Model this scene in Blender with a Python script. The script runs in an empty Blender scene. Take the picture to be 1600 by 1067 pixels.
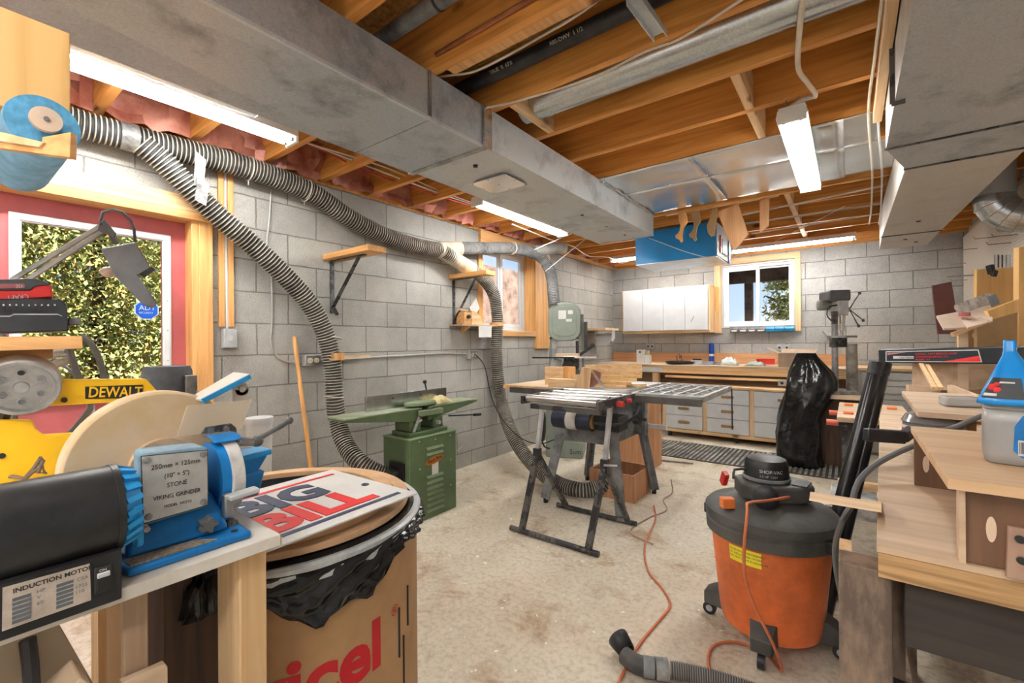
import bpy, bmesh, math, random
from mathutils import Vector as V, Matrix
random.seed(7)
S = bpy.context.scene
COL = S.collection
PI = math.pi
# ---------------- camera ----------------
cam_d = bpy.data.cameras.new('camera'); cam = bpy.data.objects.new('camera', cam_d); COL.objects.link(cam)
FWD = V((-0.60341439, 0.79742589, 0.0017399)); RGT = V((0.79739871, 0.60340959, -0.0072223)); UPV = V((0.00680912, 0.00297065, 0.99997241))
EYE = V((0, 0, 1.21)); FPX = 697.7747
cam.matrix_world = Matrix(((RGT.x, UPV.x, -FWD.x, EYE.x), (RGT.y, UPV.y, -FWD.y, EYE.y), (RGT.z, UPV.z, -FWD.z, EYE.z), (0, 0, 0, 1)))
cam_d.sensor_width = 36; cam_d.lens = FPX / 1600 * 36; cam_d.clip_start = 0.02; cam_d.clip_end = 300
S.camera = cam
# ---------------- colour management ----------------
S.view_settings.view_transform = 'Standard'; S.view_settings.look = 'None'
S.view_settings.gamma = 1; S.view_settings.exposure = 1.38
# ---------------- sky and sun ----------------
W = bpy.data.worlds.new('sky'); S.world = W; W.use_nodes = True
nt = W.node_tree; nt.nodes.clear()
def nn(t, k, **kw):
    n = t.nodes.new(k)
    for a, b in kw.items(): setattr(n, a, b)
    return n
wo = nn(nt, 'ShaderNodeOutputWorld'); bg = nn(nt, 'ShaderNodeBackground'); tc = nn(nt, 'ShaderNodeTexCoord')
sx = nn(nt, 'ShaderNodeSeparateXYZ'); rp = nn(nt, 'ShaderNodeValToRGB'); nz = nn(nt, 'ShaderNodeTexNoise'); cr = nn(nt, 'ShaderNodeValToRGB'); mx = nn(nt, 'ShaderNodeMix', data_type='RGBA')
nt.links.new(tc.outputs['Generated'], sx.inputs[0]); nt.links.new(sx.outputs['Z'], rp.inputs[0])
rp.color_ramp.elements[0].position = 0.0; rp.color_ramp.elements[0].color = (0.66, 0.82, 1.0, 1)
rp.color_ramp.elements[1].position = 0.5; rp.color_ramp.elements[1].color = (0.16, 0.36, 0.85, 1)
nz.inputs['Scale'].default_value = 5; nz.inputs['Detail'].default_value = 6
nt.links.new(tc.outputs['Generated'], nz.inputs['Vector']); nt.links.new(nz.outputs['Fac'], cr.inputs[0])
cr.color_ramp.elements[0].position = 0.45; cr.color_ramp.elements[1].position = 0.62
nt.links.new(cr.outputs['Color'], mx.inputs[0]); nt.links.new(rp.outputs['Color'], mx.inputs[6]); mx.inputs[7].default_value = (1, 1, 1, 1)
nt.links.new(mx.outputs[2], bg.inputs[0]); bg.inputs[1].default_value = 0.42
nt.links.new(bg.outputs[0], wo.inputs[0])
sd = bpy.data.lights.new('sun', 'SUN'); sd.energy = 5.5; sd.angle = math.radians(0.6); sd.color = (1, 0.93, 0.82)
sun = bpy.data.objects.new('sun', sd); COL.objects.link(sun); sun.rotation_euler = V((0.62, 0.35, 0.75)).to_track_quat('Z', 'Y').to_euler()
TUBE_E = 26.0      # emission of the fluorescent tubes
# ---------------- pixel -> point on a plane (measuring helper) ----------------
H0 = 1.21
def at(u, v, **k):
    d = FWD + RGT * ((u - 800) / FPX) - UPV * ((v - 533.5) / FPX)
    if 'x' in k: t = k['x'] / d.x
    elif 'y' in k: t = k['y'] / d.y
    elif 'z' in k: t = (k['z'] - H0) / d.z
    else: t = k['t']
    return EYE + d * t
# ---------------- materials ----------------
MC = {}
def mat(name, col, rough=0.6, metal=0.0, var=0.12, scale=8.0, bump=0.0, col2=None, stretch=None, emit=0, spec=0.5, trans=0, ior=1.45, coat=0, hi=None, lo=None, detail=6):
    if name in MC: return MC[name]
    m = bpy.data.materials.new(name); m.use_nodes = True; t = m.node_tree; b = t.nodes['Principled BSDF']
    c = tuple(col) + (1,); b.inputs['Roughness'].default_value = rough; b.inputs['Metallic'].default_value = metal
    b.inputs['IOR'].default_value = ior; b.inputs['Specular IOR Level'].default_value = spec
    if trans: b.inputs['Transmission Weight'].default_value = trans
    if coat: b.inputs['Coat Weight'].default_value = coat
    if emit:
        b.inputs['Emission Color'].default_value = c; b.inputs['Emission Strength'].default_value = emit
    if var or col2:
        co = nn(t, 'ShaderNodeTexCoord'); mp = nn(t, 'ShaderNodeMapping'); n = nn(t, 'ShaderNodeTexNoise'); r = nn(t, 'ShaderNodeValToRGB')
        t.links.new(co.outputs['Object'], mp.inputs[0]); t.links.new(mp.outputs[0], n.inputs['Vector'])
        if stretch: mp.inputs['Scale'].default_value = stretch
        n.inputs['Scale'].default_value = scale; n.inputs['Detail'].default_value = detail; n.inputs['Roughness'].default_value = 0.65
        d = tuple(col2) + (1,) if col2 else tuple(max(0, x * (1 - 2.2 * var)) for x in col) + (1,)
        e = c if col2 else tuple(min(1, x * (1 + var)) for x in col) + (1,)
        r.color_ramp.elements[0].color = d; r.color_ramp.elements[1].color = e
        r.color_ramp.elements[0].position = lo if lo is not None else 0.3; r.color_ramp.elements[1].position = hi if hi is not None else 0.62
        t.links.new(n.outputs['Fac'], r.inputs[0]); t.links.new(r.outputs[0], b.inputs['Base Color'])
        if bump:
            bp = nn(t, 'ShaderNodeBump'); bp.inputs['Strength'].default_value = bump; bp.inputs['Distance'].default_value = 0.01
            t.links.new(n.outputs['Fac'], bp.inputs['Height']); t.links.new(bp.outputs[0], b.inputs['Normal'])
    else:
        b.inputs['Base Color'].default_value = c
    MC[name] = m; return m
def wood(name, a, b_, axis='x', rough=0.55, knots=True, sc=1.0):
    """long-grained timber: stretched noise plus dark knots"""
    if name in MC: return MC[name]
    m = bpy.data.materials.new(name); m.use_nodes = True; t = m.node_tree; b = t.nodes['Principled BSDF']
    co = nn(t, 'ShaderNodeTexCoord'); mp = nn(t, 'ShaderNodeMapping'); n = nn(t, 'ShaderNodeTexNoise'); r = nn(t, 'ShaderNodeValToRGB')
    s = {'x': (1.2, 22, 22), 'y': (22, 1.2, 22), 'z': (22, 22, 1.2)}[axis]
    mp.inputs['Scale'].default_value = tuple(q * sc for q in s)
    t.links.new(co.outputs['Object'], mp.inputs[0]); t.links.new(mp.outputs[0], n.inputs['Vector'])
    n.inputs['Scale'].default_value = 1.6; n.inputs['Detail'].default_value = 5; n.inputs['Distortion'].default_value = 0.6
    r.color_ramp.elements[0].color = tuple(a) + (1,); r.color_ramp.elements[1].color = tuple(b_) + (1,)
    r.color_ramp.elements[0].position = 0.32; r.color_ramp.elements[1].position = 0.62
    t.links.new(n.outputs['Fac'], r.inputs[0]); out = r.outputs[0]
    if knots:
        v = nn(t, 'ShaderNodeTexVoronoi'); v.inputs['Scale'].default_value = 2.6 * sc; kr = nn(t, 'ShaderNodeValToRGB'); mm = nn(t, 'ShaderNodeMix', data_type='RGBA')
        mp2 = nn(t, 'ShaderNodeMapping'); mp2.inputs['Scale'].default_value = {'x': (0.8, 1.5, 1.5), 'y': (1.5, 0.8, 1.5), 'z': (1.5, 1.5, 0.8)}[axis]
        t.links.new(co.outputs['Object'], mp2.inputs[0]); t.links.new(mp2.outputs[0], v.inputs['Vector'])
        kr.color_ramp.elements[0].position = 0.05; kr.color_ramp.elements[0].color = (1, 1, 1, 1); kr.color_ramp.elements[1].position = 0.11; kr.color_ramp.elements[1].color = (0, 0, 0, 1)
        t.links.new(v.outputs['Distance'], kr.inputs[0]); t.links.new(kr.outputs[0], mm.inputs[0]); t.links.new(out, mm.inputs[6]); mm.inputs[7].default_value = (a[0] * .35, a[1] * .25, a[2] * .25, 1)
        out = mm.outputs[2]
    t.links.new(out, b.inputs['Base Color']); b.inputs['Roughness'].default_value = rough
    bp = nn(t, 'ShaderNodeBump'); bp.inputs['Strength'].default_value = 0.15; bp.inputs['Distance'].default_value = 0.004
    t.links.new(n.outputs['Fac'], bp.inputs['Height']); t.links.new(bp.outputs[0], b.inputs['Normal'])
    MC[name] = m; return m
def galv(name, a, b_, rough=0.38, metal=0.85, blotch=(0.3, 0.32, 0.33)):
    """galvanised sheet: spangle cells and dusty blotches"""
    if name in MC: return MC[name]
    m = bpy.data.materials.new(name); m.use_nodes = True; t = m.node_tree; b = t.nodes['Principled BSDF']
    co = nn(t, 'ShaderNodeTexCoord'); v = nn(t, 'ShaderNodeTexVoronoi'); r = nn(t, 'ShaderNodeValToRGB'); v.inputs['Scale'].default_value = 190
    t.links.new(co.outputs['Object'], v.inputs['Vector']); t.links.new(v.outputs['Color'], r.inputs[0])
    r.color_ramp.elements[0].color = tuple(a) + (1,); r.color_ramp.elements[1].color = tuple(b_) + (1,)
    n = nn(t, 'ShaderNodeTexNoise'); n.inputs['Scale'].default_value = 3.2; n.inputs['Detail'].default_value = 9; n.inputs['Roughness'].default_value = 0.7
    k = nn(t, 'ShaderNodeValToRGB'); k.color_ramp.elements[0].position = 0.50; k.color_ramp.elements[1].position = 0.72
    t.links.new(co.outputs['Object'], n.inputs['Vector']); t.links.new(n.outputs['Fac'], k.inputs[0])
    mm = nn(t, 'ShaderNodeMix', data_type='RGBA'); t.links.new(k.outputs[0], mm.inputs[0]); t.links.new(r.outputs[0], mm.inputs[6]); mm.inputs[7].default_value = tuple(blotch) + (1,)
    t.links.new(mm.outputs[2], b.inputs['Base Color']); b.inputs['Metallic'].default_value = metal; b.inputs['Roughness'].default_value = rough
    bp = nn(t, 'ShaderNodeBump'); bp.inputs['Strength'].default_value = 0.25; bp.inputs['Distance'].default_value = 0.02
    n2 = nn(t, 'ShaderNodeTexNoise'); n2.inputs['Scale'].default_value = 2.5; t.links.new(co.outputs['Object'], n2.inputs['Vector'])
    t.links.new(n2.outputs['Fac'], bp.inputs['Height']); t.links.new(bp.outputs[0], b.inputs['Normal'])
    MC[name] = m; return m
def blocks(name, ax, o1, oz, c1, c2, mort, hue=None):
    """concrete block wall, 0.4 x 0.2 m; ax = wall axis ('x' or 'y')"""
    m = bpy.data.materials.new(name); m.use_nodes = True; t = m.node_tree; b = t.nodes['Principled BSDF']
    ge = nn(t, 'ShaderNodeNewGeometry'); sp = nn(t, 'ShaderNodeSeparateXYZ'); cb = nn(t, 'ShaderNodeCombineXYZ'); br = nn(t, 'ShaderNodeTexBrick')
    t.links.new(ge.outputs['Position'], sp.inputs[0])
    def off(s, o):
        a = nn(t, 'ShaderNodeMath', operation='ADD'); t.links.new(s, a.inputs[0]); a.inputs[1].default_value = o; return a.outputs[0]
    n0 = nn(t, 'ShaderNodeTexNoise'); n0.inputs['Scale'].default_value = 9; n0.inputs['Detail'].default_value = 8; t.links.new(ge.outputs['Position'], n0.inputs['Vector'])
    wob = nn(t, 'ShaderNodeMath', operation='MULTIPLY'); t.links.new(n0.outputs['Fac'], wob.inputs[0]); wob.inputs[1].default_value = 0.012
    def addw(s):
        a = nn(t, 'ShaderNodeMath', operation='ADD'); t.links.new(s, a.inputs[0]); t.links.new(wob.outputs[0], a.inputs[1]); return a.outputs[0]
    t.links.new(addw(off(sp.outputs[ax.upper()], 8 - o1 - 0.006)), cb.inputs[0]); t.links.new(addw(off(sp.outputs['Z'], 4 - oz - 0.006)), cb.inputs[1])
    t.links.new(cb.outputs[0], br.inputs['Vector'])
    br.inputs['Scale'].default_value = 1; br.inputs['Brick Width'].default_value = 0.4; br.inputs['Row Height'].default_value = 0.2
    br.inputs['Mortar Size'].default_value = 0.0055; br.inputs['Mortar Smooth'].default_value = 0.5; br.inputs['Bias'].default_value = 0
    br.inputs['Color1'].default_value = tuple(c1) + (1,); br.inputs['Color2'].default_value = tuple(c2) + (1,); br.inputs['Mortar'].default_value = tuple(mort) + (1,)
    n = nn(t, 'ShaderNodeTexNoise'); n.inputs['Scale'].default_value = 1.7; n.inputs['Detail'].default_value = 8; n.inputs['Roughness'].default_value = .7; t.links.new(ge.outputs['Position'], n.inputs['Vector'])
    k = nn(t, 'ShaderNodeValToRGB'); k.color_ramp.elements[0].position = 0.35; k.color_ramp.elements[1].position = 0.65
    k.color_ramp.elements[0].color = (0.74, 0.74, 0.74, 1); k.color_ramp.elements[1].color = (1.08, 1.07, 1.05, 1)
    t.links.new(n.outputs['Fac'], k.inputs[0])
    mm = nn(t, 'ShaderNodeMix', data_type='RGBA', blend_type='MULTIPLY'); mm.inputs[0].default_value = 1
    t.links.new(br.outputs['Color'], mm.inputs[6]); t.links.new(k.outputs[0], mm.inputs[7])
    n3 = nn(t, 'ShaderNodeTexNoise'); n3.inputs['Scale'].default_value = 160; n3.inputs['Detail'].default_value = 2; t.links.new(ge.outputs['Position'], n3.inputs['Vector'])
    k3 = nn(t, 'ShaderNodeValToRGB'); k3.color_ramp.elements[0].position = 0.36; k3.color_ramp.elements[1].position = 0.46; k3.color_ramp.elements[0].color = (0.72, 0.72, 0.72, 1)
    t.links.new(n3.outputs['Fac'], k3.inputs[0]); m2 = nn(t, 'ShaderNodeMix', data_type='RGBA', blend_type='MULTIPLY'); m2.inputs[0].default_value = 1
    t.links.new(mm.outputs[2], m2.inputs[6]); t.links.new(k3.outputs[0], m2.inputs[7])
    t.links.new(m2.outputs[2], b.inputs['Base Color']); b.inputs['Roughness'].default_value = 0.9
    ms = nn(t, 'ShaderNodeMath', operation='MULTIPLY_ADD'); t.links.new(br.outputs['Fac'], ms.inputs[0]); ms.inputs[1].default_value = -1.0; t.links.new(n3.outputs['Fac'], ms.inputs[2])
    bp = nn(t, 'ShaderNodeBump'); bp.inputs['Strength'].default_value = 0.6; bp.inputs['Distance'].default_value = 0.008
    t.links.new(ms.outputs[0], bp.inputs['Height']); t.links.new(bp.outputs[0], b.inputs['Normal'])
    return m
# palette
ORW = wood('orange_joist_timber', (0.50, 0.195, 0.035), (0.76, 0.345, 0.08), 'x', 0.5)
ORWy = wood('orange_timber_y', (0.55, 0.27, 0.09), (0.78, 0.43, 0.17), 'y', 0.55)
ORWz = wood('orange_timber_z', (0.60, 0.29, 0.09), (0.85, 0.46, 0.17), 'z', 0.55)
PINE = wood('pine_x', (0.62, 0.38, 0.18), (0.83, 0.58, 0.33), 'x', 0.6)
PINEy = wood('pine_y', (0.62, 0.38, 0.18), (0.83, 0.58, 0.33), 'y', 0.6)
PINEz = wood('pine_z', (0.62, 0.38, 0.18), (0.83, 0.58, 0.33), 'z', 0.6)
PLY = wood('birch_plywood', (0.50, 0.35, 0.225), (0.66, 0.49, 0.345), 'x', 0.65, False, 0.5)
PLYd = wood('brown_hardboard', (0.13, 0.065, 0.035), (0.20, 0.10, 0.055), 'z', 0.5, False)
PLYo = wood('yellow_plywood', (0.62, 0.36, 0.12), (0.78, 0.48, 0.19), 'z', 0.5, False, 0.6)
DARKW = wood('dark_stained_board', (0.035, 0.022, 0.016), (0.10, 0.05, 0.028), 'z', 0.6, False)
GREYW = mat('worn_painted_post', (0.30, 0.21, 0.15), 0.8, var=0.5, scale=14, col2=(0.12, 0.085, 0.065), stretch=(1, 1, .3), lo=.4, hi=.6, bump=.3)
MDF = mat('brown_mdf', (0.48, 0.27, 0.13), 0.7, var=0.08, scale=5)
GALV = galv('galvanised_duct', (0.54, 0.58, 0.61), (0.63, 0.67, 0.69), .5, .45)
GALVd = galv('dusty_duct', (0.40, 0.44, 0.48), (0.52, 0.56, 0.60), rough=0.45, metal=.5, blotch=(0.16, 0.175, 0.19))
FOIL = galv('bright_sheet', (0.62, 0.66, 0.68), (0.8, 0.83, 0.85), rough=0.27, metal=0.95, blotch=(0.6, 0.62, 0.62))
LITSIDE = mat('lit_duct_side', (0.55, 0.51, 0.46), 0.55, 0.25, var=0.1, scale=3)  # lamplight on the duct's left side, put into its colour
STEEL = mat('steel', (0.62, 0.62, 0.62), 0.25, 1.0, var=0.1, scale=20)
STEELd = mat('dull_steel', (0.35, 0.35, 0.35), 0.4, 0.8, var=0.25, scale=10)
CAST = mat('cast_iron_top', (0.50, 0.50, 0.50), 0.45, 0.6, var=0.15, scale=6)
BLK = mat('black_plastic', (0.022, 0.022, 0.025), 0.4, var=0.3, scale=15)
BLKm = mat('black_painted_steel', (0.035, 0.035, 0.038), 0.45, 0.2, var=0.6, scale=12, col2=(0.12, 0.115, 0.11), lo=.5, hi=.2)
GREYP = mat('grey_paint', (0.20, 0.21, 0.22), 0.55, 0.1, var=0.3, scale=9)
GREYL = mat('light_grey_paint', (0.45, 0.46, 0.47), 0.5, 0.1, var=0.15, scale=9)
WHT = mat('white_paint', (0.58, 0.585, 0.60), 0.45, var=0.04, scale=4)
WHTe = mat('white_enamel', (0.80, 0.82, 0.80), 0.3, var=0.03, scale=4)
VINYL = mat('white_vinyl', (0.78, 0.82, 0.86), 0.4, var=0.04, scale=5)
RED = mat('red_paint', (0.55, 0.025, 0.02), 0.4, var=0.1)
DOORR = mat('faded_red_door', (0.47, 0.115, 0.12), 0.5, var=0.12, scale=3)
BLUE = mat('blue_paint', (0.012, 0.19, 0.52), 0.35, 0.1, var=0.15, scale=6)
BLUEl = mat('bright_blue_plastic', (0.02, 0.30, 0.66), 0.35, var=0.1, scale=6)
YEL = mat('yellow_paint', (0.88, 0.50, 0.012), 0.4, var=0.06, scale=4)
GREEN = mat('machine_green', (0.115, 0.175, 0.085), 0.45, 0.1, var=0.12, scale=5)
GREENl = mat('pale_machine_green', (0.22, 0.30, 0.17), 0.45, 0.1, var=0.12, scale=6)
SAGE = mat('bandsaw_sage', (0.24, 0.275, 0.235), 0.45, 0.1, var=0.08, scale=5)
ORP = mat('vacuum_orange', (0.74, 0.17, 0.045), 0.45, var=0.2, scale=4, bump=.05)
ORCORD = mat('orange_cord', (0.60, 0.17, 0.07), 0.5, var=0.1)
CREAM = mat('cream_wire', (0.68, 0.62, 0.52), 0.5, var=0.08)
GALVw = mat('grey_conduit', (0.48, 0.48, 0.46), 0.5, 0.3, var=0.1)
BAG = mat('black_bin_bag', (0.012, 0.012, 0.013), 0.17, var=0.2, scale=7, bump=1.0, detail=3)
CARD = mat('cardboard', (0.46, 0.27, 0.13), 0.75, var=0.08, scale=5)
TAPE = mat('grey_tape', (0.30, 0.30, 0.30), 0.3, 0.3, var=0.3, scale=18)
STONE = mat('sandy_stone', (0.64, 0.50, 0.36), 0.9, var=0.1, scale=7, col2=(0.54, 0.37, 0.18), bump=0.15)
STONEg = mat('grey_stone', (0.52, 0.50, 0.48), 0.85, var=0.2, scale=20)
PAPER = mat('white_paper', (0.66, 0.655, 0.64), 0.8, var=0.05)
TOWEL = mat('blue_paper_towel', (0.22, 0.42, 0.60), 0.95, var=0.12, scale=30, bump=0.3)
TOWELd = mat('blue_towel_end', (0.10, 0.33, 0.55), 0.95, var=0.15, scale=60)
BRASS = mat('brown_wood_handle', (0.36, 0.22, 0.10), 0.5, var=0.1)
RIBL = mat('dusty_hose_rib', (0.52, 0.47, 0.37), 0.8, var=0.25, scale=9)
RIBD = mat('dark_hose_groove', (0.075, 0.075, 0.075), 0.5, var=0.3, scale=9)
RIBK = mat('black_hose_rib', (0.11, 0.11, 0.115), 0.5, var=0.4, scale=9)
OSB = mat('osb_subfloor', (0.55, 0.32, 0.10), 0.8, var=0.5, scale=38, col2=(0.25, 0.12, 0.035), lo=.35, hi=.6)
INSUL = mat('pink_foil_insulation', (0.58, 0.25, 0.18), 0.35, 0.15, var=0.3, scale=7, col2=(0.33, 0.08, 0.05), bump=1.0)
GLASS = mat('window_glass', (1, 1, 1), 0.0, var=0, trans=1, ior=1.0, spec=0.35)
CLEAR = mat('clear_plastic', (0.80, 0.70, 0.56), 0.3, var=0, trans=0.5, ior=1.02)
NAVY = mat('navy_print', (0.035, 0.05, 0.10), 0.5, var=0)
REDP = mat('red_print', (0.70, 0.03, 0.03), 0.5, var=0)
INK = mat('black_print', (0.02, 0.02, 0.02), 0.5, var=0)
SILV = mat('silver_plate', (0.60, 0.59, 0.57), 0.35, 0.4, var=0.1, scale=14)
TUBE = mat('lit_fluorescent_tube', (1, 0.985, 0.95), 0.3, var=0, emit=TUBE_E)
# ---------------- mesh builder ----------------
WP = {}
class B:
    def __init__(s): s.b = bmesh.new(); s.mi = 0
    def _f(s, vs, sm=True):
        try: f = s.b.faces.new(vs)
        except ValueError: return None
        f.material_index = s.mi; f.smooth = sm; return f
    def hexa(s, p):
        v = [s.b.verts.new(V(q)) for q in p]
        for a in ((0, 3, 2, 1), (4, 5, 6, 7), (0, 1, 5, 4), (1, 2, 6, 5), (2, 3, 7, 6), (3, 0, 4, 7)): s._f([v[i] for i in a])
        return s
    def box(s, x0, y0, z0, x1, y1, z1):
        return s.hexa([(x0, y0, z0), (x1, y0, z0), (x1, y1, z0), (x0, y1, z0), (x0, y0, z1), (x1, y0, z1), (x1, y1, z1), (x0, y1, z1)])
    def duct(s, x0, y0, z0, x1, y1, z1, e=.014):
        """box whose underside is cross-broken into four shallow facets"""
        v = [s.b.verts.new(q) for q in ((x0, y0, z0), (x1, y0, z0), (x1, y1, z0), (x0, y1, z0), (x0, y0, z1), (x1, y0, z1), (x1, y1, z1), (x0, y1, z1))]
        c = s.b.verts.new(((x0 + x1) / 2, (y0 + y1) / 2, z0 + e))
        for a in ((4, 5, 6, 7), (0, 1, 5, 4), (1, 2, 6, 5), (2, 3, 7, 6), (3, 0, 4, 7)): s._f([v[i] for i in a], False)
        for i in range(4): s._f([v[i], v[(i + 1) % 4], c], False)
        return s
    def cbox(s, c, sz, rz=0, rx=0, ry=0):
        m = Matrix.Rotation(rz, 3, 'Z') @ Matrix.Rotation(ry, 3, 'Y') @ Matrix.Rotation(rx, 3, 'X'); c = V(c); h = V(sz) / 2
        return s.hexa([c + m @ V((a * h.x, b * h.y, d * h.z)) for d in (-1, 1) for a, b in ((-1, -1), (1, -1), (1, 1), (-1, 1))])
    def bar(s, p, q, w, h, up=(0, 0, 1)):
        p = V(p); q = V(q); d = (q - p).normalized(); u = V(up)
        if abs(d.dot(u)) > 0.98: u = V((1, 0, 0))
        a = d.cross(u).normalized() * w / 2; c = a.cross(d).normalized() * h / 2
        return s.hexa([p - a - c, p + a - c, q + a - c, q - a - c, p - a + c, p + a + c, q + a + c, q - a + c])
    def prism(s, pts, vec):
        vec = V(vec); a = [s.b.verts.new(V(p)) for p in pts]; c = [s.b.verts.new(V(p) + vec) for p in pts]; n = len(a)
        s._f(a[::-1]); s._f(c)
        for i in range(n): s._f([a[i], a[(i + 1) % n], c[(i + 1) % n], c[i]])
        return s
    def quad(s, *p): s._f([s.b.verts.new(V(q)) for q in p]); return s
    def rings(s, rs, cap=True, closed=False):
        R = [[s.b.verts.new(V(p)) for p in r] for r in rs]; n = len(R[0]); m = len(R)
        for i in range(m if closed else m - 1):
            for j in range(n): s._f([R[i][j], R[i][(j + 1) % n], R[(i + 1) % m][(j + 1) % n], R[(i + 1) % m][j]])
        if cap and not closed: s._f(R[0][::-1]); s._f(R[-1])
        return R
    def cyl(s, p, q, r, r2=None, n=24, cap=True):
        p = V(p); q = V(q); d = (q - p).normalized(); u = V((0, 0, 1)) if abs(d.z) < 0.95 else V((1, 0, 0))
        a = d.cross(u).normalized(); c = a.cross(d).normalized(); r2 = r if r2 is None else r2
        s.rings([[o + (a * math.cos(t) - c * math.sin(t)) * rr for t in [2 * PI * k / n for k in range(n)]] for o, rr in ((p, r), (q, r2))], cap); return s
    def lathe(s, prof, o, ax=(0, 0, 1), n=32, cap=True):
        o = V(o); d = V(ax).normalized(); u = V((0, 0, 1)) if abs(d.z) < 0.95 else V((1, 0, 0)); a = d.cross(u).normalized(); c = a.cross(d).normalized()
        s.rings([[o + d * z + (a * math.cos(t) - c * math.sin(t)) * max(r, 1e-4) for t in [2 * PI * k / n for k in range(n)]] for r, z in prof], cap); return s
    def tube(s, pts, r, n=10, cap=True, closed=False, mis=None):
        P = [V(p) for p in pts]; u = None; rs = []
        for i, p in enumerate(P):
            d = (P[min(i + 1, len(P) - 1)] - P[max(i - 1, 0)]).normalized()
            if u is None: u = V((0, 0, 1)) if abs(d.z) < 0.9 else V((1, 0, 0))
            a = d.cross(u).normalized(); u = a.cross(d).normalized(); rr = r[i] if isinstance(r, (list, tuple)) else r
            rs.append([p + (a * math.cos(t) - u * math.sin(t)) * rr for t in [2 * PI * k / n for k in range(n)]])
        k0 = len(s.b.faces); s.rings(rs, cap)
        if mis:
            s.b.faces.ensure_lookup_table()
            for f in range(len(P) - 1):
                for j in range(n): s.b.faces[k0 + f * n + j].material_index = mis[f]
        return s
    def ball(s, c, r, n=16, sc=(1, 1, 1)):
        c = V(c); m = n // 2; rs = []
        for i in range(1, m):
            a = PI * i / m; rs.append([c + V((math.sin(a) * math.cos(t) * r * sc[0], math.sin(a) * math.sin(t) * r * sc[1], -math.cos(a) * r * sc[2])) for t in [2 * PI * k / n for k in range(n)]])
        s.rings(rs); return s
    def m(s, i): s.mi = i; return s
    def out(s, name, mats, parent=None, bevel=0.0, loc=None, sharp=35, sub=0):
        bmesh.ops.recalc_face_normals(s.b, faces=s.b.faces)
        if not isinstance(mats, (list, tuple)): mats = [mats]
        if parent is not None: o = WP[parent.name]
        elif loc is not None: o = V(loc)
        else:
            xs = [v.co for v in s.b.verts]; o = V(((min(v.x for v in xs) + max(v.x for v in xs)) / 2, (min(v.y for v in xs) + max(v.y for v in xs)) / 2, min(v.z for v in xs)))
        for v in s.b.verts: v.co -= o
        me = bpy.data.meshes.new(name); s.b.to_mesh(me); s.b.free()
        for q in mats: me.materials.append(q)
        me.set_sharp_from_angle(angle=math.radians(sharp))
        ob = bpy.data.objects.new(name, me); COL.objects.link(ob)
        if parent is None: ob.location = o
        else: ob.parent = parent
        WP[ob.name] = V(o)
        if sub:
            md = ob.modifiers.new('s', 'SUBSURF'); md.levels = sub; md.render_levels = sub
        if bevel:
            md = ob.modifiers.new('b', 'BEVEL'); md.width = bevel; md.segments = 2; md.limit_method = 'ANGLE'
        return ob
def tag(o, label, cat, group=None, kind=None):
    o['label'] = label
    if cat: o['category'] = cat
    if group: o['group'] = group
    if kind: o['kind'] = kind
    return o
def struct(o, label=None):
    o['kind'] = 'structure'
    if label: o['label'] = label
    return o
def thing(name, label, cat, loc, group=None):
    o = bpy.data.objects.new(name, None); COL.objects.link(o); o.location = V(loc); o.empty_display_size = 0.05
    WP[o.name] = V(loc); return tag(o, label, cat, group)
def copy_tree(o, parent=None, loc=None, rz=None):
    c = o.copy(); COL.objects.link(c); c.parent = parent
    if loc is not None: c.location = V(loc); WP[c.name] = V(loc)
    if rz is not None: c.rotation_euler = (0, 0, rz)
    for ch in list(o.children): copy_tree(ch, c)
    return c
def spline(pts, step=0.02):
    """Catmull-Rom through the points, resampled at an even step"""
    P = [V(p) for p in pts]; P = [P[0] * 2 - P[1]] + P + [P[-1] * 2 - P[-2]]; out = []
    for i in range(1, len(P) - 2):
        a, b, c, d = P[i - 1:i + 3]; n = max(2, int((c - b).length / 0.01))
        for k in range(n):
            t = k / n; out.append(0.5 * ((2 * b) + (c - a) * t + (2 * a - 5 * b + 4 * c - d) * t * t + (3 * b - a - 3 * c + d) * t ** 3))
    out.append(P[-2]); res = [out[0]]; acc = 0
    for i in range(1, len(out)):
        L = (out[i] - out[i - 1]).length
        while acc + L >= step:
            f = (step - acc) / L; q = out[i - 1].lerp(out[i], f); res.append(q); out[i - 1] = q; L = (out[i] - q).length; acc = 0
        acc += L
    res.append(out[-1]); return res
def cord(name, pts, r, m, label=None, cat='cord', parent=None, step=0.03, n=8, group=None):
    ob = B().tube(spline(pts, step), r, n).out(name, m, parent)
    if parent is None: tag(ob, label, cat, group)
    elif label: ob['label'] = label
    return ob
def hose(name, pts, r, mats, parent, pitch=0.020, n=20, flare=1.0):
    P = spline(pts, pitch / 4); R = []; MI = []
    for i in range(len(P)):
        k = i % 4; R.append(r * (1.0 if k in (0, 1) else 0.84)); MI.append(0 if k == 0 else (1 if k in (1, 2, 3) else 0))
    return B().tube(P, R, n, mis=MI).out(name, mats, parent, sharp=60)
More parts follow.
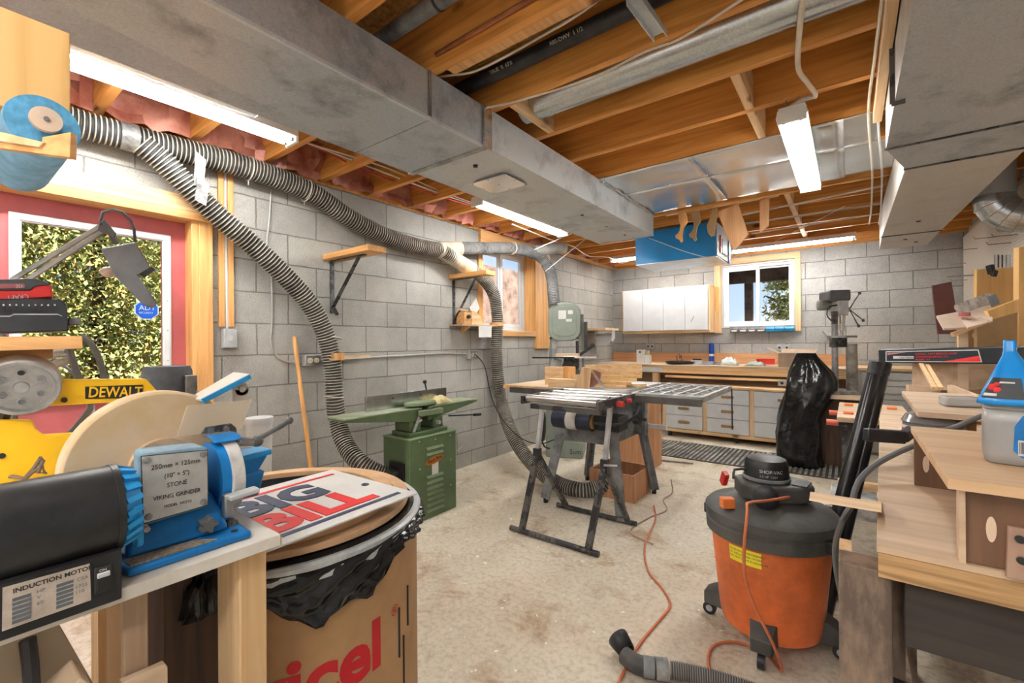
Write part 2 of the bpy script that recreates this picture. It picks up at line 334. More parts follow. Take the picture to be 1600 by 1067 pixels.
def text(body, org, rt, up, size, m, parent, name='lettering', ext=0.0006, align='LEFT', sx=1.0, bold=0.0, label=None):
    cu = bpy.data.curves.new('t', 'FONT'); cu.body = body; cu.size = size; cu.extrude = ext; cu.align_x = align; cu.offset = bold; cu.resolution_u = 3
    tmp = bpy.data.objects.new('t', cu); COL.objects.link(tmp); bpy.context.view_layer.update()
    me = bpy.data.meshes.new_from_object(tmp); bpy.data.objects.remove(tmp)
    rt = V(rt).normalized(); up = V(up); up = (up - rt * up.dot(rt)).normalized(); nr = rt.cross(up); o = WP[parent.name]
    for v in me.vertices: v.co = V(org) + rt * v.co.x * sx + up * v.co.y + nr * (v.co.z + ext) - o
    me.materials.clear(); me.materials.append(m)
    ob = bpy.data.objects.new(name, me); COL.objects.link(ob); ob.parent = parent; WP[ob.name] = V(o)
    if label: ob['label'] = label
    return ob
# =====================================================================
# THE SETTING
# =====================================================================
X0, X1, Y0, Y1, ZC = -3.0, 1.0, -1.9, 6.64, 2.36
def floor_mat():
    m = bpy.data.materials.new('stained_concrete_floor'); m.use_nodes = True; t = m.node_tree; b = t.nodes['Principled BSDF']
    ge = nn(t, 'ShaderNodeNewGeometry')
    def noise(sc, de, ro, a, c, pa, pc, dist=0):
        n = nn(t, 'ShaderNodeTexNoise'); n.inputs['Scale'].default_value = sc; n.inputs['Detail'].default_value = de; n.inputs['Roughness'].default_value = ro; n.inputs['Distortion'].default_value = dist
        t.links.new(ge.outputs['Position'], n.inputs['Vector']); r = nn(t, 'ShaderNodeValToRGB'); r.color_ramp.elements[0].color = a + (1,); r.color_ramp.elements[1].color = c + (1,)
        r.color_ramp.elements[0].position = pa; r.color_ramp.elements[1].position = pc; t.links.new(n.outputs['Fac'], r.inputs[0]); return r.outputs[0], n
    def mul(a, c):
        mm = nn(t, 'ShaderNodeMix', data_type='RGBA', blend_type='MULTIPLY'); mm.inputs[0].default_value = 1; t.links.new(a, mm.inputs[6]); t.links.new(c, mm.inputs[7]); return mm.outputs[2]
    c1, n1 = noise(0.9, 8, .65, (0.54, 0.45, 0.34), (0.74, 0.68, 0.57), .35, .62)
    c2, n2 = noise(3.4, 7, .7, (0.60, 0.47, 0.35), (1.0, 1.0, 1.0), .32, .47, .4)
    c3, n3 = noise(42, 3, .6, (0.82, 0.80, 0.76), (1.04, 1.04, 1.04), .35, .55)
    o = mul(mul(c1, c2), c3)
    c4, n4 = noise(24, 2, .5, (0, 0, 0), (1, 1, 1), .70, .72)       # specks of paint and sawdust
    mm = nn(t, 'ShaderNodeMix', data_type='RGBA'); t.links.new(c4, mm.inputs[0]); t.links.new(o, mm.inputs[6]); mm.inputs[7].default_value = (0.85, 0.8, 0.7, 1)
    t.links.new(mm.outputs[2], b.inputs['Base Color']); b.inputs['Roughness'].default_value = 0.62
    bp = nn(t, 'ShaderNodeBump'); bp.inputs['Strength'].default_value = 0.15; bp.inputs['Distance'].default_value = 0.01; t.links.new(n3.outputs['Fac'], bp.inputs['Height']); t.links.new(bp.outputs[0], b.inputs['Normal'])
    return m
struct(B().box(X0 - .2, Y0 - .2, -0.12, X1 + .2, Y1 + .2, 0).out('floor', floor_mat(), loc=(0, 0, 0)), 'stained beige concrete basement floor')
WL = blocks('block_wall_left', 'y', 1.2825, 0.14, (0.515, 0.505, 0.475), (0.44, 0.43, 0.405), (0.25, 0.24, 0.22))
WB = blocks('block_wall_back', 'x', -0.437, 0.173, (0.50, 0.495, 0.48), (0.43, 0.43, 0.42), (0.20, 0.195, 0.19))
# left wall with the door and window openings
DY0, DY1, DZ = 0.0, 0.95, 1.955
WY0, WY1, WZ0, WZ1 = 3.44, 4.40, 1.32, 2.34
g = B(); xa, xb = X0 - .2, X0; zt = 2.345
g.box(xa, Y0 - .2, 0, xb, DY0, zt).box(xa, DY0, DZ, xb, DY1, zt).box(xa, DY1, 0, xb, WY0, zt).box(xa, WY0, 0, xb, WY1, WZ0).box(xa, WY0, WZ1, xb, WY1, zt).box(xa, WY1, 0, xb, Y1 + .2, zt)
struct(g.out('wall_left', WL, loc=(X0, 0, 0)), 'grey concrete block wall on the left')
BX0, BX1, BZ0, BZ1 = -1.405, -0.545, 1.385, 2.235
g = B().box(X0 - .2, Y1, 0, BX0, Y1 + .2, zt + .05).box(BX0, Y1, 0, BX1, Y1 + .2, BZ0).box(BX0, Y1, BZ1, BX1, Y1 + .2, zt + .05).box(BX1, Y1, 0, X1 + .2, Y1 + .2, zt + .05)
struct(g.out('wall_back', WB, loc=(0, Y1, 0)), 'grey concrete block wall at the far end')
struct(B().box(X1, Y0 - .2, 0, X1 + .2, Y1, 2.6).out('wall_right', WB, loc=(X1, 0, 0)), 'block wall on the right behind the pegboard')
struct(B().box(X0 - .2, Y0 - .2, 0, X1 + .2, Y0, 2.6).out('wall_front', WHT, loc=(0, Y0, 0)))
# ceiling: subfloor over exposed joists
ce = struct(B().box(X0 - .2, Y0 - .2, 2.60, X1 + .2, Y1 + .2, 2.64).out('ceiling', OSB, loc=(0, 0, 2.6)), 'open ceiling of orange timber joists under strand board')
JY = [0.53 + 0.395 * k for k in range(-6, 16)]
for y in JY: B().box(X0 - .1, y - .019, ZC, X1, y + .019, 2.60).out('joist', ORW, ce)
B().box(X0 - .02, Y0, 2.35, X0 + .0, Y1, 2.60).out('rim_joist', ORW, ce)
B().box(X0, Y1 - .02, 2.345, X1, Y1 + .02, 2.60).out('rim_joist', ORW, ce)
B().box(X0 - .05, 4.5, 2.345, X0 + .1, Y1, ZC - .001).out('sill_plate', ORWy, ce)
# bridging blocks between the joists
for x, k0, k1 in ((-0.39, 10, 12), (-1.30, 9, 10), (-0.39, 15, 20)):
    for k in range(k0, k1): B().box(x - .019, JY[k] + .019, ZC, x + .019, JY[k + 1] - .019, ZC + .16).out('bridging_block', PINEy, ce)
# insulation stuffed between joists along the left wall
for k in range(5, 21):
    g = B(); n = 7; y0, y1 = JY[k] + .02, JY[min(k + 1, 21)] - .02
    if k == 21: continue
    pr = [[V((X0 + .02 + random.uniform(0, .05), y0 + (y1 - y0) * i / n, 2.35 + .25 * j / 4)) for i in range(n + 1)] for j in range(5)]
    vs = [[g.b.verts.new(p + V((random.uniform(0, .07), 0, random.uniform(-.008, .012)))) for p in r] for r in pr]
    for j in range(4):
        for i in range(n): g._f([vs[j][i], vs[j][i + 1], vs[j + 1][i + 1], vs[j + 1][i]])
    g.out('insulation', INSUL, ce)
# ---- door ----
d = struct(B().box(-3.10, DY0 + .02, 0.01, -3.06, DY1 - .02, 1.915).out('door_1', DOORR, loc=(-3.08, .47, 0)), 'faded red entry door with tall white-framed glass')
# cut: glass opening built as white frame around a pane set on the door leaf
bpy.data.objects.remove(d)
g = B(); gy0, gy1, gz0, gz1 = .275, .815, 0.955, 1.79
g.box(-3.10, DY0 + .02, 0.01, -3.06, gy0, 1.915).box(-3.10, gy1, 0.01, -3.06, DY1 - .02, 1.915).box(-3.10, gy0, 0.01, -3.06, gy1, gz0).box(-3.10, gy0, gz1, -3.06, gy1, 1.915)
door = struct(g.out('door_1', DOORR, loc=(-3.08, .47, 0)), 'faded red entry door with tall white-framed glass')
g = B()
for dx, w in ((0.0, .030), (0.008, .016)):
    a, b, c, e = gy0 - .035 + (0 if w == .03 else .008), gy1 + .035 - (0 if w == .03 else .008), gz0 - .035, gz1 + .035
    if w == .016: c += .008; e -= .008
    xs0, xs1 = -3.062, -3.05 + dx
    w2 = w + .01
    g.box(xs0, a, c, xs1, a + w2, e).box(xs0, b - w2, c, xs1, b, e).box(xs0, a + w2, c, xs1, b - w2, c + w2).box(xs0, a + w2, e - w2, xs1, b - w2, e)
fr = g.out('window_frame', VINYL, door, bevel=.002); fr['label'] = 'white plastic glazing frame'
g = B()
for yy in [gy0 + .0 + i * (gy1 - gy0) / 4 for i in range(5)]:
    for zz in (gz0 - .015, gz1 + .015): g.cyl((-3.052, yy, zz), (-3.0405, yy, zz), .004, n=8)
for zz in [gz0 + i * (gz1 - gz0) / 5 for i in range(1, 5)]:
    for yy in (gy0 - .015, gy1 + .015): g.cyl((-3.052, yy, zz), (-3.0405, yy, zz), .004, n=8)
g.out('screw', GREYL, fr)
B().box(-3.082, gy0, gz0, -3.078, gy1, gz1).out('pane', GLASS, door)
# security sticker inside the glass
sk = B(); c = at(229, 484, x=-3.0745); oct_ = [c + V((0, .058 * math.cos(PI / 8 + k * PI / 4), .058 * math.sin(PI / 8 + k * PI / 4))) for k in range(8)]
sk.prism(oct_, (.002, 0, 0)); st = sk.out('sticker', WHT, door)
sk = B(); oct_ = [c + V((.0022, .052 * math.cos(PI / 8 + k * PI / 4), .052 * math.sin(PI / 8 + k * PI / 4))) for k in range(8)]
sk.prism(oct_, (.001, 0, 0)); sk.out('sticker_print', mat('sign_blue', (0.01, 0.10, 0.55), .4, var=0), st)['label'] = 'blue octagon'
text('ADT', c + V((.0035, -.034, -.002)), (0, 1, 0), (0, 0, 1), .036, WHT, st)
text('SECURITY', c + V((.0035, -.034, -.022)), (0, 1, 0), (0, 0, 1), .014, WHT, st)
# rough timber door frame
fz = [('trim_1', (-3.2, DY1 - .03, 0, -2.955, DY1 + .005, DZ)), ('trim_2', (-3.2, DY0 - .005, DZ - .045, -2.93, DY1 + .06, DZ)), ('trim_3', (-3.0, DY1 + .005, 0, -2.955, DY1 + .075, DZ)), ('trim_4', (-3.2, DY0 - .005, 0, -2.955, DY0 + .02, DZ))]
for nm, q in fz: struct(B().box(*q).out(nm, ORWz if nm != 'trim_2' else ORWy, bevel=.003))
struct(B().box(-3.0, DY0 - .06, DZ, -2.93, DY1 + .08, DZ + .085).out('trim_5', PINEy, bevel=.003))
# ---- left window ----
w1 = thing('window_1', 'small white sliding window in the left wall', None, (-3.1, (WY0 + WY1) / 2, WZ0)); struct(w1)
g = B(); t_ = .02
g.box(-3.2, WY1 - t_, WZ0, -2.985, WY1, WZ1); g.out('window_liner', ORWz, w1)
B().box(-3.2, WY0, WZ0, -2.985, WY0 + t_, WZ1).out('window_liner', ORWz, w1)
B().box(-3.2, WY0 + t_, WZ0, -2.96, WY1 - t_, WZ0 + t_).out('window_sill', PINEy, w1)
B().box(-3.2, WY0 + t_, WZ1 - t_, -2.985, WY1 - t_, WZ1).out('window_liner', ORWy, w1)
def frame(g, ax, c0, c1, a0, a1, z0, z1, w):
    """rectangular frame, ax 'y' = in the plane of constant x"""
    f = (lambda a, z, b, y: g.box(c0, a, z, c1, b, y)) if ax == 'y' else (lambda a, z, b, y: g.box(a, c0, z, b, c1, y))
    f(a0, z0, a0 + w, z1); f(a1 - w, z0, a1, z1); f(a0 + w, z0, a1 - w, z0 + w); f(a0 + w, z1 - w, a1 - w, z1)
    return g
frame(B(), 'y', -3.195, -3.12, WY0 + t_, WY1 - t_, WZ0 + t_, WZ1 - .1, .035).out('window_frame', VINYL, w1, bevel=.003)
frame(B(), 'y', -3.175, -3.145, WY0 + .055, 3.95, WZ0 + .055, WZ1 - .135, .04).out('sash', VINYL, w1, bevel=.003)
frame(B(), 'y', -3.15, -3.125, 3.92, WY1 - .055, WZ0 + .055, WZ1 - .135, .045).out('sash', VINYL, w1, bevel=.003)
B().box(-3.162, WY0 + .09, WZ0 + .09, -3.158, 3.92, WZ1 - .17).out('pane', GLASS, w1)
B().box(-3.14, 3.96, WZ0 + .09, -3.136, WY1 - .09, WZ1 - .17).out('pane', GLASS, w1)
struct(B().box(-3.0, WY0 - .03, WZ1 - .12, -2.965, WY1 + .0, WZ1 + .02).out('trim_6', ORWy, bevel=.002))
struct(B().box(-3.0, WY0 - .05, WZ0 - .02, -2.975, WY0 + .01, WZ1 - .12).out('trim_7', ORWz, bevel=.002))
struct(B().box(-3.0, WY0 - .02, WZ0 - .045, -2.965, WY1, WZ0 + .005).out('trim_8', ORWy, bevel=.002))
tag(B().box(-3.0, WY1 + .0, 1.13, -2.972, WY1 + .33, 2.33).out('wall_board', ORWz, bevel=.002), 'tall orange plank fixed to the block wall right of the small left window', 'board')
# ---- back window ----
w2 = thing('window_2', 'white sliding window in the back wall looking at the sky', None, ((BX0 + BX1) / 2, Y1, BZ0)); struct(w2)
cs = .085
for q in ((BX0 - cs, BZ0 - .07, BX0, BZ1 + .005), (BX1, BZ0 - .06, BX1 + .06, BZ1 + .005), (BX0 - cs, BZ1 + .005, BX1 + .06, BZ1 + .085)):
    B().box(q[0], Y1 - .03, q[1], q[2], Y1 + .0, q[3]).out('casing', PINEz if q[3] - q[1] > .2 else PINE, w2, bevel=.003)
frame(B(), 'x', Y1 + .0, Y1 + .2, BX0, BX1, BZ0, BZ1, .018).out('window_liner', WHT, w2)
frame(B(), 'x', Y1 + .03, Y1 + .1, BX0 + .018, BX1 - .018, BZ0 + .018, BZ1 - .018, .035).out('window_frame', VINYL, w2, bevel=.003)
frame(B(), 'x', Y1 + .04, Y1 + .065, BX0 + .05, -.955, BZ0 + .05, BZ1 - .05, .035).out('sash', VINYL, w2, bevel=.003)
frame(B(), 'x', Y1 + .07, Y1 + .095, -.975, BX1 - .05, BZ0 + .05, BZ1 - .05, .025).out('sash', VINYL, w2, bevel=.003)
B().box(BX0 + .08, Y1 + .05, BZ0 + .08, -.985, Y1 + .054, BZ1 - .08).out('pane', GLASS, w2)
B().box(-.955, Y1 + .08, BZ0 + .07, BX1 - .07, Y1 + .084, BZ1 - .07).out('pane', GLASS, w2)
# pegboard on the right wall
def peg_mat():
    m = bpy.data.materials.new('pegboard'); m.use_nodes = True; t = m.node_tree; b = t.nodes['Principled BSDF']
    ge = nn(t, 'ShaderNodeNewGeometry'); mp = nn(t, 'ShaderNodeMapping'); mp.inputs['Scale'].default_value = (0, 39.4, 39.4); t.links.new(ge.outputs['Position'], mp.inputs[0])
    fr_ = nn(t, 'ShaderNodeVectorMath', operation='FRACTION'); t.links.new(mp.outputs[0], fr_.inputs[0])
    sb = nn(t, 'ShaderNodeVectorMath', operation='DISTANCE'); t.links.new(fr_.outputs[0], sb.inputs[0]); sb.inputs[1].default_value = (0, .5, .5)
    r = nn(t, 'ShaderNodeValToRGB'); r.color_ramp.interpolation = 'CONSTANT'; r.color_ramp.elements[0].color = (0.12, 0.10, 0.08, 1); r.color_ramp.elements[1].color = (0.66, 0.60, 0.53, 1); r.color_ramp.elements[1].position = .13
    t.links.new(sb.outputs['Value'], r.inputs[0]); t.links.new(r.outputs[0], b.inputs['Base Color']); b.inputs['Roughness'].default_value = .6; return m
pegb = tag(B().box(.955, 1.0, .86, .975, 6.60, 2.28).out('pegboard', peg_mat()), 'cream perforated pegboard covering the right-hand wall', 'pegboard')
# =====================================================================
# DUCTS, PIPES AND LIGHTS OVERHEAD
# =====================================================================
dl = thing('supply_duct', 'long galvanised rectangular duct running from top left towards the blue box', 'duct', (-1.67, 1.1, 2.155))
zb = 2.155
B().duct(-1.945, -1.85, zb, -1.41, 1.30, 2.358, .03).out('duct_section', GALVd, dl, sharp=1)
B().duct(-1.947, 1.304, zb, -1.41, 1.64, 2.358, .010).out('duct_section', GALVd, dl, sharp=1)
B().duct(-1.937, 1.66, zb + .006, -1.408, 3.40, 2.358, .02).out('duct_section', GALV, dl, sharp=1)
B().duct(-1.937, 3.404, zb + .006, -1.408, 3.99, 2.358, .012).out('duct_section', GALV, dl, sharp=1)
B().box(-1.953, 1.635, zb - .006, -1.402, 1.665, 2.36).out('seam_band', STEELd, dl, bevel=.001)
B().box(-1.404, 1.64, zb, -1.400, 1.70, 2.36).out('tape_strip', STEEL, dl)
B().box(-1.413, 1.29, zb + .001, -1.404, 1.305, 2.36).out('standing_seam', STEELd, dl)
B().box(-1.415, -1.85, zb - .004, -1.402, 1.63, zb + .008).out('edge_fold', GALV, dl)
B().box(-1.415, 1.67, zb + .002, -1.402, 3.98, zb + .013).out('edge_fold', GALV, dl)
g = B().box(-1.80, 1.98, zb + .001, -1.54, 2.20, zb + .005); pan = g.out('access_patch', FOIL, dl)
for x in (-1.79, -1.67, -1.55):
    for y in (1.99, 2.09, 2.19): B().cyl((x, y, zb + .003), (x, y, zb - .003), .004, n=8).out('screw', STEELd, pan)
for x, y, r in ((-1.60, 1.80, .013), (-1.60, 3.0, .012), (-1.60, 3.42, .012), (-1.60, 3.80, .012)): B().cyl((x, y, zb + .008), (x, y, zb + (-.001 if y < 2 else .0045)), r, n=12).out('hole_plug', INK, dl)
# upper plenum left of the supply duct
tag(B().box(-2.30, -1.85, 2.31, -1.95, 0.98, 2.358).out('side_duct', galv('pale_duct', (.6, .62, .63), (.74, .75, .76), .4, .7, (.5, .52, .53)), bevel=.003), 'shallow shiny duct above the long light tube in the top left corner', 'duct')
# sheet-metal joist pan
jp = thing('joist_pan', 'bright sheet-metal panels nailed under the joists between the two ducts', 'duct', (-.6, 3.4, 2.35))
def wavy(x0, x1, y0, y1, z, amp):
    g = B(); nx, ny = 14, 14; vs = []
    for i in range(nx + 1):
        r = []
        for j in range(ny + 1):
            x = x0 + (x1 - x0) * i / nx; y = y0 + (y1 - y0) * j / ny
            e = 1 - 0.85 * max(0, abs(2 * j / ny - 1) ** 6); r.append(g.b.verts.new((x, y, z - amp * e * (0.5 + 0.5 * math.sin(x * 9 + 2 * math.sin(y * 5)) * math.sin(y * 7 + x)))))
        vs.append(r)
    for i in range(nx):
        for j in range(ny): g._f([vs[i][j], vs[i + 1][j], vs[i + 1][j + 1], vs[i][j + 1]])
    return g
for x0, x1, y0, y1, am in ((-1.40, -.78, 2.88, 3.32, .012), (-.79, -.02, 2.88, 3.32, .012), (-.03, .135, 2.88, 3.32, .003), (-1.40, -.78, 3.31, 3.95, .012), (-.79, -.02, 3.31, 3.93, .010), (-.03, .23, 3.31, 3.88, .003)):
    ob = wavy(x0, x1, y0, y1, ZC - .003, am).out('sheet_panel', FOIL, jp); md = ob.modifiers.new('t', 'SOLIDIFY'); md.thickness = .002
g = B(); P = [(-1.40, 2.87 + .4 * math.sin(0), 2.352)]
g.tube([V((-1.395, 2.9 + k * .05, 2.352 + random.uniform(-.01, .006))) for k in range(22)], [.012 + random.uniform(-.005, .006) for k in range(22)], 7)
g.out('foil_tape', STEEL, jp)['label'] = 'crinkled foil tape along the duct joint'
# right-hand duct
dr = thing('return_duct', 'large grey stepped sheet-metal duct overhead on the right', 'duct', (.45, 2.5, 2.1))
zr = 2.1
def duct_piece(pr, parent, name='duct_section', m=GALVd, mi_left=True):
    g = B(); v = [g.b.verts.new(V(p)) for p in pr]
    cv = g.b.verts.new(sum((V(p) for p in pr[:4]), V()) / 4 + V((0, 0, .022))); g.mi = 0
    for i in range(4): g._f([v[i], v[(i + 1) % 4], cv], False)
    for k, a in enumerate((None, (4, 5, 6, 7), (0, 1, 5, 4), (1, 2, 6, 5), (2, 3, 7, 6), (3, 0, 4, 7))):
        if a is None: continue
        g.mi = 1 if k == 5 else 0; g._f([v[i] for i in a], False)
    return g.out(name, [m, LITSIDE], parent, sharp=1)  # left face gets the painted lit tone
def dp(x0, x1, y0, X0_, X1_, y1, z0=zr, z1=zr):
    return [(x0, y0, z0), (x1, y0, z0), (X1_, y1, z1), (X0_, y1, z1), (x0, y0, 2.358), (x1, y0, 2.358), (X1_, y1, 2.358), (X0_, y1, 2.358)]
duct_piece(dp(.14, .74, -1.5, .14, .70, 2.72), dr)
duct_piece(dp(.14, .70, 2.725, .236, .665, 3.10, zr, zr), dr)
duct_piece(dp(.236, .665, 3.105, .226, .60, 5.02), dr, m=galv('warm_duct', (.5, .47, .43), (.6, .57, .53), .5, .4, (.45, .42, .39)))
duct_piece(dp(.226, .60, 5.025, .24, .585, 5.72), dr, m=MC['warm_duct'])
for x0, x1, y in ((.135, .705, 2.722), (.23, .67, 3.102), (.222, .604, 5.022)):
    B().box(x0, y - .006, zr - .006, x1, y + .006, zr + .004).out('seam_band', BLKm, dr)
bl = B().bar((.135, 2.2, 2.355), (.135, 2.2, 2.095), .012, .02).bar((.13, 2.2, 2.095), (.17, 2.2, 2.095), .02, .004, (0, 1, 0)); bl.out('hanger_strap', BLKm, dr)
for x, y in ((.42, 4.55), (.40, 5.3), (.49, 5.5)): B().cyl((x, y, zr + .004), (x, y, zr - .0015), .014, n=12).out('hole_plug', INK, dr)
struct(B().box(.10, .95, 2.30, .135, 2.9, ZC).out('trim_9', PINEy, bevel=.002))
# galvanised elbow on the right
galv('round_galv', (.45, .5, .54), (.66, .7, .73), .25, .95, (.42, .46, .5))
el = thing('duct_elbow', 'shiny segmented galvanised elbow pipe beside the right-hand duct', 'duct', (.83, 4.2, 1.87))
g = B(); R_ = .10; c0 = V((.80, 3.35, 2.12)); pts = []
for k in range(6):
    a = PI / 2 * k / 5; pts.append(V((.80, 3.40 + .16 * math.sin(a) - .0, 2.12 - .16 + .16 * math.cos(a) + .16)))
pts = [V((.83, 3.10, 2.26)), V((.83, 3.30, 2.25)), V((.83, 3.44, 2.20)), V((.83, 3.52, 2.10)), V((.83, 3.54, 1.98))]
pts = [at(1625, 265, t=2.75), at(1600, 275, t=2.70), at(1577, 290, t=2.62), at(1575, 305, t=2.52)]
pc = at(1578, 300, t=2.55)
g = B(); cc = V((.80, 3.30, 2.27)); segs = 5
for k in range(segs):
    a0 = PI * .5 * k / segs; a1 = PI * .5 * (k + 1) / segs
    f = lambda a: (cc + V((.10 * (1 - math.cos(a)), 0, -.10 * math.sin(a))) , V((math.sin(a), 0, -math.cos(a))))
    (p0, d0), (p1, d1) = f(a0), f(a1)
    g.tube([p0, p1], [.105, .105], 28, cap=False)
g.b.free()
for k in range(5):
    a0 = PI * .5 * k / 5 - .02; a1 = PI * .5 * (k + 1) / 5 + .02; rs = []
    for a in (a0, a1):
        o = V((.90, 4.2, 2.13)); rad = V((-math.cos(a), 0, -math.sin(a))); r_ = .103
        rs.append([o + rad * (.150 + r_ * math.cos(t)) + V((0, 1, 0)) * r_ * math.sin(t) for t in [2 * PI * j / 28 for j in range(28)]])
    g = B(); g.rings(rs, cap=False); g.out('elbow_segment', MC['round_galv'], el, sharp=20)
    g = B(); g.tube([q for q in rs[1]] + [rs[1][0]], .0022, 6).out('seam_ring', STEELd, el)
B().cyl((.75, 4.2, 2.13), (.75, 4.2, 2.36), .101, n=28, cap=False).out('pipe_collar', GALV, el)
# galvanised round duct and other runs between joists
tag(B().cyl((-1.36, 1.925, 2.455), (.9, 1.925, 2.455), .088, n=32).out('round_duct', galv('round_galv', (.45, .5, .54), (.66, .7, .73), .25, .95, (.42, .46, .5))), 'round galvanised duct lying between joists behind the black drain pipe', 'duct')
tag(B().cyl((-1.36, 1.44, 2.49), (.9, 1.44, 2.49), .045, n=24).out('flat_duct', MC['round_galv']), 'thin blue-grey galvanised pipe running above the black drain pipe', 'pipe')
bp_ = tag(B().cyl((-1.9, 1.60, 2.45), (.9, 1.60, 2.45), .034, n=24).out('drain_pipe', BLK), 'black plastic drain pipe with printed lettering between ceiling joists', 'pipe')
text('IPEX XFR ABS-DWV 40 4 B 67.0  CSA  40/50 TRUE @ 67.0', (-1.38, 1.5705, 2.433), (1, 0, .0), (0, .55, .83), .022, PAPER, bp_) if False else None
for i, (s_, x_) in enumerate((('TRUE  B  67.0', -1.30), ('ABS-DWV  1 1/2', -.98), ('41  CSA  B', -.62))):
    g_ = text(s_, (x_, 1.60 - .030, 2.433), (1, 0, 0), (0, -.80, .60), .022, mat('faded_print', (.45, .42, .32), .6, var=0), bp_)
gp = tag(B().cyl((-2.0, 1.145, 2.46), (.9, 1.145, 2.46), .030, n=20).out('grey_pipe', GREYP), 'grey plastic pipe beside the joist nearest the top edge', 'pipe')
B().cyl((-1.20, 1.145, 2.46), (-1.19, 1.145, 2.46), .034, n=20).out('coupling', BLK, gp)
tag(B().tube([(-1.36, 1.29, 2.405), (-.4, 1.285, 2.41), (.9, 1.28, 2.41)], .010, 8).out('copper_pipe', mat('copper', (.45, .18, .09), .35, .8, var=.2)), 'thin copper pipe running along the side of a joist', 'pipe')
tag(B().box(-1.36, 1.345, 2.372, .9, 1.40, 2.40).out('nailer_strip', ORWy, bevel=.002), 'orange timber nailer running beside the copper pipe', 'board')
for k, (u0, v0, u1, v1) in enumerate(((985, -20, 1025, 58),)):
    p, q = at(990, -8, z=2.352), at(1032, 52, z=2.352)
    g = B().bar(p, q, .05, .002).bar(p + V((.024, 0, -.012)), q + V((.024, 0, -.012)), .003, .024).bar(p + V((-.024, 0, -.012)), q + V((-.024, 0, -.012)), .003, .024)
    tag(g.out('metal_channel', GALV), 'short folded metal channel screwed under the joists at top centre', 'channel')
# light fixtures
def fixture(name, label, cx, cy, z, L, rot=0, tubes=True, w=.13, group=None, shade=False, hang=None):
    f = thing(name, label, 'light', (0, 0, 0), group); WP[f.name] = V((0, 0, 0))
    h = L / 2
    g = B()
    pr = [(-w / 2, 0, 0), (-w / 2 + .012, 0, .045), (w / 2 - .012, 0, .045), (w / 2, 0, 0), (w / 2 - .004, 0, -.004), (.018, 0, .016), (-.018, 0, .016), (-w / 2 + .004, 0, -.004)]
    g.prism([V((p[0], -h, p[2])) for p in pr], (0, 2 * h, 0)); g.out('housing', WHTe, f, bevel=.002)
    for s in (-1, 1):
        B().box(-w / 2 + .006, s * h - .012 if s > 0 else -h - .004, -.03, w / 2 - .006, s * h + .004 if s > 0 else -h + .012, .03).out('end_cap', WHTe, f, bevel=.002)
    if tubes:
        for s in (-1, 1):
            tb = B().cyl((s * w * .27, -h + .03, -.012), (s * w * .27, h - .03, -.012), .013, n=12).out('tube', TUBE, f)
            for e in (-1, 1): B().cyl((s * w * .27, e * (h - .03), -.012), (s * w * .27, e * (h - .004), -.012), .0135, n=12).out('tube_cap', STEEL, tb)
    f.location = V((cx, cy, z)); f.rotation_euler = (0, 0, rot)
    return f
fixture('fluorescent_light', 'long double-tube ceiling light along the left side above the hose', -2.43, .30, 2.33, 1.86)
fixture('fluorescent_light', 'bright double-tube ceiling light above the small left window', -2.30, 3.25, 2.30, 1.30)
f2 = fixture('fluorescent_light', 'double-tube shop light hanging under the sheet metal beside the right duct', -.21, 3.07, 2.26, 1.24)
for y in (-.55, .55):
    for s in (-1, 1): B().bar((0, y, .04), (s * .05, y - .02, .145), .004, .004).out('hanger', STEELd, f2)
fixture('fluorescent_light', 'white strip light along the far ceiling above the back window', -.55, 6.02, 2.31, 1.22, PI / 2)
fixture('fluorescent_light', 'ceiling light in the far left corner partly hidden by the blue box', -2.0, 5.75, 2.33, 1.22, PI / 2)
fixture('fluorescent_light', 'added out-of-view double-tube fill light over the floor behind the camera', -.6, -.75, 2.31, 1.22)  # this and the next two are added, unseen, to fill the foreground
fixture('fluorescent_light', 'added out-of-view double-tube fill light near the front wall', -1.35, -1.10, 2.10, 1.22)
fixture('fluorescent_light', 'added out-of-view double-tube fill light under the right duct', .10, -.95, 2.05, 1.22)
# =====================================================================
# LEFT WALL: HOSES, BRACKETS, WIRING
# =====================================================================
HM = [RIBL, RIBD]; HK = [RIBK, RIBD]
def onw(pts, x=-2.9): return [at(u, v, x=x) for u, v in pts]
def band(h, c, d, r, m, w=.02, name='hose_clamp'):
    c = V(c); d = V(d).normalized() * w / 2; return B().cyl(c - d, c + d, r, n=24).out(name, m, h)
hA = thing('dust_hose', 'long ribbed dust hose sagging along the top of the left wall to the Y joint', 'hose', (-2.9, 1.6, 2.0))
pA = onw([(70, 175), (120, 192), (200, 214), (280, 234), (360, 254), (430, 277), (490, 303), (545, 340), (600, 368), (650, 384), (688, 391)])
hose('hose_body', pA, .066, HM, hA)
band(hA, pA[2] + V((0, .0, 0)), pA[3] - pA[1], .069, TAPE, .07, 'tape_wrap')
for i, f in ((4, .4), (5, .8)):
    c = pA[i].lerp(pA[i + 1], f); d = (pA[i + 1] - pA[i]).normalized(); a = d.cross(V((1, 0, 0))).normalized(); b_ = V((1, 0, 0))
    ring = [c + (a * math.cos(t) + b_ * math.sin(t)) * .073 for t in [2 * PI * k / 20 for k in range(21)]]
    B().tube(ring + [c + a * .10], .003, 6).out('tie_wire', CREAM, hA)
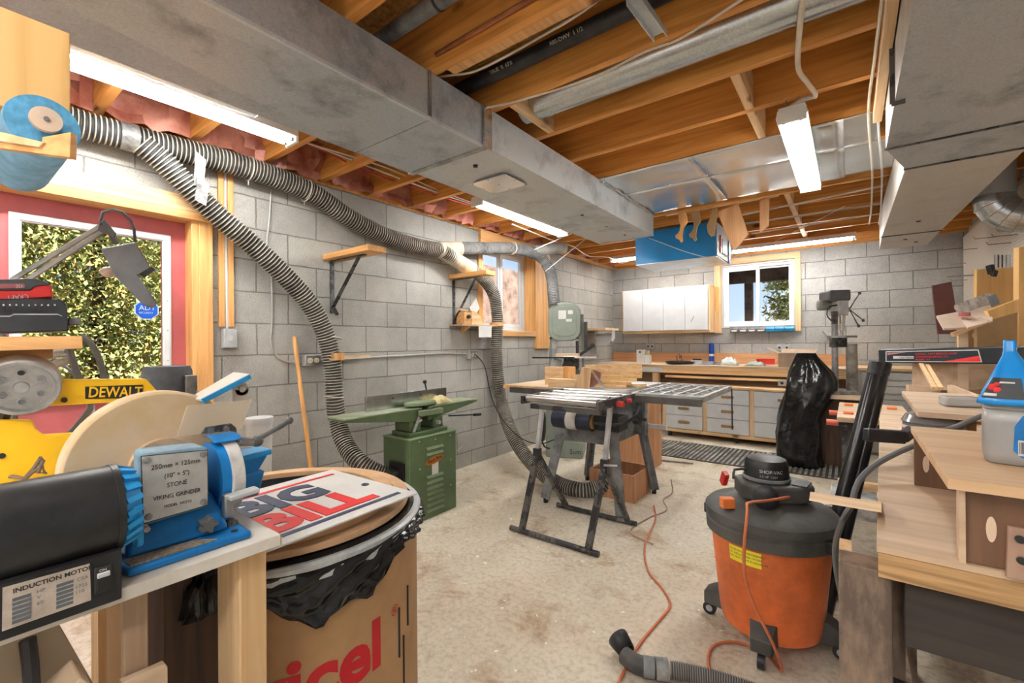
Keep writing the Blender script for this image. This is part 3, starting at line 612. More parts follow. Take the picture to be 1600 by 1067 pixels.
# tape tails hanging at the branch
c = at(310, 262, x=-2.83); g = B(); q = [at(305, 235, x=-2.82), at(322, 250, x=-2.82), at(318, 290, x=-2.82), at(303, 290, x=-2.82)]
g.prism(q, (.002, 0, 0)).out('tape_wrap', TAPE, hA)
c = at(317, 305, x=-2.81); g = B(); q = [at(310, 268, x=-2.80), at(327, 290, x=-2.80), at(322, 322, x=-2.80), at(304, 312, x=-2.80)]
g.prism(q, (.002, 0, 0)).out('tape_wrap', TAPE, hA)
hB = thing('dust_hose', 'thick dark ribbed hose dropping diagonally down to the green jointer', 'hose', (-2.9, 1.7, 1.0))
pB = onw([(222, 225), (258, 255), (300, 298), (350, 345), (400, 388), (450, 436), (487, 480), (510, 528), (520, 575), (523, 622), (528, 660)], -2.88)
pB += [at(541, 697, x=-2.78), at(565, 725, x=-2.63), at(598, 741, x=-2.52), at(626, 744, x=-2.44)]
hose('hose_body', pB, .062, HM, hB)
for (u, v, w) in ((522, 557, .05),):
    c = at(u, v, x=-2.88); band(hB, c, (0, 0, 1), .068, ORWz, w, 'wooden_collar')
    B().bar(c + V((0, .06, -.006)), c + V((-.02, .30, -.004)), .03, .016).out('collar_stick', PINEy, hB)
for (u, v) in ((519, 527), (522, 620)):
    c = at(u, v, x=-2.88); band(hB, c, (0, .15, 1), .066, CREAM, .006, 'tie_wire')
hC = thing('dust_hose', 'dusty ribbed hose curving down beside the small window to the table saw', 'hose', (-2.8, 3.4, .8))
pC = onw([(692, 392), (715, 408), (738, 422), (758, 438), (772, 462), (777, 500), (776, 545), (778, 590), (784, 630)], -2.87)
pC += [at(800, 678, t=4.2), at(826, 718, t=3.97), at(862, 750, t=3.72), at(900, 765, t=3.52), at(935, 762, t=3.50), at(962, 742, t=3.52)]
hose('hose_body', pC, .063, HM, hC)
band(hC, at(776, 507, x=-2.87), (0, 0, 1), .07, ORWz, .03, 'wooden_collar')
hD = thing('dust_hose', 'grey dusty hose crossing above the small window to the bandsaw', 'hose', (-2.8, 4.0, 1.9))
pD = [at(692, 388, x=-2.9), at(715, 388, x=-2.89), at(760, 388, x=-2.88), at(800, 388, x=-2.84), at(835, 396, x=-2.78), at(852, 410, x=-2.72), at(861, 430, x=-2.64), at(864, 455, x=-2.56), at(866, 480, x=-2.5)]
hose('hose_body', pD, .062, [mat('dusty_grey_rib', (.40, .40, .38), .8, var=.3, scale=6), mat('grey_groove', (.17, .18, .19), .7, var=.3)], hD)
yj = B().cyl(pA[-1] + V((0, -.02, .0)), pD[1] + V((0, .02, 0)), .07, n=20).tube([pA[-1], pC[1], pC[2]], [.07, .068, .066], 20)
tag(yj.out('hose_joint', mat('dusty_beige_fitting', (.48, .42, .32), .85, var=.2)), 'beige Y-shaped hose joint above the second wall bracket', 'fitting')
for c, d in ((pD[1], (0, 1, 0)), (pD[3], (0, 1, -.05)), (pA[-1], (0, 1, -.2))):
    band(hD, c, d, .07, CREAM, .008, 'tie_wire')
yj2 = B().cyl(pD[4] + V((0, 0, .03)), pD[4] + V((.22, .30, .09)), .062, n=20)
tag(yj2.out('hose_joint', GALVw), 'grey pipe stub branching off the hose above the bandsaw', 'fitting')
# wall brackets
def bracket(label, y, zt, L, wd, zlow, u_end=None, m=ORWz, lab2=None):
    t = thing('wall_bracket', label, 'bracket', (X0, y, zlow))
    g = B().box(X0, y - .016, zlow, X0 + .006, y + .016, zt - .03); g.out('wall_strip', BLKm, t)
    B().bar((X0 + .005, y, zt - .024), (X0 + L * .75, y, zt - .024), .03, .006).out('top_strip', BLKm, t)
    B().bar((X0 + .012, y, zlow + .04), (X0 + L * .62, y, zt - .03), .006, .026, (0, 1, 0)).out('brace', BLKm, t)
    B().box(X0, y - wd / 2, zt - .02, X0 + L, y + wd / 2, zt + .018).out('bracket_board', ORWy if False else PINE if m is PINE else wood('orange_timber_x', (0.60, 0.29, 0.09), (0.85, 0.46, 0.17), 'x', .55), t, bevel=.002)
    return t
b1 = bracket('black steel wall bracket with orange board beside the diagonal hose', 1.80, 1.83, .54, .14, 1.43)
B().cyl((X0 + .02, 1.80, 1.47), (X0 + .05, 1.81, 1.42), .012, n=8).out('clip', BLK, b1)
bracket('black steel wall bracket with orange board left of the small window', 3.05, 1.83, .46, .13, 1.38)
# small shelf with jig
sh = thing('wall_shelf', 'thin plywood shelf under the second bracket holding a wooden jig', 'shelf', (X0, 3.25, 1.36))
B().box(X0, 2.99, 1.368, X0 + .17, 3.52, 1.38).out('shelf_board', PLY, sh, bevel=.001)
B().prism([(X0 + .01, 3.14, 1.368), (X0 + .13, 3.14, 1.368), (X0 + .01, 3.14, 1.30)], (0, .02, 0)).out('gusset', ORWz, sh)
jg = thing('wooden_jig', 'small orange wooden sanding jig with a curved end on the thin shelf', 'jig', (X0 + .08, 3.2, 1.38))
B().cbox((X0 + .085, 3.10, 1.44), (.10, .10, .11)).out('base_block', ORWy, jg, bevel=.002)
g = B(); g.prism([V((X0 + .12, 3.15 + .16 * math.cos(a), 1.383 + .13 * math.sin(a))) for a in [PI / 2 * k / 8 for k in range(9)]] + [V((X0 + .12, 3.15, 1.383))], (.02, 0, 0)); g.out('curved_cheek', PINEy, jg, bevel=.001)
B().cbox((X0 + .075, 3.10, 1.52), (.03, .17, .018), rz=.3).out('top_slat', PINEy, jg)
B().cyl((X0 + .13, 3.10, 1.45), (X0 + .16, 3.10, 1.455), .018, n=10).out('clamp_knob', INK, jg)
tag(B().cbox((X0 + .06, 3.28, 1.55), (.006, .17, .12), rx=.65, rz=.25).out('paper_sheet', PAPER), 'white sheet of paper leaning behind the wooden jig', 'paper')
tag(B().box(X0 + .172, 3.21, 1.26, X0 + .175, 3.40, 1.37).out('paper_note', PAPER), 'white paper note hanging from the front of the thin shelf', 'paper')
# furring strips and cable near the door
tag(B().box(X0, 1.063, 1.315, X0 + .02, 1.095, 2.34).out('wall_batten', ORWz, bevel=.001), 'left orange batten above the light switch beside the door', 'batten')
tag(B().box(X0, 1.113, 1.315, X0 + .02, 1.145, 2.34).out('wall_batten', ORWz, bevel=.001), 'right orange batten above the light switch, white cable on its left', 'batten')
cord('switch_cable', [(X0 + .012, 1.104, 2.33), (X0 + .012, 1.103, 2.0), (X0 + .014, 1.106, 1.6), (X0 + .012, 1.108, 1.30)], .0085, PAPER, 'white cable running down between two battens to the light switch', 'cable')
def box_plate(name, label, cat, y, z, w, h, kind, dep=.045, x=X0, sgn=1):
    t = thing(name, label, cat, (x, y, z - h / 2)); B().box(x, y - w / 2, z - h / 2, x + dep * sgn, y + w / 2, z + h / 2).out('box', GREYL, t, bevel=.004)
    xf = x + dep * sgn
    B().box(xf, y - w / 2 + .005, z - h / 2 + .005, xf + .003, y + w / 2 - .005, z + h / 2 - .005).out('cover_plate', STEELd if kind == 'o' else GREYL, t)
    if kind == 's': B().box(xf + .003, y - .005, z - .012, xf + .014, y + .005, z + .012).out('toggle', WHT, t)
    else:
        for s in (-1, 1):
            o = B().cyl((xf + .003, y + s * w * .2, z), (xf + .006, y + s * w * .2, z), .018, n=16).out('socket', mat('ivory', (.7, .66, .5), .5, var=0), t)
            B().box(xf + .006, y + s * w * .2 - .007, z - .006, xf + .007, y + s * w * .2 - .005, z + .006).out('slot', INK, o); B().box(xf + .006, y + s * w * .2 + .005, z - .006, xf + .007, y + s * w * .2 + .007, z + .006).out('slot', INK, o)
    return t
box_plate('light_switch', 'grey metal light switch box under the two battens by the door', 'switch', 1.116, 1.245, .075, .115, 's')
box_plate('wall_outlet', 'grey double socket box beside the broom handle', 'outlet', 1.63, 1.095, .115, .075, 'o')
box_plate('wall_outlet', 'grey socket box with a black plug right of the long conduit', 'outlet', 3.285, 1.09, .12, .085, 'o')
box_plate('wall_switch', 'small grey switch box under the paper note on the thin shelf', 'switch', 3.44, 1.20, .08, .115, 's')
cord('conduit', [at(u, v, x=X0 + .01) for u, v in ((424, 296), (420, 350), (417, 380), (424, 430), (425, 500), (423, 535), (432, 555), (448, 565), (470, 566))], .006, GALVw, 'thin grey cable looping down the blocks to the double socket', 'cable')
cord('conduit', [at(u, v, x=X0 + .012) for u, v in ((499, 563), (560, 560), (600, 557), (640, 555), (690, 552), (728, 553))], .008, GALVw, 'straight grey conduit along the blocks between the two sockets', 'cable')
cord('hanging_lead', [at(742, 553, x=-2.93), at(757, 572, x=-2.8), at(768, 620, x=-2.75), at(785, 655, x=-2.6), at(815, 685, x=-2.4), at(845, 693, x=-2.2), at(875, 683, x=-1.95)], .005, BLK, 'black cord hanging from the wall socket towards the table saw', 'cord')
cord('pull_string', [at(738, 557, x=-2.95), at(735, 610, x=-2.93), at(731, 650, x=-2.93), at(726, 690, x=-2.93), at(714, 705, x=-2.9)], .002, CREAM, 'thin pale string hanging behind the jointer', 'string')
# broom
p, q = at(460, 528, x=-2.965), at(487, 742, x=-2.83); e = p + (q - p) * 1.42
br = thing('broom_handle', 'orange wooden broom handle leaning on the blocks behind the drum', 'broom', (e.x, e.y, 0)); s_ = (e - p) * ((p.z - .05) / (p.z - e.z))
B().cyl(p, p + s_, .0135, n=14).out('handle', ORWz, br); B().ball(p, .0135, 12).out('tip', ORWz, br)
pe = p + s_; B().cbox((pe.x, pe.y, .04), (.06, .28, .075)).out('brush_head', BRASS, br)
# cables and wires under the joists on the left
for k in range(3):
    cord('house_cable', [(-2.35 - .12 * k, .5, 2.345 + .01 * k), (-2.6, 1.3, 2.42), (-2.5 - .08 * k, 1.9, 2.40), (-2.62, 2.6, 2.43 - .02 * k), (-2.55, 3.6, 2.40)], .005, (CREAM, PAPER, RED)[k], ('cream', 'white', 'red')[k] + ' house cable snaking along the joists above the left wall', 'cable')
cord('house_cable', [at(u, v, z=2.33) for u, v in ((800, 350), (830, 362), (870, 378), (895, 385), (920, 400), (950, 402), (970, 411), (990, 405))], .006, CREAM, 'wavy cream cable under the joists left of the blue box', 'cable')
for i, (a, b_) in enumerate((((852, 424), (915, 373)), ((835, 390), (893, 365)))):
    cord('support_rod', [at(*a, x=-2.6), at(*b_, z=2.33)], .005, WHT, ('lower', 'upper')[i] + ' white rod holding the hose up near the bandsaw', 'rod')
cord('cream_wire', [at(u, v, z=2.352) for u, v in ((752, 170), (800, 160), (870, 140), (940, 115), (1010, 80), (1060, 62), (1120, 25), (1180, -15))], .005, CREAM, 'cream wire stapled along the bottom of a joist', 'cable')
cord('cream_wire', [at(u, v, z=2.40) for u, v in ((684, 120), (700, 118), (740, 112), (790, 88), (840, 60), (900, 25), (950, -12))], .005, CREAM, 'cream wire looping beside the thin galvanised pipe', 'cable')
for i, u in enumerate((1357, 1372)):
    cord('hanging_cable', [at(u + 22, -5, z=2.345), at(u + 10, 90, z=2.345), at(u, 180, z=2.345), at(u + 6, 270, z=2.345), at(u + 4, 330, z=2.345), at(u + 1, 350, z=2.345)], .006, (CREAM, PAPER)[i], ('left', 'right')[i] + ' of the two pale cables running under the joists to the far wall', 'cable')
cord('lamp_cable', [at(u, v, z=zz) for u, v, zz in ((1256, -8, 2.345), (1250, 40, 2.345), (1247, 105, 2.34), (1262, 130, 2.335), (1275, 150, 2.335), (1255, 155, 2.34), (1228, 172, 2.31))], .010, CREAM, 'thick cream cable feeding the hanging shop light', 'cable')
cord('slack_wire', [at(1010, 371, z=2.345), at(1022, 375, y=4.3), at(1080, 396, y=4.3), at(1120, 402, y=4.3), at(1180, 390, y=4.8), at(1250, 358, y=5.0), at(1320, 322, z=2.345)], .004, WHT, 'thin white wire slung across in front of the blue box', 'wire')
for i, (a, b_) in enumerate((((1150, 338), (1380, 290)), ((1150, 352), (1380, 318)), ((1175, 365), (1385, 332)))):
    cord('pipe_run', [at(*a, z=2.345), at(*b_, z=2.345)], .007, (PAPER, GALVw, CREAM)[i], ('nearest', 'middle', 'farthest')[i] + ' of three thin pale pipes under the joists behind the sheet metal', 'pipe')
# =====================================================================
# FAR END OF THE ROOM
# =====================================================================
# wall cabinet
cb = thing('wall_cabinet', 'white four-door wall cabinet left of the back window', 'cabinet', (-2.12, 6.5, 1.33))
B().box(-2.725, 6.36, 1.325, -1.49, Y1 - .002, 1.36).out('bottom_board', PINE, cb, bevel=.002)
B().box(-2.725, 6.36, 1.36, -2.705, Y1 - .002, 1.965).out('side_panel', PINEz, cb)
B().box(-1.51, 6.36, 1.36, -1.49, Y1 - .002, 1.965).out('side_panel', PINEz, cb)
B().box(-2.705, 6.36, 1.945, -1.51, Y1 - .002, 1.965).out('top_board', PINE, cb)
for k in range(4):
    a = -2.705 + k * .2985; dd = B().box(a + .002, 6.338, 1.362, a + .2965, 6.36, 1.963).out('door', WHT, cb, bevel=.002)
    if k == 3: B().cyl((a + .14, 6.337, 1.87), (a + .14, 6.345, 1.87), .008, n=8).cyl((a + .05, 6.337, 1.56), (a + .05, 6.345, 1.56), .005, n=8).out('nail_head', GREYL, dd); B().bar((a + .12, 6.335, 1.55), (a + .08, 6.332, 1.47), .006, .004).out('hook', INK, dd)
tag(B().box(-1.475, 6.60, 1.62, -1.43, Y1 - .001, 1.95).out('wall_cleat', ORWz), 'short dark orange timber strip between wall cabinet and back window', 'board')
# bins below the window
for k in range(7):
    x = -1.285 + k * .105; m_ = BLUEl if k >= 4 else GREYP
    bn = thing('parts_bin', ('first', 'second', 'third', 'fourth', 'fifth', 'sixth', 'seventh')[k] + ' from the left of the small bins under the window, ' + ('blue' if k >= 4 else 'grey'), 'bin', (x + .05, 6.6, 1.322), 'small bins under the back window')
    B().prism([(x + .002, 6.63, 1.325), (x + .002, 6.56, 1.325), (x + .002, 6.545, 1.36), (x + .002, 6.56, 1.385), (x + .002, 6.63, 1.385)], (.10, 0, 0)).out('tray', m_, bn, bevel=.002)
    if k < 4: B().box(x + .02, 6.543, 1.332, x + .085, 6.548, 1.35).out('label_card', PAPER, bn)
B().box(-1.30, 6.63, 1.32, -.545, Y1 - .001, 1.40).out('bin_rail', GREYP, None)['label'] = 'grey rail on the wall behind the small bins'; bpy.data.objects['bin_rail']['category'] = 'rail'
# back workbench
wb = thing('workbench', 'long wooden workbench with a pale top along the back wall', 'workbench', (-1.4, 6.3, 0))
B().box(-2.99, 5.95, .872, .0, Y1 - .03, .90).out('bench_top', PLY, wb, bevel=.003)
B().box(-2.99, 5.955, .79, .0, 5.995, .872).out('front_rail', PINE, wb, bevel=.003)
B().box(-2.99, 6.20, .64, .0, 6.225, .79).out('inner_apron', wood('stained_apron', (.16, .085, .035), (.28, .16, .075), 'x'), wb)
B().box(-2.99, Y1 - .03, .90, .0, Y1 - .002, 1.04).out('back_board', wood('pale_orange_board', (.50, .24, .10), (.62, .33, .16), 'x'), wb)
for x in (-2.9, -2.1, -.4):
    for y in (5.98, 6.5): B().box(x - .04, y, 0, x + .04, y + .08, .872 if y > 6 else .79).out('leg', PINEz, wb)
B().box(-2.35, 5.946, .80, -1.99, 5.955, .86).out('name_strip', PAPER, wb)['label'] = 'pale blank strip on the bench edge'
tag(B().box(-1.95, 5.925, .735, -.55, 5.949, .762).out('long_lath', PINE), 'long thin pine lath resting along the front of the back workbench', 'lath')
ps = thing('power_strip', 'grey power strip under the right end of the back bench', 'power strip', (-.5, 5.94, .70)); B().box(-.66, 5.91, .69, -.38, 5.95, .755).out('housing', GREYL, ps, bevel=.004)
for k in range(4): B().cyl((-.62 + k * .065, 5.91, .722), (-.62 + k * .065, 5.908, .722), .016, n=12).out('socket', INK, ps)
# blue vise on the bench edge
vs_ = thing('bench_vise', 'dark blue bench vise at the edge of the back workbench', 'vise', (-2.45, 5.9, .80))
c = at(970, 573, y=5.9); B().cbox((c.x, 5.90, .845), (.20, .09, .10)).out('jaw', mat('dark_blue', (.03, .08, .2), .5, var=.2), vs_, bevel=.006)
B().cbox((c.x, 5.95, .81), (.12, .10, .14)).out('body', MC['dark_blue'], vs_, bevel=.006); B().cyl((c.x, 5.86, .83), (c.x, 5.76, .82), .012, n=10).cyl((c.x - .07, 5.77, .82), (c.x + .07, 5.77, .82), .006, n=8).out('screw_handle', STEELd, vs_)
# things on the bench
def onb(u, y=6.2, z=.90, v=565): p = at(u, v, y=y); return V((p.x, y, z))
c = onb(1005, 6.1)
bx = thing('glue_carton', 'small white carton with a black dot on the back workbench', 'carton', c)
B().box(c.x - .08, c.y - .04, .90, c.x + .02, c.y + .06, 1.09).out('carton', PAPER, bx, bevel=.001); B().cyl((c.x - .03, c.y - .040, 1.06), (c.x - .03, c.y - .043, 1.06), .013, n=16).out('printed_dot', INK, bx)
B().box(c.x + .025, c.y - .03, .90, c.x + .10, c.y + .05, 1.02).out('side_carton', PAPER, bx); B().cyl((c.x + .06, c.y, 1.02), (c.x + .06, c.y, 1.08), .03, n=14).out('jar', mat('tan', (.45, .35, .2), .6, var=.1), bx)
c = onb(1112, 6.45); c.z = 1.04
cn = thing('spray_can', 'blue aerosol can standing on the ledge below the window', 'can', c); c.y = 6.625
c = onb(1111, 6.55); cn.location = V((c.x, 6.58, .90)); WP[cn.name] = cn.location.copy()
B().lathe([(.032, 0), (.033, .005), (.033, .15), (.028, .175), (.012, .185)], (c.x, 6.58, .90 + .10), n=20).out('can_body', mat('can_blue', (.02, .08, .45), .3, .3, var=0), cn)
B().lathe([(.033, 0), (.033, .10)], (c.x, 6.58, .90), n=20).out('can_base', MC['can_blue'], cn)
B().lathe([(.014, 0), (.014, .04), (.006, .05)], (c.x, 6.58, 1.085), n=14).out('cap', RED, cn)
B().lathe([(.0335, 0), (.0335, .03)], (c.x, 6.58, 1.0), n=20, cap=False).out('band', PAPER, cn)
box_plate('wall_outlet', 'small outlet box on the back wall behind the white carton', 'outlet', 0, 0, .001, .001, 's')
bpy.data.objects.remove(bpy.data.objects['wall_outlet.002']) if 'wall_outlet.002' in bpy.data.objects else None
for o in [o for o in bpy.data.objects if o.parent is None and o.name.split('.')[0] in ('box', 'cover_plate', 'toggle')]: bpy.data.objects.remove(o)
for i, (u, v, w) in enumerate(((1017, 541, .12), (1224, 543, .16))):
    c = at(u, v, y=Y1); t = thing('back_outlet', ('beige socket plate on the back wall above the white carton', 'grey socket box with cables on the back wall by the cardboard box')[i], 'outlet', (c.x, Y1 - .03, c.z - .05))
    B().box(c.x - w / 2, Y1 - .035, c.z - .04, c.x + w / 2, Y1, c.z + .04).out('box', GREYL, t, bevel=.003)
    for s in (-1, 1): B().cyl((c.x + s * w * .25, Y1 - .037, c.z), (c.x + s * w * .25, Y1 - .034, c.z), .014, n=12).out('socket', INK, t)
c = onb(1062, 6.15)
tr = thing('black_tray', 'black plastic tray with cord on the back workbench', 'tray', c)
B().lathe([(.05, 0), (.17, .012), (.19, .04), (.18, .04), (.16, .02), (.05, .01)], c, n=24).out('tray_dish', BLK, tr); B().tube([c + V(q) for q in ((-.03, 0, .04), (-.04, 0, .10), (-.01, .02, .14), (0, 0, .08), (.02, 0, .12), (.03, 0, .03))], .005, 6).out('cord', BLK, tr)
c = onb(1088, 6.2); t = thing('battery_pack', 'grey battery pack beside the black tray on the bench', 'battery', c); B().box(c.x - .06, c.y - .04, .90, c.x + .08, c.y + .05, .955).out('pack', GREYL, t, bevel=.006); B().box(c.x - .04, c.y - .03, .955, c.x + .06, c.y + .04, .975).out('rail', BLK, t, bevel=.003)
c = onb(1107, 6.1); t = thing('tape_roll', 'stacked grey tape rolls on the back workbench', 'tape', c); B().lathe([(.035, 0), (.07, 0), (.07, .045), (.035, .045)], c, n=24, cap=False).out('roll', mat('tape_blue_grey', (.30, .34, .42), .5, var=.1), t); B().lathe([(.03, 0), (.06, 0), (.06, .04), (.03, .04)], c + V((.10, .06, 0)), n=24, cap=False).out('roll', TAPE, t)
c = onb(1140, 6.15)
def rag(name, c, sx, sy, sz, m, label, seed=1, nx=12):
    random.seed(seed); g = B(); vs = []
    for i in range(nx):
        r = []
        for j in range(nx):
            a, b_ = i / (nx - 1) * 2 - 1, j / (nx - 1) * 2 - 1; h = max(0, 1 - (a * a + b_ * b_) * .6) * sz * random.uniform(.5, 1.1)
            r.append(g.b.verts.new(V(c) + V((a * sx * random.uniform(.85, 1.1), b_ * sy * random.uniform(.85, 1.1), .004 + h * (0 if abs(a) == 1 or abs(b_) == 1 else 1)))))
        vs.append(r)
    for i in range(nx - 1):
        for j in range(nx - 1): g._f([vs[i][j], vs[i + 1][j], vs[i + 1][j + 1], vs[i][j + 1]])
    o = tag(g.out(name, m, loc=c), label, 'cloth'); o.modifiers.new('t', 'SOLIDIFY').thickness = .002; return o
rag('crumpled_bag', c, .10, .07, .11, mat('milky_plastic', (.66, .72, .72), .3, var=.1), 'crumpled pale plastic bag on the middle of the bench', 3)
rag('crumpled_rag', onb(1180, 6.12), .11, .07, .06, mat('grey_green_rag', (.42, .48, .42), .8, var=.2), 'crumpled grey-green rag on the bench left of the cardboard box', 5)
tag(B().cbox(tuple(onb(1196, 6.4) + V((0, 0, .045))), (.20, .04, .07)).out('red_case', RED, bevel=.004), 'flat red case lying against the bench back board', 'case')
c = onb(1240, 6.12)
kb = thing('cardboard_box', 'open cardboard box on the right part of the back workbench', 'box', c)
for nm, q in (('front_side', (-.14, -.12, 0, .20, -.115, .16)), ('back_side', (-.14, .12, 0, .20, .125, .16)), ('end_side', (-.14, -.12, 0, -.135, .12, .16)), ('end_side', (.195, -.12, 0, .20, .12, .16)), ('bottom', (-.14, -.12, 0, .2, .12, .005))):
    B().box(c.x + q[0], c.y + q[1], c.z + q[2], c.x + q[3], c.y + q[4], c.z + q[5]).out(nm, mat('dull_cardboard', (.40, .29, .21), .8, var=.1), kb)
B().quad(c + V((-.14, .12, .16)), c + V((-.14, -.12, .16)), c + V((-.26, -.10, .22)), c + V((-.26, .12, .22))).out('flap', MC['dull_cardboard'], kb)
B().quad(c + V((-.14, .12, .16)), c + V((.2, .12, .16)), c + V((.22, .24, .20)), c + V((-.14, .24, .21))).out('flap', MC['dull_cardboard'], kb)
# rolling drawer unit
du = thing('drawer_cabinet', 'low rolling cabinet with nine white drawers framed in wood under the back bench', 'cabinet', (-1.2, 6.0, 0))
CX0, CX1, CY, CZ0, CZ1 = -1.93, -.22, 5.75, .085, .66
B().box(CX0, CY, CZ0 - .02, CX1, 6.18, CZ0 + .02).out('base', PINE, du, bevel=.003); B().box(CX0 - .01, CY - .01, CZ1 - .025, CX1 + .01, 6.19, CZ1 + .002).out('top', PINE, du, bevel=.003)
xs = [CX0, -1.40, -.91, CX1]; 
for x in (CX0 + .02, -1.415, -.905, CX1 - .03): B().box(x - .022, CY, CZ0 + .02, x + .022, 6.18, CZ1 - .025).out('divider', PINEz, du)
cols = ((CX0 + .045, -1.44), (-1.39, -.93), (-.88, CX1 - .055))
for a, b_ in cols:
    hh = (CZ1 - .03 - CZ0 - .025) / 3
    for k in range(3):
        z0 = CZ0 + .025 + k * hh; dw = B().box(a, CY - .012, z0 + .003, b_, CY + .35, z0 + hh - .003).out('drawer', mat('pale_drawer', (.70, .72, .74), .5, var=.04), du, bevel=.002)
        mx_ = (a + b_) / 2; B().prism([(mx_ - .07, CY - .012, z0 + hh / 2 + .016), (mx_ - .06, CY - .035, z0 + hh / 2 + .016), (mx_ + .06, CY - .035, z0 + hh / 2 + .016), (mx_ + .07, CY - .012, z0 + hh / 2 + .016)], (0, 0, -.030)).out('handle', BRASS, dw, bevel=.006)
for x in (CX0 + .08, -1.07, CX1 - .08):
    for y in (5.80, 6.12): B().cyl((x - .015, y, .033), (x + .015, y, .033), .033, n=16).box(x - .02, y - .015, .03, x + .02, y + .015, .066).out('caster', BLK, du)
# second drawer unit on the right
d2 = thing('drawer_cabinet', 'grey-white drawer cabinet with dark pulls and wooden top behind the drill press', 'cabinet', (.38, 6.3, 0))
B().box(.05, 6.02, 0, .66, Y1 - .03, .885).out('body', GREYL, d2); B().box(.03, 5.98, .886, .80, Y1 - .03, .915).out('top_board', PINE, d2, bevel=.003)
for k in range(6):
    z0 = .87 - (k + 1) * .14; dw = B().box(.10, 6.0, z0, .64, 6.02, z0 + .134).out('drawer', mat('greyish_drawer', (.60, .60, .58), .5, var=.05), d2, bevel=.002)
    B().tube([(.29, 6.0, z0 + .07), (.29, 5.975, z0 + .072), (.35, 5.97, z0 + .065), (.42, 5.97, z0 + .065), (.48, 5.975, z0 + .072), (.48, 6.0, z0 + .07)], .005, 8).out('handle', STEELd, dw)
# paper towel shelf in the corner
sp_ = thing('corner_shelf', 'short plywood shelf on the wall left of the white cabinet', 'shelf', (-2.8, 6.1, 1.36))
B().box(-2.99, 5.55, 1.365, -2.62, 5.98, 1.395).out('shelf_board', PINE, sp_, bevel=.002)
pt = thing('paper_towel', 'white paper towel roll on a holder under the corner shelf', 'paper towel', (-2.78, 5.9, 1.2))
B().cyl((-2.90, 5.86, 1.265), (-2.66, 5.86, 1.265), .055, n=24).out('roll', WHT, pt); B().box(-2.655, 5.81, 1.25, -2.645, 5.91, 1.365).out('bracket', WHT, pt, bevel=.003); B().box(-2.915, 5.81, 1.25, -2.905, 5.91, 1.365).out('bracket', WHT, pt, bevel=.003)
B().quad((-2.90, 5.805, 1.265), (-2.66, 5.805, 1.265), (-2.68, 5.79, 1.165), (-2.89, 5.80, 1.15)).out('loose_sheet', WHT, pt)
# floor mats
def mat_rug(name, q, label):
    t = thing(name, label, 'mat', ((q[0] + q[2]) / 2, (q[1] + q[3]) / 2, 0)); B().box(q[0], q[1], 0.0, q[2], q[3], .006).out('base', mat('rubber_dark', (.05, .048, .045), .8, var=.2), t)
    g = B(); x = q[0] + .01
    while x < q[2] - .01: g.box(x, q[1] + .01, .006, x + .022, q[3] - .01, .011); x += .044
    g.out('ridges', mat('dusty_ridges', (.27, .25, .225), .9, var=.35, scale=6), t)['kind'] = 'stuff'
mat_rug('ribbed_mat', (-2.0, 4.72, -.72, 5.48), 'dusty ribbed rubber mat in front of the drawer cabinet'); mat_rug('ribbed_mat', (-.70, 4.76, .02, 5.50), 'darker ribbed mat under the black bag')
# =====================================================================
# MACHINES IN THE MIDDLE
# =====================================================================
# ---- jointer ----
J = thing('jointer', 'green floor-standing jointer with louvred base against the left wall', 'jointer', (-2.45, 2.15, 0))
g = B(); fx = -2.32
g.prism([(-2.60, 1.94, 0), (fx, 1.94, 0), (fx, 2.372, 0), (-2.60, 2.372, 0)], (0, 0, .562)); base = g.out('base_cabinet', GREEN, J, bevel=.004)
B().box(-2.605, 1.935, .562, fx + .005, 2.377, .57).out('base_lid', GREENl, J, bevel=.002)
for (u, v) in ((679, 699), (679, 708), (679, 743), (679, 752), (679, 761), (680, 769), (680, 777), (680, 786), (680, 795)):
    c = at(u, v, x=fx); B().prism([(fx, c.y - .075, c.z - .008), (fx + .010, c.y - .07, c.z - .004), (fx + .010, c.y - .07, c.z - .006), (fx, c.y - .075, c.z + .012)], (0, .15, 0)).out('louvre', GREENl, base, bevel=.001)
c = at(679, 718, x=fx); g = B(); g.prism([V((fx, c.y + .085 * math.cos(t), c.z + .026 * math.sin(t) + .012 * math.cos(t))) for t in [2 * PI * k / 24 for k in range(24)]], (.003, 0, 0)); bd = g.out('badge', mat('badge_orange', (.45, .14, .02), .4, var=0), base)
text('Busy Bee', (fx + .0035, c.y - .062, c.z - .016), (0, 1, .14), (0, 0, 1), .036, INK, bd)
c = at(680, 732, x=fx); B().box(fx, c.y - .03, c.z - .045, fx + .001, c.y + .03, c.z + .045).out('paper_label', PAPER, base)
for (u, v) in ((655, 690), (680, 686), (703, 680), (656, 733), (657, 776), (704, 718), (704, 757)):
    c = at(u, v, x=fx); B().cyl((fx, c.y, c.z), (fx + .003, c.y, c.z), .005, n=8).out('screw', PAPER, base)
pc_ = at(624, 742, y=1.94); B().box(pc_.x - .09, 1.925, pc_.z - .09, pc_.x + .06, 1.94, pc_.z + .085).out('dust_port', BLK, J, bevel=.003)
B().cyl((-2.45, 1.86, pc_.z), (-2.45, 1.93, pc_.z), .055, n=24).out('port_collar', BLK, J)
B().box(-2.56, 1.98, .57, -2.36, 2.33, .60).box(-2.55, 2.0, .60, -2.39, 2.10, .68).box(-2.55, 2.22, .60, -2.39, 2.31, .68).out('bed_casting', GREEN, J, bevel=.006)
T1 = .762
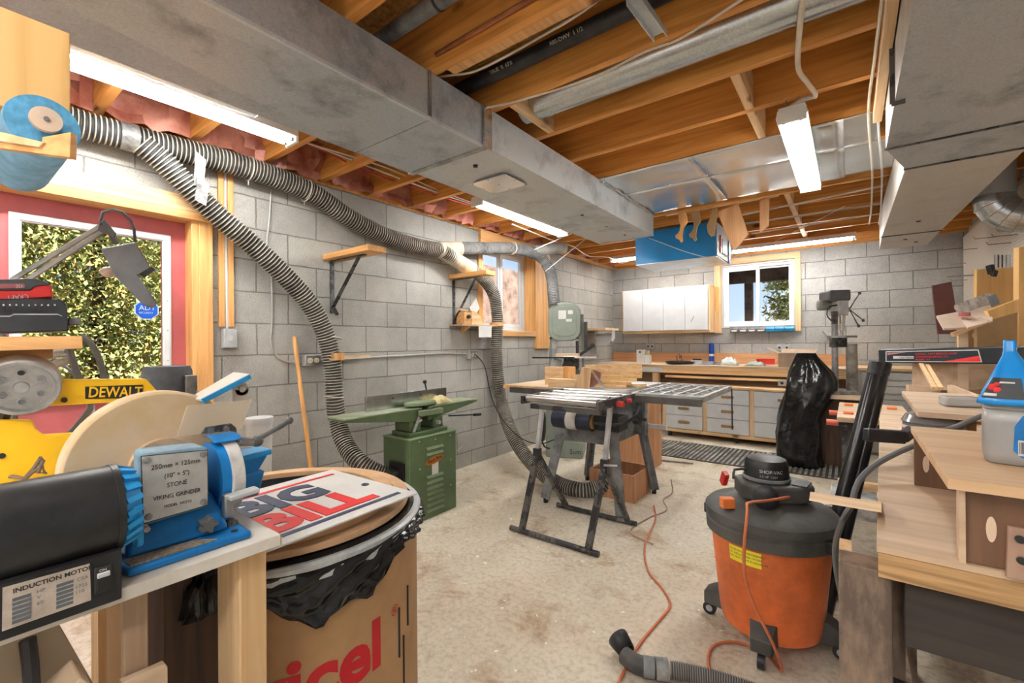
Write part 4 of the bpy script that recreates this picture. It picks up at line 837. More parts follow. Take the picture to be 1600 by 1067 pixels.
def table(ya, yb, yt, nm):
    g = B(); g.hexa([(-2.56, ya, T1 - .10), (-2.38, ya, T1 - .10), (-2.38, yb, T1 - .022), (-2.56, yb, T1 - .022), (-2.56, ya, T1 - .008), (-2.38, ya, T1 - .008), (-2.38, yb, T1 - .008), (-2.56, yb, T1 - .008)] if ya < yb else
        [(-2.56, yb, T1 - .022), (-2.38, yb, T1 - .022), (-2.38, ya, T1 - .10), (-2.56, ya, T1 - .10), (-2.56, yb, T1 - .008), (-2.38, yb, T1 - .008), (-2.38, ya, T1 - .008), (-2.56, ya, T1 - .008)])
    o = g.out(nm, GREEN, J, bevel=.003); B().box(-2.565, min(ya, yb), T1 - .008, -2.375, max(ya, yb), T1).out('table_surface', mat('worn_green_top', (.36, .42, .29), .4, .3, var=.15, scale=8), o, bevel=.001)
table(2.10, 1.50, 0, 'infeed_table'); table(2.16, 2.68, 0, 'outfeed_table')
fe = B().box(-2.525, 1.74, T1 + .002, -2.505, 2.46, T1 + .10).out('fence', STEEL, J, bevel=.001)
for y in (1.95, 2.2, 2.38): B().cyl((-2.505, y, T1 + .07), (-2.503, y, T1 + .07), .006, n=8).out('bolt', INK, fe)
B().prism([V((-2.44 + .09 * math.cos(t) * (1 if math.cos(t) > 0 else .6), 2.13 + .13 * math.sin(t), T1 + .012)) for t in [2 * PI * k / 28 for k in range(28)]], (0, 0, .022)).out('cutter_guard', GREENl, J, bevel=.003)
B().box(-2.375, 2.06, T1 - .055, -2.33, 2.26, T1 - .018).out('rabbeting_ledge', GREENl, J, bevel=.004)
B().cyl((-2.55, 2.30, T1 + .08), (-2.55, 2.28, T1 + .15), .006, n=8).ball((-2.55, 2.28, T1 + .155), .016, 10).out('fence_lever', BLK, J)
B().cyl((-2.35, 2.33, .675), (-2.30, 2.58, .655), .006, n=8).cyl((-2.30, 2.55, .657), (-2.295, 2.62, .652), .011, n=10).out('table_lever', BLK, J)
B().bar((-2.376, 2.02, .60), (-2.376, 2.07, .70), .01, .018).bar((-2.37, 2.04, .66), (-2.36, 2.08, .68), .01, .01).out('depth_scale', SILV, J)
B().cyl((-2.38, 2.24, .64), (-2.35, 2.24, .64), .014, n=12).out('lock_knob', GREYL, J)
rag('yellow_rag', (-2.45, 2.33, T1), .07, .09, .055, mat('pale_yellow_rag', (.66, .58, .30), .9, var=.1), 'crumpled pale yellow rag on the right end of the jointer', 9)
# ---- roller stand ----
RS = thing('roller_stand', 'folding stand with shiny steel rollers and black tube legs on the open floor', 'roller stand', (-1.42, 2.5, 0))
rz = .865
for k in range(4):
    y = 2.27 + k * .153; B().cyl((-1.60, y, rz), (-1.12, y, rz), .0225, n=20).out('roller', mat('roller_steel', (.42, .41, .40), .3, .9, var=.1), RS)
for x in (-1.615, -1.105):
    B().box(x - .010, 2.23, rz - .035, x + .010, 2.755, rz + .015).out('side_rail', BLKm, RS, bevel=.003)
B().box(-1.60, 2.30, rz - .07, -1.12, 2.34, rz - .04).out('cross_bar', BLKm, RS)
B().cyl((-1.09, 2.46, rz - .02), (-1.05, 2.46, rz - .02), .018, n=6).cyl((-1.09, 2.60, rz - .015), (-1.06, 2.60, rz - .015), .012, n=10).out('red_knob', RED, RS)['label'] = 'red clamp knob'
for i, (xf, xt) in enumerate(((-1.66, -1.595), (-1.195, -1.125))):
    knee = V((xt - .012, 2.385, .50)); top = V((xt, 2.44, rz - .03)); foot = V((xf, 2.285, .03)); rf = V((xf + .02, 2.80, .03))
    B().bar(foot, knee, .034, .034, (1, 0, 0)).out('front_leg', BLKm, RS, bevel=.002)
    B().bar(knee + (knee - top) * .05, top, .026, .026, (1, 0, 0)).out('leg_extension', GREYL, RS, bevel=.002)
    B().bar(knee + V((.0, .01, -.02)), rf, .03, .03, (1, 0, 0)).out('rear_leg', BLKm, RS, bevel=.002)
    B().bar(knee + V((0, 0, -.05)), knee + V((0, 0, .03)), .042, .042, (1, 0, 0)).out('knee_clamp', BLK, RS, bevel=.003)
B().cyl((-1.75, 2.285, .018), (-1.13, 2.285, .018), .017, n=14).out('front_foot', BLKm, RS)
B().cyl((-1.72, 2.81, .018), (-1.12, 2.81, .018), .017, n=14).out('rear_foot', BLKm, RS)
B().cyl((-1.13, 2.36, .50), (-1.05, 2.36, .51), .006, n=8).out('lock_lever', GREYL, RS)
# ---- table saw ----
TS = thing('table_saw', 'contractor table saw on splayed grey legs behind the roller stand', 'table saw', (-1.5, 3.2, 0))
tz = .875; ya, yb = 2.80, 3.62
B().box(-1.75, ya, tz - .035, -1.24, yb, tz).out('saw_table', CAST, TS, bevel=.003)
B().box(-1.70, 2.98, .58, -1.32, 3.40, tz - .035).out('saw_body', GREYP, TS, bevel=.01)
g = B().box(-1.235, ya, tz - .035, -.70, ya + .02, tz).box(-1.235, yb - .02, tz - .035, -.70, yb, tz).box(-.72, ya + .02, tz - .035, -.70, yb - .02, tz).box(-1.235, ya + .02, tz - .035, -1.215, yb - .02, tz)
for k in range(1, 6):
    x = -1.235 + k * .089; g.box(x - .007, ya + .02, tz - .02, x + .007, yb - .02, tz - .001)
for k in range(6):
    x = -1.228 + k * .089
    for j in range(3):
        y = ya + .05 + j * .25; g.bar((x, y, tz - .008), (x + .089, y + .10, tz - .008), .01, .012).bar((x, y + .2, tz - .008), (x + .089, y + .10, tz - .008), .01, .012)
g.out('grid_wing', CAST, TS)['label'] = 'cast lattice extension wing'
B().box(-2.18, ya, tz - .03, -1.755, yb, tz).out('side_table', PLY, TS, bevel=.002)
B().box(-2.20, ya - .012, tz - .028, -1.90, ya, tz - .002).out('edge_strip', ORWz, TS)
B().box(-2.12, ya - .035, tz - .055, -.70, ya - .013, tz - .012).out('front_rail', mat('dark_rail', (.13, .125, .12), .4, .5, var=.2), TS, bevel=.001)
B().bar((-.697, yb - .02, tz - .02), (-.695, yb - .02, tz - .32), .008, .008).out('chain', INK, TS)
B().prism([(-1.72, 2.90, .48), (-1.34, 2.90, .48), (-1.32, 2.90, .60), (-1.74, 2.90, .60)], (0, .56, 0)).out('stand_apron', GREYP, TS, bevel=.003)
for (tx, ty, bx_, by) in ((-1.73, 2.92, -1.84, 2.83), (-1.33, 2.92, -1.235, 2.83), (-1.33, 3.43, -1.25, 3.52), (-1.73, 3.43, -1.84, 3.52)):
    lg = B().bar((bx_, by, .03), (tx, ty, .60), .075, .012, (0, 1, 0)).bar((bx_, by + (.02 if by < 3 else -.02), .03), (tx, ty + (.02 if ty < 3 else -.02), .60), .012, .05, (0, 1, 0)).out('leg', GREYP, TS, bevel=.002)
    B().cyl((bx_, by + (.01 if by < 3 else -.01), 0), (bx_, by + (.01 if by < 3 else -.01), .035), .018, n=12).out('foot', BLK, lg)
m0, m1 = at(868, 652, y=2.78), at(926, 660, y=2.78); mzc = (m0.z + m1.z) / 2; mo = B().cyl((m0.x, 2.78, mzc), (m1.x, 2.78, mzc), .066, n=28).out('motor', mat('navy_motor', (.025, .035, .065), .35, .2, var=.3), TS)
B().cyl((m0.x * .62 + m1.x * .38, 2.78, mzc), (m0.x * .35 + m1.x * .65, 2.78, mzc), .0672, n=28, cap=False).out('motor_plate', PAPER, mo)
B().cyl((m1.x, 2.78, mzc), (m1.x + .018, 2.78, mzc), .05, .045, n=20).out('pulley', mat('brass_dust', (.35, .22, .08), .5, .6, var=.3), mo)
B().box(m0.x + .05, 2.76, mzc + .06, m1.x - .05, 2.80, mzc + .09).out('motor_bracket', BLK, mo)
B().box(m1.x + .02, 2.76, mzc - .05, m1.x + .20, 2.92, mzc + .05).out('belt_guard', BLK, TS, bevel=.006)
B().bar((-1.47, 2.72, .73), (-1.38, 2.72, .82), .012, .02).out('tension_bar', GREYL, TS)
cord('motor_cord', [(-1.78, 2.72, .66), (-1.79, 2.70, .56), (-1.76, 2.70, .46), (-1.74, 2.74, .44)], .006, BLK, None, parent=TS)
cord('arched_cable', [at(930, 661, y=2.72), at(960, 664, y=2.66), at(985, 656, y=2.68), at(998, 640, y=2.75), at(990, 624, y=2.82), at(970, 619, y=2.86)], .010, BLK, None, parent=TS)
B().box(-1.36, 3.30, .50, -1.24, 3.36, tz - .05).out('crank_bracket', GREYP, TS); B().cyl((-1.24, 3.10, .66), (-1.20, 3.10, .66), .05, n=18).cyl((-1.20, 3.06, .66), (-1.14, 3.06, .66), .012, n=10).out('crank_wheel', BLK, TS)
B().box(-1.25, 3.36, .545, -1.10, 3.39, .575).out('white_bar', PAPER, TS)
# wood on the saw table
def onsaw(u, y): p = at(u, 600, y=y); return V((p.x, y, tz))
c = onsaw(866, 3.0); tag(B().cbox((c.x, c.y, tz + .07), (.14, .05, .14), rz=.25).out('wood_block', PINE, bevel=.002), 'square pine block standing on the left end of the saw table', 'wood block')
c = onsaw(889, 3.08); tag(B().cbox((c.x, c.y, tz + .07), (.10, .04, .14), rz=.25).out('wood_block', ORWz, bevel=.002), 'thin pine block right behind the square block on the saw table', 'wood block')
c = onsaw(880, 2.88); tag(B().cbox((c.x, c.y, tz + .03), (.22, .07, .06), rz=.12).out('wood_block', PINE, bevel=.002), 'low pine block lying at the front edge of the saw table', 'wood block')
sj = thing('circle_jig', 'plywood jig with a reddish sanding disc on the saw table', 'jig', onsaw(925, 2.9))
c = onsaw(912, 2.88); B().prism([c + V(q) for q in ((-.10, 0, 0), (.03, 0, 0), (.05, 0, .15), (-.02, 0, .15), (-.03, 0, .10), (-.10, 0, .09))], (0, .03, 0)).out('jig_cheek', PINEz, sj, bevel=.001)
c = onsaw(950, 3.10); B().bar(c + V((-.18, -.02, .11)), c + V((.20, .16, .13)), .03, .09).out('jig_fence', PINE, sj, bevel=.001)
c = onsaw(927, 2.95); B().prism([c + V((-.02 + .10 * math.sin(t) - .02, .02 * 0, .10 - .10 * math.cos(t))) for t in [PI * k / 12 * .55 for k in range(13)]] + [c + V((-.04, 0, .14))], (0, .006, 0)).out('disc', mat('disc_pink', (.36, .17, .13), .6, var=.2), sj)
B().bar(c + V((-.01, -.01, .13)), c + V((.10, -.02, .0)), .004, .02).out('steel_rule', STEEL, sj)
for k in range(5):
    c = onsaw(944 + k * 6, 3.0 + .03 * k); B_ = B().cbox((c.x + .05, c.y, tz + .012 + .022 * (k % 4)), (.22 + .02 * k, .03, .020), rz=.2 + .12 * k)
    tag(B_.out('wood_strip', (PINE, PLYo)[k % 2], bevel=.001), ('lowest', 'second lowest', 'middle', 'upper', 'uppermost')[k] + ' of the short pine strips heaped on the saw table', 'wood strip', 'pine strips heaped on the saw table')
# plywood bin and open box behind the saw
tc_ = at(1022, 733, z=0); tb = B().prism([(tc_.x, tc_.y, 0), (tc_.x, tc_.y, .62), (tc_.x - .16, tc_.y, .72), (tc_.x - .36, tc_.y, .72), (tc_.x - .36, tc_.y, 0)], (0, .22, 0)).out('tall_box', wood('red_brown_ply', (.42, .19, .09), (.58, .30, .15), 'z'), bevel=.003)
tag(tb, 'tall reddish plywood box standing right of the table saw', 'box')
ob_ = thing('open_box', 'low open reddish plywood box on the floor under the table saw', 'box', (-1.5, 3.3, 0)); mm_ = MC['red_brown_ply']
x0, y0, x1, y1 = -1.66, 3.20, -1.29, 3.56
for nm, q in (('front_panel', (x0, y0, 0, x1, y0 + .015, .205)), ('back_panel', (x0, y1 - .015, 0, x1, y1, .205)), ('side_panel', (x0, y0 + .015, 0, x0 + .015, y1 - .015, .205)), ('side_panel', (x1 - .015, y0 + .015, 0, x1, y1 - .015, .205)), ('bottom', (x0 + .015, y0 + .015, 0, x1 - .015, y1 - .015, .012))):
    B().box(*q).out(nm, mm_, ob_)
cord('white_extension_cord', [(-1.15, 3.62, .10), (-1.12, 3.55, .02), (-1.14, 3.40, .006), (-1.05, 3.2, .006), (-1.10, 3.0, .006), at(985, 830, z=.006), at(1020, 850, z=.006)], .005, mat('dusty_pink_cord', (.5, .33, .27), .6, var=.1), 'thin pinkish cord snaking across the floor from the table saw', 'cord')
cord('floor_cord', [at(1020, 705, z=.015), at(1040, 700, z=.015), at(1060, 690, z=.015), at(1066, 682, z=.015)], .004, PAPER, 'thin pale cord lying on the ribbed mat', 'cord')
tag(B().bar(at(1020, 718, z=.008), at(1083, 724, z=.008), .02, .012).out('floor_strip', STEELd), 'thin metal strip lying on the floor before the ribbed mat', 'strip')
# ---- bandsaw (built about its own base, then placed) ----
BS = thing('bandsaw', 'grey-green bandsaw with rounded wheel cover standing in the far left corner', 'bandsaw', (0, 0, 0))
def rrect(x0, x1, z0, z1, r, y, n=6):
    pts = []
    for cx, cz, a0 in ((x1 - r, z1 - r, 0), (x0 + r, z1 - r, PI / 2), (x0 + r, z0 + r, PI), (x1 - r, z0 + r, 1.5 * PI)):
        pts += [V((cx + r * math.cos(a0 + PI / 2 * k / n), y, cz + r * math.sin(a0 + PI / 2 * k / n))) for k in range(n + 1)]
    return pts
B().prism(rrect(-.17, .17, 1.22, 1.62, .11, -.10), (0, .16, 0)).out('upper_wheel_cover', SAGE, BS, bevel=.01)
B().prism(rrect(-.13, .13, 1.27, 1.58, .08, -.106), (0, .008, 0)).out('cover_panel', SAGE, BS, bevel=.003)
B().box(-.06, -.109, 1.45, .02, -.106, 1.54).out('sticker', PAPER, BS); B().box(.04, -.109, 1.50, .09, -.106, 1.54).out('sticker', PAPER, BS); B().box(.02, -.109, 1.42, .08, -.106, 1.45).out('sticker', PAPER, BS)
for s in (-1, 1): B().cyl((s * .14, -.13, 1.25), (s * .14, -.10, 1.25), .014, n=10).out('knob', BLK, BS)
B().prism([(-.21, .0, .35), (-.11, .0, .35), (-.11, .0, 1.25), (-.17, .0, 1.25)], (0, .12, 0)).out('column', SAGE, BS, bevel=.008)
B().box(-.14, -.05, 1.0, -.09, 0, 1.25).out('blade_guard', STEELd, BS, bevel=.003)
B().box(.20, -.05, 1.13, .235, -.02, 1.42).out('guide_post', BLK, BS); B().bar((.13, -.06, 1.08), (.13, -.06, 1.22), .03, .03).bar((.14, -.07, 1.06), (.30, -.09, 1.17), .03, .03).cyl((.29, -.12, 1.17), (.29, -.06, 1.17), .025, n=12).out('guide_arm', BLK, BS)
B().box(.17, -.03, 1.12, .20, .02, 1.5).out('frame_edge', SAGE, BS, bevel=.004)
B().box(-.10, -.30, 1.045, .34, .14, 1.065).out('saw_table', STEEL, BS, bevel=.003); B().box(-.07, -.28, 1.066, .16, -.10, 1.09).out('table_insert_board', PLY, BS)
g = B(); g.box(-.30, -.34, 1.045, .12, -.315, 1.06); g.out('fence_rail', INK, BS)
B().box(.0, -.18, .93, .14, .05, 1.045).out('trunnion', BLKm, BS, bevel=.01); B().cyl((.05, -.25, .96), (.05, -.18, .96), .06, n=20).out('tilt_wheel', BLK, BS)
B().cbox((-.08, -.2, .97), (.10, .06, .13), ry=.2).out('work_light', GREYL, BS, bevel=.004); B().box(.17, -.02, .80, .20, .06, 1.04).out('support_post', GREYL, BS)
B().prism(rrect(-.17, .17, .58, .95, .11, -.08), (0, .14, 0)).out('lower_wheel_cover', SAGE, BS, bevel=.01)
B().box(-.20, -.12, .10, .14, .22, .58).out('stand', SAGE, BS, bevel=.01)
B().prism(rrect(-.20, .19, .0, .17, .03, -.14), (0, .38, 0)).out('stand_foot', SAGE, BS, bevel=.006)
text('Sum', (.05, -.147, .05), (1, 0, 0), (0, 0, 1), .07, INK, BS); B().cyl((-.24, 0, .30), (-.26, 0, .30), .16, n=24).out('drive_wheel', BLK, BS)
c = at(884, 600, t=4.78); BS.location = V((c.x, c.y, 0)); BS.rotation_euler = (0, 0, math.radians(24))
# ---- bagged machine ----
random.seed(11)
sec = [(.006, 1212, 1290, .20), (.10, 1210, 1284, .22), (.3, 1209, 1283, .21), (.45, 1213, 1284, .19), (.56, 1217, 1292, .18), (.64, 1220, 1302, .17), (.72, 1223, 1309, .16), (.82, 1225, 1310, .14), (.90, 1230, 1303, .11), (.98, 1236, 1290, .08), (1.05, 1241, 1279, .05), (1.085, 1244, 1275, .03)]
g = B(); N = 56; rs = []
ph = [random.uniform(0, 6.28) for _ in range(8)]
sec2 = []
for i in range(len(sec) - 1):
    for k in range(4):
        f = k / 4; sec2.append(tuple(sec[i][j] * (1 - f) + sec[i + 1][j] * f for j in range(4)))
sec2.append(sec[-1])
for (z, ul, ur, dep) in sec2:
    a, b_ = at(ul, 600, y=5.12), at(ur, 600, y=5.12); cx, hw = (a.x + b_.x) / 2, (b_.x - a.x) / 2; r = []
    for k in range(N):
        t = 2 * PI * k / N; w = 1 + .035 * math.sin(7 * t + ph[0] + z * 5) + .03 * math.sin(11 * t + ph[1] - z * 9) + .05 * math.sin(3 * t + ph[2] + z * 11) * (1 - z * .5) + random.uniform(-.008, .008)
        sq = max(abs(math.cos(t)), abs(math.sin(t))) ** -.35
        r.append(V((cx + hw * .94 * math.cos(t) * w * sq, 5.18 + dep * math.sin(t) * w * sq, z)))
    rs.append(r)
g.rings(rs); tag(g.out('bagged_machine', BAG, sharp=180), 'machine shrouded in a black bin bag in front of the back workbench', 'bagged machine')
# ---- drill press ----
DP = thing('drill_press', 'grey drill press with three-lever feed left of the drawer cabinet at the back', 'drill press', (0, 0, 0))
B().box(-.17, -.22, 0, .17, .20, .03).out('base_plate', STEELd, DP, bevel=.006); B().cyl((0, .06, .03), (0, .06, .98), .037, n=24).out('column', mat('column_grey', (.40, .40, .40), .45, .6, var=.15), DP)
B().box(-.14, -.12, .88, .11, .18, .985).out('belt_cover', mat('dark_grey_cover', (.12, .12, .125), .5, var=.15), DP, bevel=.02); B().box(-.20, .0, .80, -.06, .14, .90).out('motor', mat('dusty_motor', (.20, .21, .19), .6, var=.2), DP, bevel=.03)
B().box(-.06, -.16, .74, .06, .10, .88).out('head', GREYL, DP, bevel=.01); B().cyl((0, -.11, .60), (0, -.11, .74), .03, .04, n=20).cyl((0, -.11, .54), (0, -.11, .60), .014, .025, n=14).out('chuck', STEEL, DP)
B().cyl((.06, -.06, .80), (.12, -.06, .80), .02, n=14).out('feed_hub', STEELd, DP)
for a in (.9, -1.0, -.6): 
    e = V((.10 + .19 * math.cos(a), -.10, .80 + .19 * math.sin(a))); B().cyl((.11, -.07, .80), e, .006, n=8).ball(e, .017, 10).out('feed_lever', BLKm, DP)
cord('switch_cable', [(-.06, -.12, .84), (-.16, -.12, .82), (-.18, -.12, .74), (-.12, -.14, .68)], .008, BLK, None, parent=DP, cat=None); B().box(-.13, -.17, .66, -.08, -.12, .78).out('switch_box', BLKm, DP)
B().cyl((.0, -.10, .53), (.0, -.10, .55), .165, n=36).out('work_table', STEELd, DP); B().box(-.05, -.06, .44, .09, .10, .53).out('table_bracket', BLKm, DP, bevel=.006)
B().cyl((-.17, -.12, .52), (-.25, -.14, .60), .006, n=8).cyl((-.15, -.1, .52), (-.24, -.12, .48), .006, n=8).out('crank', GREYL, DP)
c = at(1309, 615, t=4.3); DP.scale = (.72, .72, 1); DP.location = V((c.x, c.y, .70)); DP.rotation_euler = (0, 0, math.radians(28))
st = thing('press_stand', 'plywood stand under the drill press', 'stand', (c.x + .03, c.y, 0)); B().cbox((c.x + .02, c.y, .68), (.48, .42, .04)).out('stand_top', PLY, st, bevel=.003); B().cbox((c.x + .02, c.y + .06, .33), (.40, .26, .66)).out('stand_body', DARKW, st)
pp = at(1331, 575, t=4.25); tg = B().cyl((pp.x, pp.y, .70), (pp.x, pp.y, 1.17), .045, n=20); tag(tg.out('metal_post', mat('dusty_tube', (.30, .28, .25), .6, .4, var=.3)), 'dusty metal tube standing on the plywood stand right of the drill press', 'tube')
# ---- workmate ----
WM = thing('folding_workbench', 'folding clamping bench with two plywood jaws and orange pegs on the right', 'folding bench', (.1, 3.7, 0))
wz = .755
for i, (a, b_) in enumerate(((-.065, .085), (.12, .285))):
    jw = B().box(a, 3.27, wz - .03, b_, 4.05, wz).out('jaw', PLY, WM, bevel=.003)
    for (dx, y) in ((.03, 3.42), (.03, 3.85), (.11, 3.30)) if i == 0 else ((.07, 3.80),): B().box(a + dx, y, wz, a + dx + .05, y + .05, wz + .012).out('peg', mat('peg_orange', (.8, .16, .03), .5, var=0), jw, bevel=.003)
for x in (-.03, .24):
    B().bar((x, 3.35, 0.02), (x, 3.62, wz - .03), .03, .03).out('leg', BLKm, WM); B().bar((x, 3.98, 0.02), (x, 3.68, wz - .03), .03, .03).out('leg', BLKm, WM)
B().box(-.06, 3.40, wz - .10, .28, 3.95, wz - .03).out('frame', BLKm, WM)
for y in (3.40, 3.85): B().cyl((-.12, y, wz - .055), (-.06, y, wz - .055), .018, n=12).out('red_handle', mat('handle_red', (.65, .13, .08), .5, var=0), WM)
B().box(-.10, 3.10, .22, .12, 3.50, .30).out('step', mat('scuffed_grey_step', (.42, .42, .42), .6, var=.4, scale=14), WM, bevel=.004)
B().box(-.06, 3.05, .40, .16, 3.09, .44).out('wood_stretcher', PINE, WM)
# ---- wet/dry vacuum ----
VC = thing('shop_vacuum', 'orange and black wet-dry vacuum on casters at right', 'vacuum', (-.27, 2.1, 0)); o = V((-.27, 2.1, 0))
B().lathe([(.15, .06), (.178, .065), (.186, .10), (.218, .43), (.224, .435), (.224, .445), (.215, .446)], o, n=56).out('tank', ORP, VC)
B().lathe([(.226, .425), (.236, .43), (.238, .47), (.232, .475), (.232, .485), (.240, .49), (.24, .52), (.225, .535), (.13, .56), (.10, .575)], o, n=56).out('lid', mat('dusty_black', (.045, .045, .045), .55, var=.5, scale=7, col2=(.10, .095, .09), lo=.36, hi=.68), VC)
hd = B().prism([o + V(RGT * a + V((-RGT.y, RGT.x, 0)) * b_ + V((0, 0, .575))) for a, b_ in ((-.135, -.05), (-.09, -.10), (.05, -.12), (.13, -.09), (.16, -.02), (.12, .06), (0, .11), (-.11, .07))], (0, 0, .065)).out('motor_housing', MC['dusty_black'], VC, bevel=.012)
B().lathe([(.080, .64), (.083, .65), (.079, .705), (.076, .713), (.071, .726), (.05, .734), (.0, .736)], o + V(RGT) * -.01, n=36).out('motor_cap', BLK, VC)
B().lathe([(.084, .643), (.087, .646), (.087, .655), (.084, .658)], o + V(RGT) * -.01, n=36, cap=False).out('cap_ring', GREYP, VC)
def curved_label(c, r, z0, z1, a0, a1, m, name, parent, n=14):
    g = B(); vs = [[g.b.verts.new(V((c.x + r * math.cos(a0 + (a1 - a0) * i / n), c.y + r * math.sin(a0 + (a1 - a0) * i / n), z))) for z in (z0, z1)] for i in range(n + 1)]
    for i in range(n): g._f([vs[i][0], vs[i + 1][0], vs[i + 1][1], vs[i][1]])
    return g.out(name, m, parent)
toC = math.atan2(-o.y, -o.x)
def wrap_text(body, c, rf, z, size, a_left, m, parent, slope=0, bold=0, rot=0, name='lettering', sx=1.0):
    """lettering bent round an upright cylinder, reading left to right seen from outside"""
    cu = bpy.data.curves.new('t', 'FONT'); cu.body = body; cu.size = size; cu.offset = bold; cu.resolution_u = 4; tmp = bpy.data.objects.new('t', cu); COL.objects.link(tmp); bpy.context.view_layer.update()
    me = bpy.data.meshes.new_from_object(tmp); bpy.data.objects.remove(tmp); b = bmesh.new(); b.from_mesh(me)
    for _ in range(1): bmesh.ops.subdivide_edges(b, edges=[e for e in b.edges if e.calc_length() > size * .12], cuts=3)
    bmesh.ops.triangulate(b, faces=b.faces); op = WP[parent.name]; bmesh.ops.subdivide_edges(b, edges=[e for e in b.edges if e.calc_length() > size * .3], cuts=2)
    for v in b.verts:
        x, y = v.co.x * sx, v.co.y; x, y = x * math.cos(rot) - y * math.sin(rot), x * math.sin(rot) + y * math.cos(rot); zz = z + y + slope * x
        r = rf(zz); a = a_left + x / r; v.co = V((c.x + r * math.cos(a), c.y + r * math.sin(a), zz)) - op
    b.to_mesh(me); b.free(); me.materials.clear(); me.materials.append(m); ob = bpy.data.objects.new(name, me); COL.objects.link(ob); ob.parent = parent; WP[ob.name] = V(op); return ob
tr_ = lambda z: .1875 + (z - .10) / .33 * .032
yl = curved_label(o, .0, 0, 0, 0, 1, YEL, 'x', VC); bpy.data.objects.remove(yl)
g = B(); n = 14; a0, a1 = toC - .68, toC - .12; vs = []
for i in range(n + 1):
    a = a0 + (a1 - a0) * i / n; vs.append([g.b.verts.new(V((o.x + tr_(z) * 1.004 * math.cos(a), o.y + tr_(z) * 1.004 * math.sin(a), z))) for z in (.355, .415)])
for i in range(n): g._f([vs[i][0], vs[i + 1][0], vs[i + 1][1], vs[i][1]])
lb = g.out('warning_label', mat('label_yellow', (.85, .75, .04), .5, var=0), VC)
for k, s_ in enumerate(('WARNING  AVERTISSEMENT', 'TO REDUCE RISK OF FIRE', 'DO NOT LEAVE PLUGGED IN')): wrap_text(s_, o, lambda z: tr_(z) * 1.008, .398 - k * .014, .0105, toC - .66, INK, lb)
wrap_text('SHOP-VAC', o + V(RGT) * -.01, lambda z: .0825, .683, .018, toC - .3, PAPER, VC); wrap_text('6.5 HP  120V', o + V(RGT) * -.01, lambda z: .0835, .666, .012, toC - .28, GREYL, VC)
cz = at(1155, 768, t=1.70); B().lathe([(.045, 0), (.045, .012), (.038, .014), (.045, .026), (.038, .03), (.045, .04), (.03, .05)], V((o.x, o.y, .60)) + V(RGT) * -.06 + V(FWD) * -.08, -V(FWD) * 1 - V(RGT) * .5, n=24).out('outlet_port', BLK, VC)
for a in (-.12, .1): pass
B().bar(o + V(RGT) * .06 + V(FWD) * -.10 + V((0, 0, .642)), o + V(RGT) * .12 + V(FWD) * -.04 + V((0, 0, .642)), .05, .006).out('handle_recess', INK, VC)
for a in (toC + .0 - .12, toC - 1.75, toC + 1.45, toC + 3.0):
    d = V((math.cos(a), math.sin(a), 0)); s_ = V((-d.y, d.x, 0)); q = o + d * .16
    ft = B().hexa([q - s_ * .05 + V((0, 0, .06)), q + s_ * .05 + V((0, 0, .06)), q + d * .09 + s_ * .035 + V((0, 0, .06)), q + d * .09 - s_ * .035 + V((0, 0, .06)), q - s_ * .05 + V((0, 0, .16)), q + s_ * .05 + V((0, 0, .16)), q + d * .09 + s_ * .035 + V((0, 0, .11)), q + d * .09 - s_ * .035 + V((0, 0, .11))]).out('caster_foot', MC['dusty_black'], VC, bevel=.004)
    w = q + d * .075; B().cyl(w - s_ * .012 + V((0, 0, .027)), w + s_ * .012 + V((0, 0, .027)), .027, n=18).out('caster_wheel', BLK, ft); B().cyl(w - s_ * .013 + V((0, 0, .027)), w + s_ * .013 + V((0, 0, .027)), .014, n=14).out('wheel_hub', GREYL, ft)
for s in (-1.9, .95): 
    a = toC + s; d = V((math.cos(a), math.sin(a), 0)); B().cbox(o + d * .245 + V((0, 0, .46)), (.035, .05, .045), rz=a).out('lid_latch', BLK, VC, bevel=.006)
pv = o + V(RGT) * -.20 + V(FWD) * -.06; B().cbox(pv + V((0, 0, .565)), (.05, .035, .04), rz=.6).out('orange_plug', mat('plug_orange', (.85, .22, .05), .5, var=0), VC, bevel=.004); B().cbox(pv + V((-.01, .0, .66)), (.022, .03, .055), rz=.6, rx=.5).out('red_plug', RED, VC, bevel=.004)
cord('vacuum_cord', [o + V(RGT) * -.17 + V(FWD) * -.05 + V((0, 0, .66)), o + V(RGT) * -.14 + V((0, 0, .68)), o + V(RGT) * -.09 + V((0, 0, .68))], .005, BLK, None, parent=VC)
fr_o = lambda u, v, t: at(u, v, t=t)
cord('orange_extension_cord', [fr_o(1240, 775, 1.74), fr_o(1200, 782, 1.66), fr_o(1168, 786, 1.63), fr_o(1168, 800, 1.60), fr_o(1163, 850, 1.585), fr_o(1164, 900, 1.585), fr_o(1180, 950, 1.585), fr_o(1205, 1000, 1.57), at(1222, 1048, z=.02), at(1195, 1020, z=.007), at(1150, 1003, z=.007), at(1116, 1008, z=.007), at(1106, 1030, z=.007), at(1112, 1055, z=.007), at(1120, 1075, z=.007)], .0055, ORCORD, 'orange cord draped over the vacuum and curling onto the floor', 'cord')
cord('orange_extension_cord', [at(1022, 790, z=.006), at(1024, 812, z=.006), at(1008, 850, z=.006), at(1012, 890, z=.006), at(1035, 920, z=.006), at(1047, 945, z=.006), at(1032, 967, z=.006), at(1004, 1000, z=.006), at(985, 1030, z=.006), at(962, 1075, z=.006)], .0055, ORCORD, 'orange cord winding across the bare floor left of the vacuum', 'cord')
